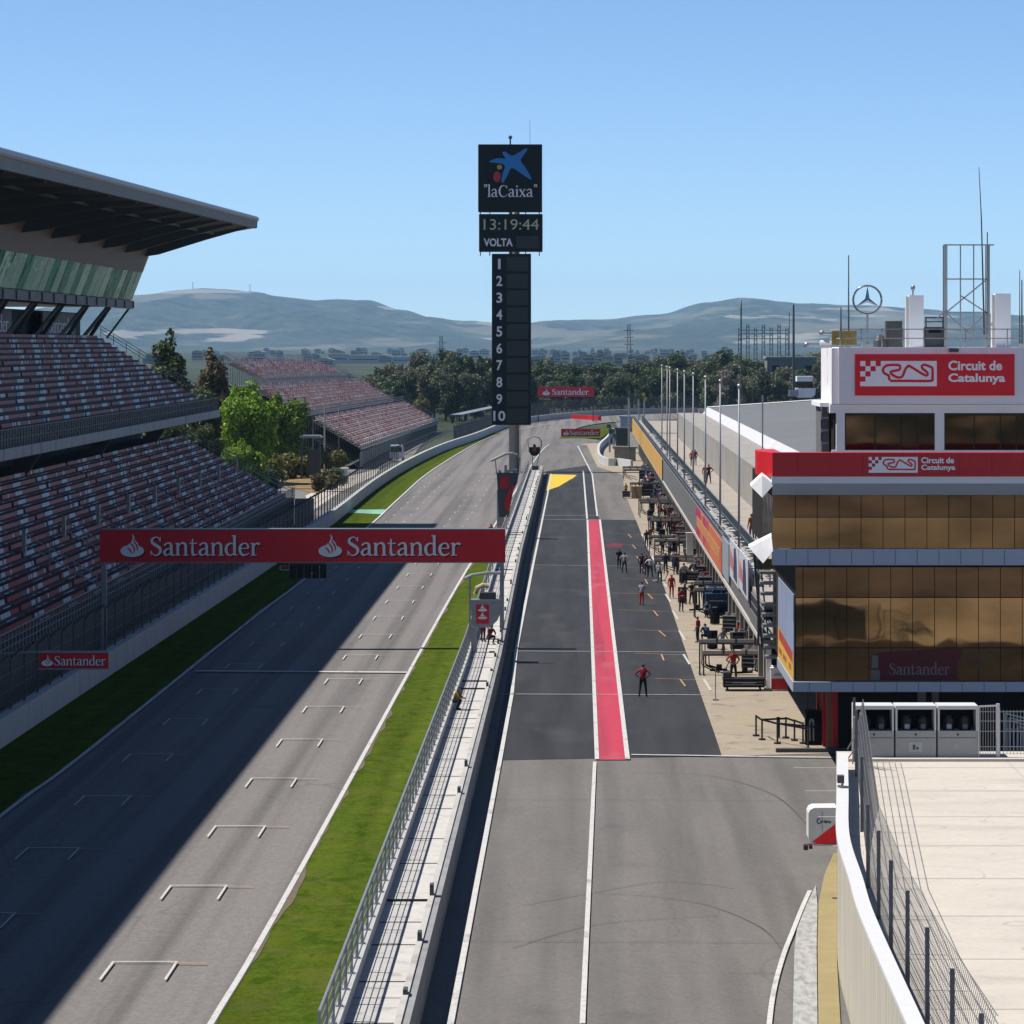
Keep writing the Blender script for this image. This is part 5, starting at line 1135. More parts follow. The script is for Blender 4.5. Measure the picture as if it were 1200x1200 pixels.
# cabinets
KY = 137.6
M_cab = mat('brushed_cabinet_steel', (.42,.43,.42), .45, .35, var=.08, scale=1.2)
for i,(a,c,lab) in enumerate(((1001,1047.5,'grey metal fan cabinet, left of three, at the deck edge'),(1049.5,1097,'grey metal fan cabinet with a large label, middle of three'),(1099,1146,'grey metal fan cabinet, right of three, next to the wire gate'))):
    k = lambda px,py: XZ(px,py,KY)
    x0_,z1_ = k(a,827); x1_,z0_ = k(c,893); zm = k(0,856.5)[1]; z0_ = DZ+.1
    o = thing('fan_cabinet', lab, 'cabinet', ((x0_+x1_)/2,KY,z0_), 'fan cabinets on the deck edge')
    t = MB(); t.box(x0_,x1_,KY,KY+1.2,z0_,zm); t.build('body', M_cab, o)
    t = MB(); t.box(x0_,x1_,KY-.02,KY+1.25,z1_-.14,z1_); t.box(x0_,x0_+.07,KY,KY+1.2,zm,z1_-.14); t.box(x1_-.07,x1_,KY,KY+1.2,zm,z1_-.14); t.build('hood', M_white, o)
    t = MB(); t.box(x0_+.07,x1_-.07,KY+1.1,KY+1.18,zm,z1_-.14); t.build('dark_back', M_black, o); t = MB(); t.box(x0_,x1_,KY+1.2,KY+1.24,z0_,z1_-.02); t.build('rear_panel', M_cab, o)
    for q in (.3,.7):
        xx = x0_+(x1_-x0_)*q; t = MB(); t.tube([(xx,KY+.5,zm),(xx,KY+.5,zm+.42)], .21, 12); t.tube([(xx,KY+.5,zm+.42),(xx,KY+.5,zm+.5)], .13, 12); u_ = t.build('fan_unit', mat('fan_black',(.02,.02,.025),.4), o)
        t = MB(); t.box(xx-.09,xx+.09,KY+.26,KY+.28,zm+.05,zm+.22); t.build('label_plate', mat('label_pale',(.5,.55,.6),.5) if q==.3 else mat('label_grey',(.16,.2,.25),.5), u_)
    t = MB(); t.box(x0_+.04,x1_-.04,KY-.012,KY,zm-.27,zm-.25); t.build('seam', M_dsteel, o)
    if i == 1: t = MB(); t.box(x0_+.5,x0_+1.0,KY-.014,KY,zm-.78,zm-.42); u_ = t.build('label_sheet', mat('label_sheet',(.55,.56,.56),.6), o); t = MB(); t.box(x0_+.64,x0_+.74,KY-.018,KY-.014,zm-.7,zm-.52); t.box(x0_+.78,x0_+.86,KY-.018,KY-.014,zm-.7,zm-.6); t.build('print', M_dsteel, u_)
    else: t = MB(); t.box(x0_+.6,x0_+.8,KY-.014,KY,zm-.66,zm-.46); t.build('label_sheet', mat('label_worn',(.48,.49,.49),.6), o)
    t = MB(); t.box((x0_+x1_)/2-.03,(x0_+x1_)/2+.03,KY-.02,KY,zm-.17,zm-.1); t.build('lock', M_black, o)
gt = thing('wire_gate', 'pale wire mesh gate panel right of the fan cabinets', 'gate', (XZ(1172,0,KY)[0],KY,DZ))
t = MB(); k = lambda px,py: Pt(px,py,KY)
t.bar(k(1147,828),k(1169,827),.06); t.bar(k(1169.5,824.5),k(1169.5,892),.12); t.bar(k(1147,828),k(1147,889),.05); t.build('frame', M_white, gt)
t = MB()
for py in (834,845,857,875,884): t.bar(k(1147,py),k(1169,py),.025)
for px in range(1149,1169,3): t.bar(k(px,829),k(px,886),.02)
t.build('wire_mesh', M_steel, gt)
gt = thing('wire_fence_panel', 'fine wire fence panel at the right frame edge behind the wire gate', 'fence', (XZ(1192,0,KY)[0],KY+1.2,DZ)); t = MB()
for py in (834,845,857,875,884): t.bar(Pt(1170,py,KY+1.2),Pt(1215,py,KY+1.2),.03)
for px in range(1172,1215,4): t.bar(Pt(px,832,KY+1.2),Pt(px,888,KY+1.2),.02)
t.build('wires', M_steel, gt); t = MB(); t.bar(Pt(1171,831,KY+1.2),Pt(1171,890,KY+1.2),.07); t.build('post', M_steel, gt)
sc = thing('stacked_barriers', 'bluish stack of metal barriers in the shade behind the wire gate', 'barrier', (XZ(1190,0,141)[0],141,0))
t = MB()
for i in range(5): p_=Pt(1178+i*5,836+i*5,141); t.bar((p_.x,141,3.2),p_,.06); t.bar(p_,(p_.x+1.2,141,p_.z-.3),.06); t.bar((p_.x,141,4.2),(p_.x+1.2,141,4.1),.05)
t.build('tubes', mat('bluish_tube',(.25,.3,.36),.5), sc)
# white and red box on the wall
bx = thing('wall_box', 'rounded white box with a red lower corner and blue script on the curved wall', 'box sign', (XZ(965,0,126)[0],126,2.4))
k = lambda px,py: XZ(px,py,126)
cor = [(981,946),(981,989.5),(956,989.5),(949,986)]
out = [(981,946.5),(981,989.5),(955,989.5),(950,987),(947.5,983),(947.5,953),(949.5,949),(954,946.8)]
MB().prism([k(*p) for p in out], 'y', 126, 127.2).build('box', M_white, bx)
t = MB(); t.add([(p[0],125.985,p[1]) for p in [k(*q) for q in [(979.8,965),(979.8,989),(955,989),(952,986.5)]]], [(0,1,2,3)]); t.build('red_corner', M_red, bx, fix=False)
t = MB(); t.prism([k(*p) for p in [(954,989.5),(980,989.5),(980,990.7),(954,990.7)]], 'y', 125.9, 127.2); t.bar((k(964,951)[0],125.99,k(964,951)[1]),(k(964,975)[0],125.99,k(964,975)[1]),.02); t.build('trim', M_steel, bx)
t = MB()
scr = [[(961,960),(958.5,959.5),(957.8,962.5),(959,965),(961.5,964.3)],[(962,962),(962.3,964.5)],[(963,964.5),(963.5,962),(965,962.4)],[(966,964),(967,961.5),(968,964.5),(969.2,962)],[(970,964),(971,962),(972.3,964.3),(974,962.7)]]
for q in scr:
    vs,fs = stroke([k(*p) for p in q], [.035], 4); t.add([(p[0],125.98,p[1]) for p in vs], fs)
t.build('blue_script', mat('script_blue',(.03,.1,.3),.5), bx, fix=False)
cm = thing('wall_camera', 'small dark camera clamped on the coping of the curved wall', 'camera', (XZ(985,0,124)[0],124,4))
t = MB(); p_=Pt(984.5,915,124); t.box(p_.x-.1,p_.x+.12,123.7,124.1,p_.z-.05,p_.z+.2); t.build('housing', mat('brown_metal',(.14,.1,.1),.5), cm); t = MB(); t.bar((p_.x+.05,124,4.0),(p_.x+.1,124,p_.z),.07); t.bar((p_.x-.1,123.8,p_.z-.15),(p_.x+.3,123.8,p_.z-.2),.08); t.build('bracket', M_steel, cm)
cm = thing('low_camera', 'small dark camera pair under the lower left corner of the white box', 'camera', (XZ(947,0,126)[0],125.9,2.3))
t = MB(); p_=Pt(946,992,125.9); t.box(p_.x-.13,p_.x+.02,125.7,126,p_.z-.1,p_.z+.06); t.box(p_.x+.06,p_.x+.17,125.7,126,p_.z-.06,p_.z+.07); t.build('lens_heads', mat('dark_maroon',(.07,.02,.025),.4), cm); t = MB(); t.bar((p_.x-.1,125.95,p_.z+.06),Pt(956,988.5,125.95),.05); t.build('bracket', M_steel, cm)
# queue barrier, bin and post in front of the red columns
qb = thing('queue_barrier', 'zigzag of dark queue posts linked by black belts on the apron', 'queue barrier', (8.6,175,0))
qp = [(886,862),(893,866.5),(911,871),(921,864.5),(931,867.5),(941,871),(947,877.5)]
qw = [G(*p) for p in qp]; 
for p_ in qw: t = MB(); t.tube([(p_.x,p_.y,0),(p_.x,p_.y,1.0)], .045, 8); t.tube([(p_.x,p_.y,-.02),(p_.x,p_.y,.05)], .17, 10); t.build('post', mat('brown_post',(.05,.045,.035),.5), qb)
t = MB(); q2 = G(912,864.5); t.tube([(q2.x,q2.y,0),(q2.x,q2.y,1.0)], .09, 8); t.build('post', MATS['brown_post'], qb)
t = MB()
for a,c in ((0,1),(1,3),(3,4),(4,5),(1,2),(2,6)): t.bar((qw[a].x,qw[a].y,.95),(qw[c].x,qw[c].y,.93),.03,.09)
t.bar((qw[2].x,qw[2].y,.95),(qw[2].x+1.7,qw[2].y-1.2,.9),.03,.09); t.build('belt', M_black, qb)
vm = thing('vending_box', 'black upright cabinet with a pale arched panel by the red columns', 'cabinet', (XZ(953,0,174)[0],174,0))
k = lambda px,py: XZ(px,py,174)
x0_,z1_=k(944,833); x1_,_=k(962.5,0); MB().box(x0_,x1_,174,174.7,-.05,z1_).build('body', M_black, vm)
t = MB(); t.prism([k(*p) for p in [(948,868),(948,846),(949.5,842.5),(952,842),(954,844),(954,868),(952.5,868),(952.5,846),(949.7,846),(949.7,868)]], 'y', 173.95, 174); t.build('arch', M_cab, vm)
ps = thing('sign_post', 'thin grey post standing behind the black cabinet', 'post', (XZ(946,0,176)[0],176,0)); t = MB(); t.bar((XZ(946,0,176)[0],176,0),(XZ(946,0,176)[0],176,3.6),.1); t.build('shaft', M_dsteel, ps)
# ================================================================ people
M_skin = mat('skin', (.42,.25,.17), .6, var=.04); M_hair = mat('dark_hair', (.03,.022,.016), .7); M_shoe = mat('dark_shoes', (.02,.02,.02), .6)
def cloth(n, c): return mat(n, c, .85, var=.12, scale=4)
C_navy = cloth('navy_cloth', (.018,.022,.05)); C_red = cloth('red_cloth', (.5,.03,.025)); C_grey = cloth('grey_cloth', (.3,.32,.36)); C_white = cloth('white_cloth', (.6,.62,.68)); C_black = cloth('black_cloth', (.015,.015,.018)); C_brown = cloth('brown_cloth', (.3,.11,.04)); C_maroon = cloth('maroon_cloth', (.16,.02,.03)); C_dkred = cloth('dark_red_cloth', (.3,.025,.03)); C_yel = cloth('yellow_cloth', (.55,.42,.03)); C_blue = cloth('blue_cloth', (.03,.07,.18)); C_purp = cloth('dusty_purple_cloth', (.16,.1,.15))
BASE = dict(pel=(0,0,.96), spi=(0,.01,1.14), che=(0,.0,1.36), nec=(0,0,1.5), hed=(0,-.02,1.6), top=(0,-.01,1.72),
  hl=(-.1,0,.9), kl=(-.11,-.02,.5), al=(-.12,.03,.09), tl=(-.14,-.15,.035), hr=(.1,0,.9), kr=(.11,-.02,.5), ar=(.12,.03,.09), tr=(.14,-.15,.035),
  sl=(-.19,.01,1.43), el=(-.26,.04,1.15), wl=(-.25,-.06,.92), fl=(-.25,-.09,.83), sr=(.19,.01,1.43), er=(.26,.04,1.15), wr=(.25,-.06,.92), fr=(.25,-.09,.83))
RAD = dict(pel=.15,spi=.135,che=.155,nec=.06,hed=.1,top=.075,h=.1,k=.07,a=.05,t=.045,s=.075,e=.05,w=.036,f=.04)
BONES = [('pel','spi',0),('spi','che',0),('che','nec',0),('nec','hed',3),('hed','top',3)]
for s_ in 'lr': BONES += [('pel','h'+s_,1),('h'+s_,'k'+s_,1),('k'+s_,'a'+s_,1),('a'+s_,'t'+s_,4),('che','s'+s_,0),('s'+s_,'e'+s_,0),('e'+s_,'w'+s_,2),('w'+s_,'f'+s_,3)]
POSES = {
 'stand': {},
 'walk': dict(kl=(-.1,-.2,.54),al=(-.1,-.2,.1),tl=(-.11,-.38,.06),kr=(.1,.06,.5),ar=(.11,.3,.14),tr=(.12,.2,.03),el=(-.25,.16,1.17),wl=(-.24,.16,.94),fl=(-.24,.14,.85),er=(.25,-.08,1.17),wr=(.22,-.27,1.02),fr=(.21,-.33,.95)),
 'hips': dict(el=(-.42,.08,1.2),wl=(-.2,-.05,1.04),fl=(-.15,-.1,1.0),er=(.42,.08,1.2),wr=(.2,-.05,1.04),fr=(.15,-.1,1.0),kl=(-.15,0,.5),al=(-.19,.03,.09),tl=(-.23,-.14,.035),kr=(.15,0,.5),ar=(.19,.03,.09),tr=(.23,-.14,.035)),
 'cross': dict(el=(-.27,-.02,1.16),wl=(-.06,-.2,1.2),fl=(.03,-.21,1.22),er=(.27,-.02,1.17),wr=(.06,-.22,1.16),fr=(-.04,-.23,1.18)),
 'bend': dict(spi=(0,-.1,1.1),che=(0,-.28,1.24),nec=(0,-.38,1.3),hed=(0,-.48,1.34),top=(0,-.58,1.38),sl=(-.19,-.3,1.27),el=(-.24,-.4,1.0),wl=(-.18,-.55,.86),fl=(-.16,-.6,.8),sr=(.19,-.3,1.27),er=(.24,-.4,1.0),wr=(.18,-.55,.86),fr=(.16,-.6,.8)),
 'crouch': dict(pel=(0,.06,.48),spi=(0,-.03,.64),che=(0,-.14,.84),nec=(0,-.2,.96),hed=(0,-.25,1.05),top=(0,-.27,1.16),hl=(-.1,.03,.45),kl=(-.2,-.34,.5),al=(-.17,-.12,.09),tl=(-.2,-.3,.035),hr=(.1,.03,.45),kr=(.2,-.34,.5),ar=(.17,-.12,.09),tr=(.2,-.3,.035),sl=(-.19,-.16,.9),el=(-.27,-.28,.68),wl=(-.14,-.45,.62),fl=(-.08,-.5,.6),sr=(.19,-.16,.9),er=(.27,-.28,.68),wr=(.14,-.45,.62),fr=(.08,-.5,.6)),
}
def body(pose):
    J = dict(BASE); J.update(POSES[pose]); names = list(J); idx = {n:i for i,n in enumerate(names)}
    me = bpy.data.meshes.new('body'); me.from_pydata([J[n] for n in names], [(idx[a],idx[b]) for a,b,_ in BONES], [])
    ob = bpy.data.objects.new('body', me); COL.objects.link(ob)
    ob.modifiers.new('skin','SKIN'); sv = me.skin_vertices[0].data
    for n in names:
        r = RAD.get(n) or RAD[n[0]]; sv[idx[n]].radius = (r*(1.12 if n in ('che','pel') else 1), r*(.78 if n in ('che','pel','spi') else 1)); sv[idx[n]].use_root = n == 'pel'
    ss = ob.modifiers.new('sub','SUBSURF'); ss.levels = 1; ss.render_levels = 1
    dg = bpy.context.evaluated_depsgraph_get(); m2 = bpy.data.meshes.new_from_object(ob.evaluated_get(dg))
    bpy.data.objects.remove(ob); bpy.data.meshes.remove(me)
    v = [tuple(q.co) for q in m2.vertices]; f = [tuple(p.vertices) for p in m2.polygons]; mi = []
    bones = [(Vector(J[a]),Vector(J[b]),m) for a,b,m in BONES]
    for p in m2.polygons:
        c = Vector(p.center); best = None
        for a,b,m in bones:
            d = b-a; t = max(0,min(1,(c-a).dot(d)/d.length_squared)); q = (c-(a+d*t)).length
            if best is None or q < best[0]: best = (q,m)
        mi.append(best[1])
    bpy.data.meshes.remove(m2)
    B = MB(); B.v = v; B.f = f; B.m = mi
    hd = Vector(J['hed']); up = (Vector(J['top'])-hd).normalized(); fw = Vector((0,-1,0)); fw = (fw-up*fw.dot(up)).normalized()
    nz = hd+fw*.1+up*.02; B.sphere(nz, .016,.028,.022,6,4,3)                                  # nose
    for s_ in (-1,1): B.sphere(hd+Vector((s_*.095,0,0))+up*.02, .014,.026,.036,6,4,3)          # ears
    for s_ in (-1,1): B.sphere(hd+Vector((s_*.035,0,0))+fw*.093+up*.045, .014,.009,.009,6,4,4)  # eyes
    B.box(hd.x-.026,hd.x+.026,hd.y+fw.y*.1-.012,hd.y+fw.y*.1+.006,hd.z-.036,hd.z-.026,4)
    for s_ in 'lr':                                                                             # five fingers on each hand
        a = Vector(J['w'+s_]); h = Vector(J['f'+s_]); d = (h-a).normalized(); sx = Vector((0,1,0)); sx = (sx-d*sx.dot(d)).normalized()
        for q,(o,l) in enumerate(((-.03,.075),(-.01,.09),(.01,.085),(.03,.065))):
            b0 = h+sx*o; B.tube([b0, b0+d*l*.55, b0+d*l*.95+Vector((0,-.012,0))], .0095, 5, 3, r1=.007)
        b0 = a+(h-a)*.45+sx*-.035; B.tube([b0, b0-sx*.03+d*.035, b0-sx*.035+d*.07], .011, 5, 3, r1=.008)
    hm_ = MB(); hd2 = hd+up*.045+Vector((0,.012,0)); hm_.sphere(hd2, .094,.1,.092,10,6)
    hm_.v = [tuple(hd2+(Vector(q)-hd2)*(1 if (Vector(q)-hd2).dot(up) > -.03 and not ((Vector(q)-hd).dot(fw) > .06 and (Vector(q)-hd).dot(up) < .08) else .72)) for q in hm_.v]
    return B, hm_
PB = {}
def person(label, loc, pose, shirt, legs, sleeve=None, rz=0, hair=None, group=None, s=1.0):
    if pose not in PB:
        B, Hh = body(pose); o = B.build('body', [C_navy,C_navy,C_navy,M_skin,M_shoe], smooth=True); h = Hh.build('hair', M_hair, smooth=True)
        PB[pose] = (o.data, h.data); bpy.data.objects.remove(o); bpy.data.objects.remove(h)
    e = thing('person', label, 'person', loc, group, rz); e.scale = (s,s,s)
    o = bpy.data.objects.new('body', PB[pose][0]); COL.objects.link(o); o.parent = e
    for i, m in enumerate((shirt, legs, sleeve or shirt, M_skin, M_shoe)): o.material_slots[i].link = 'OBJECT'; o.material_slots[i].material = m
    h = bpy.data.objects.new('hair', PB[pose][1]); COL.objects.link(h); h.parent = e
    h.material_slots[0].link = 'OBJECT'; h.material_slots[0].material = hair or M_hair
    return e
PI = math.pi
g = lambda x,y,z=0: G(x,y,z)
person('person in dark red top and navy trousers standing alone on the near pit lane', g(753.5,817), 'hips', C_dkred, C_navy, M_skin, PI*.95, s=1.03)
person('person in red overalls walking at the edge of the fresh asphalt', g(787,700.5), 'stand', C_red, C_red, None, .2)
person('person in grey top and red trousers on the pit lane', g(752,709.5), 'cross', C_grey, C_red, None, 2.6)
for lb_, x, y, ps_, sh_, lg_, rz_ in [
 ('person in navy, leftmost of the group standing on the dark lane', 725.5,667,'stand',C_navy,C_navy,.4),
 ('person in grey top and navy trousers beside the leftmost man in navy', 731.8,671.5,'hips',C_grey,C_navy,2.8),
 ('person in navy in the middle of the lane group, left of the white shirt', 752,672.5,'stand',C_navy,C_navy,2.9),
 ('person in dark red and navy half hidden behind the white shirt', 757.5,674.5,'stand',C_maroon,C_navy,3.3),
 ('person in a white shirt and navy trousers in the middle of the lane group', 762,676.5,'hips',C_white,C_navy,3.0),
 ('person in pale grey top walking just behind the red overalls', 773,683.5,'walk',C_grey,C_black,2.9),
 ('person in navy standing on the apron edge behind the pale grey walker', 780,672.8,'cross',C_navy,C_navy,3.3),
 ('person in black standing right of the navy figure on the apron', 791.5,673.8,'stand',C_black,C_navy,2.7),
 ('person in grey shirt and black trousers by the crowded garage', 801.5,685.5,'hips',C_grey,C_black,3.5),
 ('person in navy standing apart farther up the lane edge', 757.5,642,'stand',C_navy,C_navy,3.4),
 ('person in brown and navy behind the lone navy figure', 762.5,639,'walk',C_brown,C_navy,.6),
 ('person in dusty purple top in front of the white post', 794.5,650,'cross',C_purp,C_navy,2.9),
 ('person in black beside a dark cart at the fifth garage', 783.5,627,'stand',C_black,C_black,3.1),
 ('person in dark red bending over the cart at the fifth garage', 795,628,'bend',C_maroon,C_black,1.2),
 ('person in navy leaning among the stacks beside the grey shirt', 808,680,'bend',C_navy,C_navy,1.0),
 ('person in navy and white at the stacked wheels', 815,678,'stand',C_blue,C_navy,2.2),
 ('person in dark red by the garage wall behind the wheel stacks', 822,680,'stand',C_maroon,C_black,1.8),
 ('person in dusty purple crouching by the dark red crate', 818,688,'crouch',C_purp,C_navy,1.2),
 ('person in yellow vest on the small dark cart far up the lane', 733.5,582,'stand',C_yel,C_black,.4),
 ('person in brown beside the tan container far up the lane', 744.5,584,'walk',C_brown,C_brown,1.2),
 ('person in white bending at the fourth garage', 777,606,'bend',C_white,C_black,.4),
 ('person in white crouching by the pier of the fourth garage', 790,605,'crouch',C_white,C_navy,1.5),
 ('person in dark red in the dark opening of the third garage', 779,585,'stand',C_dkred,C_black,2.),
 ('person in navy by the wall of the third garage', 768,585,'stand',C_navy,C_black,2.),
 ('person in navy standing under the near end of the walkway', 877,768,'stand',C_navy,C_navy,2.4),
 ('person in maroon standing under the near end of the walkway', 886,771,'hips',C_maroon,C_navy,2.9),
 ('person in maroon stooping over tyres by the near garage', 874,776,'bend',C_maroon,C_black,.7),
 ('person in orange red at the grey tool stand of the near garage', 892,783,'stand',C_red,C_black,1.9)]:
    person(lb_, g(x,y), ps_, sh_, lg_, M_skin if rs.random()<.4 else None, rz_, s=rs.uniform(.96,1.05))
person('person in a red shirt standing behind the black pit cart', g(859.5,799.5), 'hips', C_red, C_black, M_skin, .5, s=1.05)
for i,(lx,ly) in enumerate(((826,697),(834,692),(840,699),(848,694),(843,703),(831,706))):
    person(('person in dark blue at the left of the blue tyre rack','person in dark blue standing behind the blue tyre rack','person in dark blue stooping in the middle of the blue tyre rack','person in navy at the garage side of the blue tyre rack','person in dark blue crouching at the front of the blue tyre rack','person in blue crouching at the left front of the blue tyre rack')[i], g(lx,ly+18), ('stand','stand','bend','stand','crouch','crouch')[i], C_blue if i != 3 else C_navy, C_navy, None, (.3,2.8,1.1,2.2,.5,-.6)[i])
person('person in brown jacket leaning on the terrace rail by the white visor', G(881,634,5.8), 'stand', C_brown, C_purp, None, PI+.5, s=1.06)
person('second person in brown jacket, right of the one at the terrace rail', G(887.5,632,5.8), 'stand', C_brown, C_purp, None, PI-.4, s=1.05)
person('person in dark red walking across the pit terrace', G(830.5,567,5.8), 'hips', C_dkred, C_navy, M_skin, PI+.3, s=1.06)
person('person in grey and red behind the dark red walker on the terrace', G(826.5,566,5.8), 'stand', C_maroon, C_grey, None, PI, s=1.0)
person('person in dark red, left of the pair far along the terrace', G(811,546.5,5.8), 'stand', C_dkred, C_navy, None, PI-.4)
person('person in red top and grey trousers, right of the pair far along the terrace', G(814.5,545.5,5.8), 'stand', C_dkred, C_grey, None, PI+.4)
person('person in dark red crouching on the pit walkway below the grey pod', G(573.5,755,.58), 'crouch', C_maroon, C_black, None, .6)
person('person in a white shirt standing on the pit walkway beside the crouching one', G(566,752,.58), 'bend', C_white, C_maroon, M_skin, 2.4)
person('marshal in dull yellow top crouching against the mesh fence on the pit walkway', G(532.5,832,.58), 'crouch', cloth('dull_yellow_cloth',(.3,.24,.03)), C_black, None, 1.4)
for i, x in enumerate((588, 594)): person(('marshal in red leaning on the fence at the dark marshal post, left one','marshal in red leaning on the fence at the dark marshal post, right one')[i], Vector((-7.5+.9*i-.9, 352, .0)), 'stand', C_red, C_navy, None, .5+i)
# ================================================================ pit lane equipment
M_boom = mat('boom_steel', (.55,.5,.46), .45, .4, var=.12)
def boom(lab, x0, x1, yb, ybase, two=True):
    """overhead equipment boom: slender mast with hoses, beam running back to the garage"""
    p = G(x0, ybase); k = F/p.y; zt = H-(yb-CY)/k; x1w = XZ(x1,0,p.y)[0]
    o = thing('equipment_boom', lab, 'boom', p, 'overhead equipment booms in front of the garages')
    t = MB(); t.bar((p.x,p.y,0),(p.x,p.y,zt),.09); t.bar((p.x,p.y-.4,.04),(p.x,p.y+.4,.04),.1); t.build('mast', M_dsteel, o)
    t = MB(); t.box(p.x-.05,x1w,p.y-.1,p.y+.1,zt,zt+.2); t.box(p.x-.04,x1w,p.y-.07,p.y+.07,zt-.1,zt,1)
    for q in (.25,.55,.85): t.box(p.x+(x1w-p.x)*q,p.x+(x1w-p.x)*q+.12,p.y-.14,p.y-.1,zt-.05,zt+.28,1)
    t.build('beam', [M_boom,M_dsteel], o)
    t = MB()
    for q,l in ((.12,1.),(.3,1.6)): t.tube(cr([(p.x+q,p.y,zt),(p.x+q*1.1,p.y,zt*.5),(p.x+q*1.6,p.y,.5),(p.x+q+l,p.y-.1,.08)],4), .035, 5)
    t.build('hoses', M_black, o)
boom('near overhead boom with two hoses, behind the black pit cart, farther of its pair', 820, 895, 753, 790); boom('nearest overhead boom reaching over the black pit cart', 824.5, 913, 766.5, 790.5)
boom('overhead boom farther of the pair by the blue tyre rack', 813.5, 852, 684.5, 722); boom('overhead boom nearer of the pair by the blue tyre rack', 814.5, 856, 692, 723)
boom('overhead boom above the crowded garage, farther of its pair', 767, 832, 653, 668); boom('overhead boom above the crowded garage, nearer of its pair', 768, 832, 657, 671)
boom('overhead boom in front of the white post, farther of its pair', 761, 812, 629.5, 648); boom('overhead boom in front of the white post, nearer of its pair', 767, 818, 634, 654)
boom('overhead boom at the fifth garage, farther of its pair', 760, 803, 607, 624); boom('overhead boom at the fifth garage, nearer of its pair', 762.5, 806, 610.5, 628)
boom('overhead boom at the fourth garage, farther of its pair', 748.5, 789, 586, 603); boom('overhead boom at the fourth garage, nearer of its pair', 750, 791, 589, 606)
boom('overhead boom at the third garage', 738.5, 777, 567, 582); boom('overhead boom at the second garage, nearer of its pair', 731, 760, 551, 563); boom('overhead boom at the second garage, farther of its pair', 730, 758, 548, 560)
def cart(name, lab, cat, x0, x1, y0, y1, dep, m, top=None, wheels=True, topm=None, parts=None):
    """boxy wheeled pit cart standing on the apron; photo rectangle gives its front"""
    p = G((x0+x1)/2, y1); k = F/p.y; wd = (x1-x0)/k; h = (y1-y0)/k/1.0
    o = thing(name, lab, cat, p); wz = .18 if wheels else 0
    t = MB(); t.box(p.x-wd/2,p.x+wd/2,p.y,p.y+dep,wz,h); t.box(p.x-wd/2-.03,p.x+wd/2+.03,p.y-.03,p.y+dep+.03,h-.06,h+.02); t.build('body', m, o)
    if wheels:
        for sx in (-.4,.4):
            for sy in (.15,.85): a = MB(); a.tube([(p.x+wd*sx-.04,p.y+dep*sy,.1),(p.x+wd*sx+.04,p.y+dep*sy,.1)], .1, 10); a.build('wheel', M_black, o)
    t = MB(); t.bar((p.x-wd*.3,p.y-.04,h*.72),(p.x+wd*.3,p.y-.04,h*.72),.05)
    for q in (.33,.66): t.box(p.x-wd*.46,p.x+wd*.46,p.y-.008,p.y,wz+(h-wz)*q-.015,wz+(h-wz)*q+.015)
    t.build('drawer_handles', M_steel, o)
    if topm:
        t = MB(); rg = random.Random(int(x0)); 
        for q in range(5): u = p.x-wd*.42+wd*.84*rg.random(); t.box(u-.12,u+.12,p.y+dep*.2,p.y+dep*.7,h,h+rg.uniform(.1,.45))
        t.build('tools', topm, o)
    return o, p, wd, h
o,p,wd,h = cart('pit_cart', 'long black wheeled pit cart on the apron in front of the red cabinet', 'cart', 848, 896, 796, 809.5, 1.3, C_black, topm=None)
t = MB(); t.box(p.x-wd*.05,p.x+wd*.25,p.y-.02,p.y,h*.55,h*.75); t.build('label_plate', mat('faded_label',(.14,.13,.13),.5), o); MB().box(p.x-wd/2,p.x-wd/2+.4,p.y+.3,p.y+1.2,h,h+.35).build('toolbox', M_dsteel, o)
o,p,wd,h = cart('red_cabinet', 'red and white tool cabinet under the near corner of the glazed building', 'cabinet', 903.5, 923, 783, 809, 1.6, M_cwhite, wheels=False)
MB().box(p.x-wd/2+.02,p.x+wd/2-.02,p.y-.05,p.y-.032,.05,h*.52).build('red_door', M_redp, o); 
o,p,wd,h = cart('red_locker', 'tall red locker standing behind the red and white tool cabinet', 'cabinet', 903, 911, 771, 800, .8, M_redp, wheels=False)
pp = thing('boom_post', 'pale square post carrying the nearest boom beside the red cabinet', 'post', G(901,808)); p_ = G(901,808); t = MB(); t.box(p_.x-.14,p_.x+.14,p_.y,p_.y+.3,0,2.2); t.build('shaft', M_bandw, pp); t = MB(); t.box(p_.x-.25,p_.x+.25,p_.y-.1,p_.y+.4,0,.06); t.build('foot', M_steel, pp)
cart('tool_stand', 'grey green tool stand with clutter at the near garage', 'cart', 884.5, 897, 772, 787, .9, M_teals, topm=C_red)
cart('red_fuel_rig', 'small red wheeled rig by the garage wall under the walkway', 'cart', 864, 873, 734, 746, .8, M_redp, topm=M_steel); cart('grey_locker', 'dark grey locker beside the small red wheeled rig', 'cabinet', 875, 882, 731, 747, .8, M_dsteel, wheels=False)
pl_ = thing('pale_pillar', 'pale pillar with a shelf behind the small red rig', 'pillar', G(865.5,722)); p_ = G(865.5,722); t = MB(); t.box(p_.x-.28,p_.x+.28,p_.y,p_.y+.4,0,2.2); t.build('shaft', M_lconc, pl_); t = MB(); t.box(p_.x-.4,p_.x+.4,p_.y-.3,p_.y,1.5,1.58); t.build('shelf', M_steel, pl_)
o,p,wd,h = cart('tyre_rack', 'dark blue covered tyre rack in front of the garages', 'rack', 827, 853, 696, 724, 1.2, cloth('rack_blue',(.025,.06,.14)), topm=C_blue)
t = MB()
for q in range(4): t.tube([(p.x-wd*.36+wd*.24*q,p.y-.16,h*.35),(p.x-wd*.36+wd*.24*q,p.y-.02,h*.35)], .28, 12)
t.build('tyres', M_black, o)
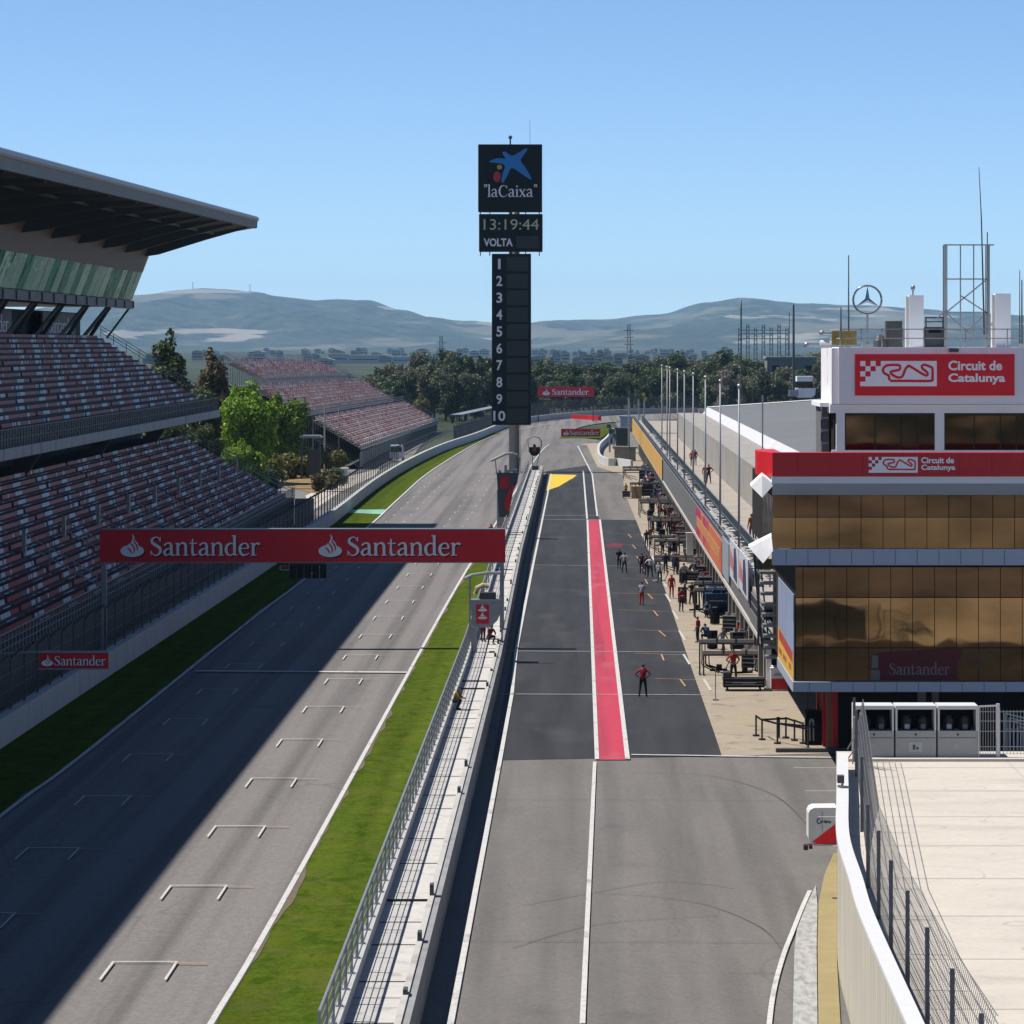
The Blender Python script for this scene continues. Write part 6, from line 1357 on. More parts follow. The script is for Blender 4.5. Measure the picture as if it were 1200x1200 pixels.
wp = thing('white_post', 'tall white pier between two garages in the middle of the pit row', 'pillar', G(808.5,660)); p_ = G(808.5,660); t = MB(); t.box(p_.x-.3,p_.x+.3,p_.y,p_.y+.5,0,2.5); t.build('shaft', M_cwhite, wp); t = MB(); t.box(p_.x-.35,p_.x+.75,p_.y-.05,p_.y+.5,2.5,2.65); t.build('cap', M_cwhite, wp)
gp_ = thing('garage_pier', 'pale pier beside the blue tyre rack', 'pillar', G(856.5,722)); p_ = G(856.5,722); t = MB(); t.box(p_.x-.25,p_.x+.25,p_.y,p_.y+.5,0,2.3); t.build('shaft', M_lconc, gp_); t = MB(); t.box(p_.x-.3,p_.x+.3,p_.y-.04,p_.y+.5,0,.12); t.build('base', M_steel, gp_)
cart('wheel_trolley', 'low black trolley stacked with wheels by the crowded garage', 'cart', 803, 818, 672, 683, 1., C_black, topm=M_steel); cart('maroon_crate', 'dark maroon flight case right of the black wheel trolley', 'crate', 821, 832, 671, 683, .9, C_maroon, wheels=False)
cart('dark_cart', 'dark tool cart with wheels at the fifth garage', 'cart', 785, 797, 621, 628, 1., C_black, topm=C_maroon); cart('far_cart', 'small dark cart with a yellow-clad rider far up the lane', 'cart', 729.5, 738, 576, 584, 1.2, C_black)
o,p,wd,h = cart('tan_container', 'tan open container with dark contents at the third garage', 'container', 740, 752, 570, 584, 1.2, mat('tan_sheet',(.42,.34,.2),.7), wheels=False)
cart('black_screen', 'dark equipment rack filling the mouth of the third garage', 'rack', 752, 772, 570, 583, 1., C_black, topm=C_maroon); cart('black_rack', 'dark equipment rack by the second garage', 'rack', 749, 756, 551, 563, 1., C_black)
cart('garage_rack', 'dark tool rack with a pale top at the fourth garage', 'rack', 779, 789, 597, 606, 1., C_black, topm=C_white)
sp_ = thing('stop_pole', 'thin grey pole standing on the apron left of the black pit cart', 'pole', G(838.5,820)); p_ = G(838.5,820); t = MB(); t.bar((p_.x,p_.y,0),(p_.x,p_.y,1.7),.05); t.build('shaft', M_steel, sp_); t = MB(); t.box(p_.x-.15,p_.x+.15,p_.y-.15,p_.y+.15,0,.04); t.build('foot', M_steel, sp_)
stn = ground_poly('red_stain', [G(709,638).xy,G(722,636).xy,G(731,638).xy,G(728,641).xy,G(712,641.5).xy], -.028, mat('red_stain',(.14,.02,.035),.8))
# more crew and wheel stacks along the garages
rg = random.Random(41); ords = ['second','third','fourth','fifth','sixth','seventh','eighth','ninth']
combos = [('navy','navy',C_navy,C_navy),('black','dark',C_black,C_black),('dark red','navy',C_dkred,C_navy),('grey','navy',C_grey,C_navy),('blue','dark',C_blue,C_black)]; used_ = set()
for i in range(24):
    b_ = i % 8; y = 470-b_*34+rg.uniform(-9,9); x = rg.uniform(7.2,9.6); c_ = rg.choice([c for c in combos if (c[0],b_) not in used_]); used_.add((c_[0],b_)); ps_ = rg.choice(('stand','walk','hips','cross','bend','crouch'))
    vb = {'stand':'standing','walk':'walking','hips':'standing','cross':'folding arms','bend':'bending','crouch':'crouching'}[ps_]
    person(f'person in {c_[0]} top {vb} by the {ords[b_]} boom pair from the far end', Vector((x,y,0)), ps_, c_[2], c_[3], M_skin if rg.random() < .4 else None, rg.uniform(0,6.28), s=rg.uniform(.95,1.05))
ws_ = None
for i in range(13):
    y = 228+i*21+rg.uniform(-3,3); x = rg.uniform(7.6,9.4)
    if ws_ is None:
        ws_ = thing('wheel_stack', 'small stack of black racing wheels on the apron beside the garages', 'wheels', (x,y,0), 'wheel stacks on the garage apron')
        for z in range(3):
            t = MB(); t.tube([(0,0,.02+z*.38),(0,0,.37+z*.38)], .33, 14); w_ = t.build('tyre', M_black); w_.parent = ws_; t = MB(); t.tube([(0,0,.05+z*.38),(0,0,.385+z*.38)], .17, 10); r_ = t.build('rim', M_steel); r_.parent = w_
    else: dup(ws_, (x,y,0), rg.uniform(0,3))
# tool cabinets lined up in the garage mouths
rg = random.Random(31); CB = {}
for i in range(26):
    y = 216+i*13+rg.uniform(-2,2); c = rg.choice(('black','black','dark red','dark blue')); x = rg.uniform(9.6,10.15)
    if c not in CB:
        m = {'black':C_black,'dark red':C_maroon,'dark blue':C_blue}[c]; o = thing('tool_cabinet', f'{c} tool cabinet among the gear in the mouths of the garages', 'cabinet', (x,y,0), f'{c} tool cabinets in the garage mouths'); CB[c] = o
        t = MB(); t.box(-.45,.45,-.3,.3,.12,1.15); b = t.build('body', m); t = MB(); t.box(-.47,.47,-.32,.32,1.15,1.2); t.box(-.3,-.1,-.2,.1,1.2,1.42); t.box(.05,.35,-.1,.2,1.2,1.33); q = t.build('top_clutter', M_steel)
        t = MB()
        for zz in (.4,.65,.9): t.box(-.4,.4,-.325,-.3,zz,zz+.03)
        h = t.build('handles', M_steel); ws = []
        for sx in (-.38,.38):
            for sy in (-.22,.22): a = MB(); a.tube([(sx-.03,sy,.07),(sx+.03,sy,.07)], .07, 8); ws.append(a.build('wheel', M_black))
        for u in [b,q,h]+ws: u.parent = o
        o.rotation_euler = (0,0,rg.uniform(-.5,.5))
    else: dup(CB[c], (x,y,0), rg.uniform(-.6,.6))
# loose small gear along the garages
rg = random.Random(21)
for i,(x,y,lab) in enumerate([(816,716,'small black jack at the foot of the boom by the blue tyre rack'),(842,787,'low black hose reel on the apron behind the boom hoses'),(872,790,'dark heap of wheel parts between the near boom and the tool stand'),(779,613,'small dark jack on the apron at the fourth garage'),(773,690-8,'small trolley jack near the pale grey walker'),(774,640,'small dark wheel gun stand left of the dusty purple person'),(786,642,'small dark wheel jack in front of the dusty purple person'),(805,640,'small dark tool tray near the white pier'),(771,597,'small pale air bottle at the fourth garage'),(792,594,'small dark bin by the fourth garage pier')]):
    p_ = G(x,y); o = thing('pit_jack', lab, 'jack', p_); t = MB(); t.bar((p_.x-.5,p_.y,.08),(p_.x+.5,p_.y+.1,.12),.16,.12); t.box(p_.x-.12,p_.x+.2,p_.y-.15,p_.y+.15,.1,.42); t.build('base', C_black if 'pale' not in lab else M_cwhite, o)
    t = MB(); t.bar((p_.x+.4,p_.y,.12),(p_.x+.75,p_.y,.85),.05); t.build('handle', M_dsteel, o)
# ---------------------------------------------------------------- pit exit end
t = MB(); cw = cr([(G(742,548).x,G(742,548).y,0),(G(725,545.5).x,G(725,545.5).y,0),(G(714,545.5).x,G(714,545.5).y,0),(G(704.5,541).x,G(704.5,541).y,0),(G(702.5,533).x,G(702.5,533).y,0),(G(705,526).x,G(705,526).y,0),(G(713,518).x,G(713,518).y,0),(G(720,508).x,G(720,508).y,0)],6)
wallstrip(t, [(p.x,p.y) for p in cw], .4, -.1, 1.15); tag(t.build('pit_exit_wall', M_wwall), 'short white curved wall at the far end of the pit lane', 'wall')
def shed(name, lab, cat, px0, px1, pyt, pyb, dep, m, roofm, win=True):
    p = G((px0+px1)/2, pyb); k = F/p.y; wd = (px1-px0)/k; h = (pyb-pyt)/k
    o = thing(name, lab, cat, p); MB().box(p.x-wd/2,p.x+wd/2,p.y,p.y+dep,-.1,h).build('wall', m, o)
    t = MB(); t.prism([(p.x-wd/2-.3,h),(p.x+wd/2+.3,h),(p.x+wd/2+.3,h+.18),(p.x-wd/2-.3,h+.3)], 'y', p.y-.3, p.y+dep+.3); t.build('roof', roofm, o)
    if win:
        n = max(1,int(wd/2.6))
        for i in range(n): u = p.x-wd/2+wd*(i+.5)/n; MB().box(u-.7,u+.7,p.y-.04,p.y,h*.45,h*.8).build('window', M_black, o)
    return o
shed('exit_container', 'dark green container behind the white curved wall', 'container', 722, 738, 503, 531, 4, mat('green_dark_sheet',(.05,.08,.06),.6), M_dsteel, False); shed('exit_block', 'low tan concrete block inside the white curved wall', 'block', 720, 745, 525, 540, 2, M_conc, M_conc, False)
shed('far_platform', 'grey blue hut with a flat roof at the far end of the pit terrace', 'hut', 727, 742, 489, 505, 6, M_band, M_steel, False)
for i,(x,yt,yb,lab) in enumerate(((737,455,540,'tall pole with a camera cluster at the end of the pit building'),(748.5,460,500,'slim pole with a small lamp, left of the yellow-headed pole'),(755,461,512,'pole with a yellow lamp head at the far end of the pit terrace'),(714.5,498,530,'short pole with dark camera at the pit exit wall'),(719,503,526,'short dark post beside the pit exit camera pole'))):
    p = G(x,yb); o = thing('camera_pole', lab, 'pole', p); k = F/p.y; zt = H-(yt-CY)/k; t = MB(); t.tube([(p.x,p.y,0),(p.x,p.y,zt)], .16, 8); t.build('shaft', M_steel, o)
    t = MB(); t.box(p.x-.5,p.x+.2,p.y-.3,p.y+.3,zt-.5,zt+.1); t.box(p.x-.15,p.x+.55,p.y-.3,p.y+.3,zt-1.5,zt-.8); t.build('head', M_yel if i==2 else M_dsteel, o)
# tyre barrier of red and white stacks at the far bend, banners behind
tyr = None
tsp = along([G(*q).xy for q in [(672,490.6),(690,491.6),(703,492.6)]], 1.25, 0)
for i,(p,d) in enumerate(tsp):
    if i >= 26: break
    if tyr is None:
        o = thing('tyre_stack', 'red and white tyre stack in the barrier on the far bend', 'tyre stack', (p.x,p.y,0), 'tyre stacks on the far bend'); 
        for z in range(3): t = MB(); t.tube([(p.x,p.y,z*.36),(p.x,p.y,z*.36+.34)], .52, 10); t.build('tyre', M_redp if z else M_red, o)
        tyr = o
    else: o = dup(tyr, (p.x,p.y,0))
hw = [(560,500.5,4),(550,502,4),(569,498.5,4),(578,496.5,5),(586,494.5,4)]
for i,(x,y,q) in enumerate(hw):
    p = G(x,y+5); o = thing('wall_placard', f'white placard on the dark fence left of the tower, number {i+1}' if False else ('white placard on the fence behind the outer wall, '+('middle of the five','second from the left','left of the tower second','next to the tower, second from it','nearest the tower')[i] if i != 1 else 'white placard on the fence behind the outer wall, leftmost of the five'), 'sign', (p.x,p.y+.6,1.3))
    t = MB(); t.box(p.x-.7,p.x+.5,p.y+.5,p.y+.6,1.4,2.5); t.build('plate', M_sgnw, o); t = MB(); t.box(p.x-.2,p.x-.05,p.y+.45,p.y+.5,1.4,2.0); t.box(p.x+.1,p.x+.5,p.y+.45,p.y+.5,1.9,2.1); t.build('marks', M_dsteel, o)
# shelters and poles beside the bleachers
p = G(376,560); k = F/p.y; sh_ = thing('gate_shelter', 'small grey open shelter with a flat roof beyond the bright green tree', 'shelter', p)
t = MB(); x0,_ = XZ(352,0,p.y); x1,z1 = XZ(376,513,p.y); 
t.prism([(x0-.2,z1),(x1+.2,z1),(x1-.1,z1+.35),(x0+.3,z1+.35)], 'y', p.y-1, p.y+2.5); t.build('roof', M_steel, sh_)
for xx in (x0,x1-.3): MB().box(xx,xx+.3,p.y,p.y+.3,-.1,z1).build('post', M_dsteel, sh_)
MB().box(x0+.9,x1-.2,p.y+1.2,p.y+2.2,0,z1*.7).build('back_panel', M_dsteel, sh_)
for (x,yt,yb,lab) in ((380.5,462,552,'tall thin tan pole in front of the bleachers'),(397,478,548,'shorter pale pole in front of the bleachers, right of the tan one')):
    p = G(x,yb); k = F/p.y; o = thing('light_pole', lab, 'pole', p); t = MB(); t.tube([(p.x,p.y,0),(p.x,p.y,H-(yt-CY)/k)], .15, 8, r1=.1); t.build('shaft', mat('tan_pole',(.42,.38,.32),.6), o); t = MB(); t.cbox((p.x,p.y,0),.6,.6,.25); t.build('base', M_conc, o)
cb_ = thing('utility_box', 'pale blue utility box on the service road behind the catch fence', 'box', G(400,560)); p = G(400,560); t = MB(); t.box(p.x-1.2,p.x+.9,p.y,p.y+1.2,-.1,1.3); t.build('body', M_band, cb_); t = MB(); t.box(p.x-1.3,p.x+1,p.y-.1,p.y+1.3,1.3,1.4); t.build('lid', M_bandw, cb_)
ve = thing('service_vehicle', 'small white and red recovery truck parked behind the wall by the bleachers', 'truck', G(476,541)); p = G(476,541)
p = p + Vector((-1.8,2,0)); ve.location = p
t = MB(); t.box(p.x-1,p.x+1.2,p.y,p.y+4,.5,1.2); t.prism([(p.x-1,1.2),(p.x+1.2,1.2),(p.x+1.05,2.6),(p.x-.85,2.6)], 'y', p.y, p.y+1.6); t.build('body', M_cwhite, ve)
t = MB(); t.box(p.x-.8,p.x+1.,p.y-.03,p.y,1.5,2.3); t.build('windscreen', M_black, ve); MB().box(p.x-1,p.x+1.2,p.y+1.7,p.y+4,1.2,2.2).build('load_bed', M_redp, ve)
for sx in (-1,1.0):
    for sy in (.7,3.2): t = MB(); t.tube([(p.x+sx,p.y+sy,.4),(p.x+sx+.22,p.y+sy,.4)], .42, 12); t.build('wheel', M_black, ve)
hd_ = thing('shade_fence', 'dark shade-cloth fence behind the outer wall left of the tower', 'fence', (-24,820,0))
q_ = [(p[0]-2.2,p[1]+1.5) for p in WB if 690 < p[1] < 930]; t = MB(); wallstrip(t, q_, .1, -.2, 3.3); t.build('shade_cloth', mat('shade_cloth',(.035,.032,.03),.9,var=.6,scale=.8,space='W'), hd_)
t = MB(); [t.bar((p.x,p.y,0),(p.x,p.y,3.6),.16) for p,d in along(q_, 6)]; t.build('posts', M_dsteel, hd_)
hv_ = thing('roadside_shelter', 'long low shelter roof behind the outer wall left of the tower', 'shelter', G(548,508)); p = G(548,508)
t = MB(); a = Vector((-25.5,800)); c = Vector((-19.5,905)); wallstrip(t, [a,c], 2.5, 3.4, 3.6); t.build('roof', M_steel, hv_); t = MB(); 
for q in range(9): t = MB(); u = a+(c-a)*q/8; t.bar((u.x,u.y,0),(u.x,u.y,3.4),.15); t.build('post', M_dsteel, hv_)
# buildings, masts and the pylons beyond
def house(name, lab, cat, px0, px1, pyt, Y, m, dep, roofm=None, floors=2, group=None):
    x0,zt = XZ(px0,pyt,Y); x1,_ = XZ(px1,0,Y); o = thing(name, lab, cat, ((x0+x1)/2,Y,-.2), group)
    MB().box(x0,x1,Y,Y+dep,-.3,zt).build('wall', m, o); t = MB(); t.box(x0-.4,x1+.4,Y-.4,Y+dep+.4,zt,zt+.5); t.build('roof', roofm or M_conc, o)
    for fl in range(floors):
        zb = zt*(.3+.62*fl/max(1,floors)); n = max(2,int((x1-x0)/4))
        for i in range(min(n,14)): u = x0+(x1-x0)*(i+.5)/n; MB().box(u-.9,u+.9,Y-.05,Y,zb,zb+1.6).build('window', M_black, o)
    return o
house('office_block', 'flat-roofed grey office building among the trees behind the grey roof', 'building', 899, 957, 420, 1010, mat('grey_office',(.24,.24,.23),.7), 14, mat('office_roof',(.4,.37,.34),.7), 4)
YT = 760.
ct = thing('control_tower', 'small white lookout tower with a balcony behind the grey roof', 'tower', (XZ(944,0,YT)[0],YT,0))
k = lambda px,py: XZ(px,py,YT)
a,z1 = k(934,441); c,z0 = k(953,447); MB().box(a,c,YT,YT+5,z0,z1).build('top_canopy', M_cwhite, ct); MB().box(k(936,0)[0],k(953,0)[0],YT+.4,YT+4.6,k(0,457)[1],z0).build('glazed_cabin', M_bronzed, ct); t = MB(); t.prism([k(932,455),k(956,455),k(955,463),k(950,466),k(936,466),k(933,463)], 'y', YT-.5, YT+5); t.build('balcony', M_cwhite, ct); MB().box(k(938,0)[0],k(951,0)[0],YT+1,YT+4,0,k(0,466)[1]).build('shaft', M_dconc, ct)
def lattice(lab, px, pyt, Y, wd, px_base=0.):
    x,zt = XZ(px,pyt,Y); o = thing('lattice_mast', lab, 'mast', (x,Y,0)); t = MB()
    for sx in (-1,1):
        for sy in (-1,1): t.bar((x+sx*wd,Y+sy*wd,0),(x+sx*wd*.35,Y+sy*wd*.35,zt),.14)
    t.build('legs', M_dsteel, o); b = MB(); n = int(zt/2.4)
    for i in range(n):
        za, zb = zt*i/n, zt*(i+1)/n; wa = wd*(1-.65*i/n); wb = wd*(1-.65*(i+1)/n)
        for sy in (-1,1): b.bar((x-wa,Y+sy*wa,za),(x+wb,Y+sy*wb,zb),.08); b.bar((x+wa,Y+sy*wa,za),(x-wb,Y+sy*wb,zb),.08); b.bar((x-wb,Y+sy*wb,zb),(x+wb,Y+sy*wb,zb),.08)
    b.build('bracing', M_dsteel, o); t = MB()
    for i in range(3): t = MB(); z = zt-2-i*2.2; t.bar((x-1.6,Y,z),(x+1.6,Y,z),.16); t.build('cross_arm', M_dsteel, o)
lattice('slim dark lattice mast rising from the trees right of the tower', 737, 380, 1180, 1.1); lattice('dark lattice mast rising behind the trees left of the tower', 517, 394, 1250, 1.2)
mast('tall thin mast in front of the trees, left of the pylon group', 868.5, 356, 640, .1, 9, name='tall_mast'); mast('tall grey mast right of the pylon group behind the grey roof', 930, 357, 700, .3, 9, name='tall_mast'); mast('thin grey mast on the grey roof, short one', 882, 440, 560, .07, 9, name='tall_mast')
YP = 2600.
py_ = thing('substation_pylons', 'hazy group of steel substation gantries before the far hills', 'pylons', (XZ(895,0,YP)[0],YP,0))
t = MB(); b = MB()
for i in range(7):
    px = 867+i*9.2; x = XZ(px,0,YP)[0]; z1 = XZ(0,384-(4 if i in (1,3,5) else 0),YP)[1]
    for dx in (-1.2,1.2): t.bar((x+dx,YP,0),(x+dx*.7,YP,z1),.55)
    for q in range(9): za = z1*q/9; b.bar((x-1.2,YP,za),(x+1.2,YP,za+z1/9),.3); b.bar((x+1.2,YP,za),(x-1.2,YP,za+z1/9),.3)
for py in (387,391,397): b.bar(Pt(865,py,YP),Pt(925,py,YP),.7)
for px,pt in ((869,352),(868,360),(925,366)): t.bar((XZ(px,0,YP)[0],YP,0),Pt(px,pt,YP),.5)
t.build('towers', M_dsteel, py_); b.build('beams', M_steel, py_)
# ================================================================ trees
def crown(blobs, n, size, seed, flat=.8):
    rg = random.Random(seed); v=[]; f=[]
    tot = sum(b[3]*b[4]*b[5] for b in blobs)**1
    for (cx,cy,cz,rx,ry,rz_) in blobs:
        m = int(n*(rx*ry*rz_)/tot)+20
        for _ in range(m):
            while True:
                d = Vector((rg.gauss(0,1),rg.gauss(0,1),rg.gauss(0,1)))
                if d.length > .1: break
            d.normalize(); r = rg.uniform(.62,1.06) if rg.random() < .8 else rg.uniform(.2,.7)
            p = Vector((cx+d.x*rx*r, cy+d.y*ry*r, cz+d.z*rz_*r))
            nn = (d*.7+Vector((rg.gauss(0,.6),rg.gauss(0,.6),rg.gauss(0,.6)+.3))).normalized(); u = nn.orthogonal().normalized(); w_ = nn.cross(u)
            a = rg.random()*6.28; uu = u*math.cos(a)+w_*math.sin(a); ww = nn.cross(uu); s = size*rg.uniform(.6,1.4); k = len(v)
            v += [tuple(p-uu*s), tuple(p+ww*s*.5+nn*s*.15), tuple(p+uu*s), tuple(p-ww*s*.5-nn*s*.1)]; f.append((k,k+1,k+2,k+3))
    return v, f
M_bark = mat('bark', (.12,.09,.065), .9, var=.2, scale=3)
L_bright = leaf_mat('bright_leaf', (.06,.13,.008), (.14,.25,.014), (.26,.36,.03)); L_dark = leaf_mat('dark_leaf', (.03,.052,.016), (.055,.085,.026), (.1,.12,.045)); L_olive = leaf_mat('olive_leaf', (.055,.068,.03), (.1,.108,.055), (.17,.165,.1)); L_pop = leaf_mat('poplar_leaf', (.03,.05,.014), (.06,.085,.022), (.11,.12,.04)); L_yel = leaf_mat('yellow_leaf', (.1,.11,.02), (.16,.15,.03), (.24,.2,.05)); L_brn = leaf_mat('tawny_leaf', (.07,.06,.025), (.12,.095,.04), (.18,.14,.06))
PROTO = {}
def tree_proto(kind, seed):
    rg = random.Random(seed)
    if kind == 'round':   h=14; bl=[(0,0,7.8,3.2,3.2,3.8)]+[(rg.uniform(-4.2,4.2),rg.uniform(-3.6,3.6),rg.uniform(3.4,11),rg.uniform(1.0,2.3),rg.uniform(1.0,2.3),rg.uniform(1.0,2.2)) for _ in range(22)]+[(rg.uniform(-1.6,1.6),rg.uniform(-1.5,1.5),rg.uniform(11,13),rg.uniform(.8,1.4),rg.uniform(.8,1.4),rg.uniform(.9,1.6)) for _ in range(4)]; n=9000; sz=.34; tr=.45
    elif kind == 'pop':   h=16; bl=[(rg.uniform(-.6,.6),rg.uniform(-.6,.6),3+i*1.25,2.1*math.sin(math.pi*min(1,(i+1.6)/11))+.35,2.1*math.sin(math.pi*min(1,(i+1.6)/11))+.35,1.4) for i in range(10)]+[(rg.uniform(-1.8,1.8),rg.uniform(-1.6,1.6),rg.uniform(3,10),.8,.8,1.2) for _ in range(6)]; n=7500; sz=.3; tr=.3
    elif kind == 'pine':  h=15; bl=[(0,0,8.5,2.9,2.9,4.8)]+[(rg.uniform(-2.6,2.6),rg.uniform(-2.6,2.6),rg.uniform(1.8,13.2),rg.uniform(1.0,1.9),rg.uniform(1.0,1.9),rg.uniform(.9,1.8)) for _ in range(16)]+[(rg.uniform(-.5,.5),rg.uniform(-.5,.5),13.6,.9,.9,1.5)]; n=3600; sz=.42; tr=.32
    elif kind == 'euc':   h=15; bl=[(rg.uniform(-2.8,2.8),rg.uniform(-2.6,2.6),rg.uniform(1.6,13.5),rg.uniform(1.2,2.3),rg.uniform(1.2,2.3),rg.uniform(1.3,2.5)) for _ in range(18)]; n=3200; sz=.4; tr=.3
    else:                 h=3;  bl=[(rg.uniform(-1.4,1.4),rg.uniform(-1.2,1.2),rg.uniform(.5,1.9),rg.uniform(.7,1.2),rg.uniform(.7,1.2),rg.uniform(.6,1.1)) for _ in range(8)]; n=1500; sz=.22; tr=.1
    v, f = crown(bl, n, sz, seed); c = MB(); c.v=v; c.f=f; c.m=[0]*len(f)
    t = MB(); top = h*.72; t.tube([(0,0,-.3),(.1,0,h*.2),(-.1,.1,h*.45),(0,0,top)], tr, 8, r1=tr*.3)
    for i in range(7):
        b_ = bl[rg.randrange(len(bl))]; z = h*rg.uniform(.2,.55); t.tube([(0,0,z),((b_[0])*.5,(b_[1])*.5,(z+b_[2])*.5),(b_[0]*.9,b_[1]*.9,b_[2])], tr*.4, 5, r1=tr*.1)
    a = c.build('crown', [L_dark], fix=False); b_ = t.build('trunk', M_bark, smooth=True); PROTO[(kind,seed)] = (a.data,b_.data); bpy.data.objects.remove(a); bpy.data.objects.remove(b_)
def tree(name, lab, kind, seed, x, y, s, leaf, group=None, cat='tree', sz=None, z=0):
    if (kind,seed) not in PROTO: tree_proto(kind, seed)
    o = thing(name, lab, cat, (x,y,z), group, rs.random()*6.28); o.scale = (s,s,sz or s)
    for nm, me in (('crown',PROTO[(kind,seed)][0]),('trunk',PROTO[(kind,seed)][1])):
        c = bpy.data.objects.new(nm, me); COL.objects.link(c); c.parent = o
        if nm == 'crown': c.material_slots[0].link = 'OBJECT'; c.material_slots[0].material = leaf
    return o
def at(px, Y): return XZ(px,0,Y)[0]
tree('broadleaf_tree', 'bright green round broadleaf tree at the far end of the main grandstand', 'round', 1, at(291,500), 500, .93, L_bright, sz=1.06)
tree('broadleaf_tree', 'bright green tree right behind the rounder one, darker on its right side', 'round', 2, at(330,545), 545, .8, L_bright, sz=.88)
tree('broadleaf_tree', 'small yellow-green tree in front of the bright round tree', 'round', 3, at(287,455), 455, .52, L_bright)
tree('broadleaf_tree', 'yellow-green tree beside the end railing of the grandstand', 'round', 4, at(257,470), 470, .5, leaf_mat('lime_leaf', (.06,.1,.01),(.13,.18,.015),(.2,.24,.03)))
tree('poplar_tree', 'dark columnar tree behind the end of the grandstand, left of two', 'pop', 5, at(198,520), 520, 1.35, L_pop, sz=1.36)
tree('poplar_tree', 'tawny columnar tree between the grandstand and the bleachers, right of two', 'pop', 6, at(250,545), 545, 1.25, L_brn, sz=1.19)
for i,(px,Y,s,lf) in enumerate(((210,480,.75,L_pop),(226,500,.85,L_dark),(240,470,.6,L_pop),(185,500,.8,L_dark),(270,560,.85,L_dark),(310,590,.7,L_dark),(350,580,.5,L_brn),(365,600,.55,L_dark))):
    tree('bushy_tree', ('green bushy tree under the left columnar tree','dark bushy tree between the two columnar trees','green bush beside the upper stand end','dark tree mostly behind the grandstand end','dark tree behind the bright round tree','dark low tree behind the bright trees, by the bleachers','tawny low tree in the shade of the bleachers','dark low tree under the bleacher corner')[i], 'euc', 10+i%3, at(px,Y), Y, s, lf)
bushes = [(330,560,1.4,L_yel),(345,559,1.2,L_yel),(318,565,1.3,L_yel),(358,558,1.0,L_brn),(385,553,1.3,L_yel),(392,566,.8,L_dark),(380,575,.9,L_brn),(300,570,1.3,L_dark),(312,575,1.2,L_dark),(280,575,1.5,L_dark),(395,572,.6,L_brn),(270,560,1.6,L_pop),(255,545,1.8,L_pop),(245,530,1.6,L_bright)]
for i,(px,py,s,lf) in enumerate(bushes):
    p = G(px,py); tree('bush', 'low bush on the bank beside the service road, between the grandstand and the bleachers', 'bush', 20+i%3, p.x, p.y, s, lf, 'bushes on the service road bank', 'bush')
n_ = 0
def wood(px0, px1, Y0, Y1, count, top, seed, pal):
    global n_
    rg = random.Random(seed)
    for i in range(count):
        px = px0+(px1-px0)*(i+rg.uniform(.1,.9))/count; Y = rg.uniform(Y0,Y1); k = rg.choice(('pine','pine','euc','euc'))
        yt = top(px)+rg.uniform(-4,9); hgt = max(6, H-(yt-CY)*Y/F); s = hgt/15.2; lf = rg.choice(pal)
        lab = ('dark conifer in the wood beyond the far bend' if k == 'pine' else 'loose grey-green tree in the wood beyond the far bend') if lf in (L_dark,) else ('olive conifer in the wood beyond the far bend' if k=='pine' else 'olive loose-crowned tree in the wood beyond the far bend')
        tree('conifer' if k=='pine' else 'woodland_tree', lab, k, 30+rg.randrange(3), at(px,Y), Y, s*rg.uniform(1.0,1.25), lf, 'wood beyond the far bend', sz=s); n_ += 1
def topf(px):
    T = [(380,446),(420,436),(455,428),(480,420),(508,410),(530,416),(560,420),(600,424),(640,424),(680,428),(720,426),(760,424),(790,412),(815,420),(850,411),(880,422),(920,418),(960,414),(1000,414),(1100,416)]
    for (a,b),(c,d) in zip(T,T[1:]):
        if px <= c: return b+(d-b)*max(0,(px-a))/(c-a)
    return 416
wood(420, 560, 870, 960, 16, lambda p: topf(p)+12, 1, [L_dark,L_olive,L_olive]); wood(400, 600, 960, 1060, 22, topf, 2, [L_dark,L_olive])
wood(560, 800, 1015, 1070, 26, lambda p: topf(p)+10, 3, [L_dark,L_dark,L_olive]); wood(560, 990, 1070, 1150, 44, topf, 4, [L_dark,L_dark,L_olive]); wood(560, 1000, 1150, 1250, 36, lambda p: topf(p)+2, 5, [L_dark,L_olive])
wood(800, 990, 980, 1050, 24, lambda p: topf(p)+12, 6, [L_dark,L_dark,L_olive])
for px,yt in ((893,432),(906,438),(917,446),(958,428),(966,420)): tree('woodland_tree', 'olive loose-crowned tree in the wood beyond the far bend', 'euc', 30, at(px,985), 985, .85, L_olive, 'wood beyond the far bend', sz=(H-(yt-CY)*985/F)/15.2)
tree('flowering_tree', 'pale dry-topped tree among the dark wood behind the flagpoles', 'euc', 31, at(850,975), 975, .85, leaf_mat('pale_leaf',(.12,.1,.07),(.2,.17,.13),(.28,.25,.2)), sz=.8)
tree('flowering_tree', 'pale yellowish shrub tree at the end of the bleachers', 'euc', 32, at(493,850), 850, .5, L_yel, sz=.45)
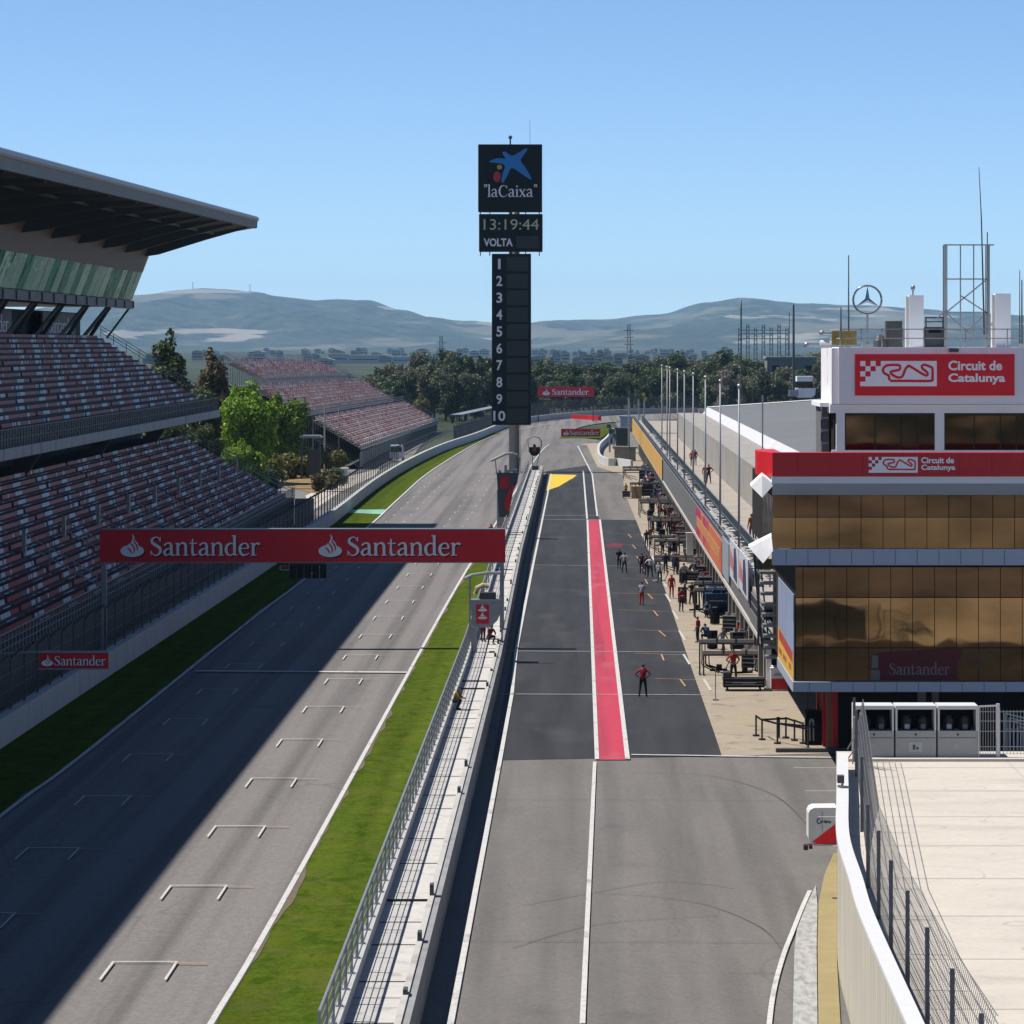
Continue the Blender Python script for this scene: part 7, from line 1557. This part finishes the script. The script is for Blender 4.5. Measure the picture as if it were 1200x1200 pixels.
# ================================================================ town before the hills
rg = random.Random(77)
TW = [mat('town_white',(.6,.58,.55),.8), mat('town_tan',(.42,.33,.26),.8), mat('town_grey',(.35,.35,.36),.8)]; TR = [mat('tile_roof',(.3,.13,.08),.8), M_conc, TW[0]]
def town(px, Y, wd, h, mi, i, ctx):
    x = at(px,Y); col_ = ('white','tan','grey')[mi]
    o = thing('town_building', f'tiny {col_} building in the hazy town {ctx}', 'building', (x,Y,-.2), f'{col_} buildings in the hazy town {ctx}')
    MB().box(x-wd/2,x+wd/2,Y,Y+wd*.7,-.3,h).build('wall', TW[mi], o); t = MB(); t.prism([(x-wd/2-.5,h),(x+wd/2+.5,h),(x+wd*.1,h+wd*.1+.3),(x-wd*.1,h+wd*.1+.3)], 'y', Y-.5, Y+wd*.7+.5); t.build('roof', TR[rg.randrange(3)], o)
    t = MB(); t.box(x-wd*.4,x+wd*.4,Y-.08,Y,h*.3,h*.5); t.box(x-wd*.4,x+wd*.4,Y-.08,Y,h*.65,h*.82); t.build('window_band', M_dsteel, o)
for i in range(30): town(rg.uniform(120,380), rg.uniform(3200,7500), rg.uniform(7,14), rg.uniform(4,11), rg.choice((0,0,1,2)), i, 'left of the bleachers')
for i in range(26): town(rg.uniform(380,580), rg.uniform(3000,7500), rg.uniform(8,18), rg.uniform(5,12), rg.choice((0,0,0,2)), i, 'above the bleachers')
for i in range(90): town(rg.uniform(625,860), rg.uniform(2700,7500), rg.uniform(6,13), rg.uniform(4,10), rg.choice((0,0,1,1,2)), i, 'right of the tower')
for (px0,px1,pt,lab) in ((385,408,416,'long white factory shed at the foot of the hill, left one'),(408,457,417.5,'long low white factory hall at the foot of the hill'),(458,485,419,'blue grey factory hall at the foot of the hill')):
    Y = 3600. if px0 < 700 else 4600.
    x0,z1 = XZ(px0,pt,Y); x1,_ = XZ(px1,0,Y); o = thing('factory_hall', lab, 'building', ((x0+x1)/2,Y,0)); MB().box(x0,x1,Y,Y+30,-.3,z1).build('wall', TW[0] if 'blue' not in lab else M_band, o); MB().box(x0-.6,x1+.6,Y-.6,Y+31,z1,z1+1.2).build('roof', TW[0], o); t = MB(); t.box(x0+2,x1-2,Y-.1,Y,z1*.45,z1*.62); t.build('window_band', M_dsteel, o)
for px, yt in ((226,330),(293,333)):
    Y = 17900.; x,zt = XZ(px,yt,Y); _,zb = XZ(px,343,Y); o = thing('hilltop_mast', 'thin mast on the ridge of the left hill, '+('left one' if px==226 else 'right one'), 'mast', (x,Y,zb)); t = MB(); t.bar((x,Y,zb-20),(x,Y,zt),3.); t.build('shaft', M_steel, o); t = MB(); t.box(x-9,x+9,Y-7,Y+7,zb-20,zb+6); t.build('hut', TW[0], o)
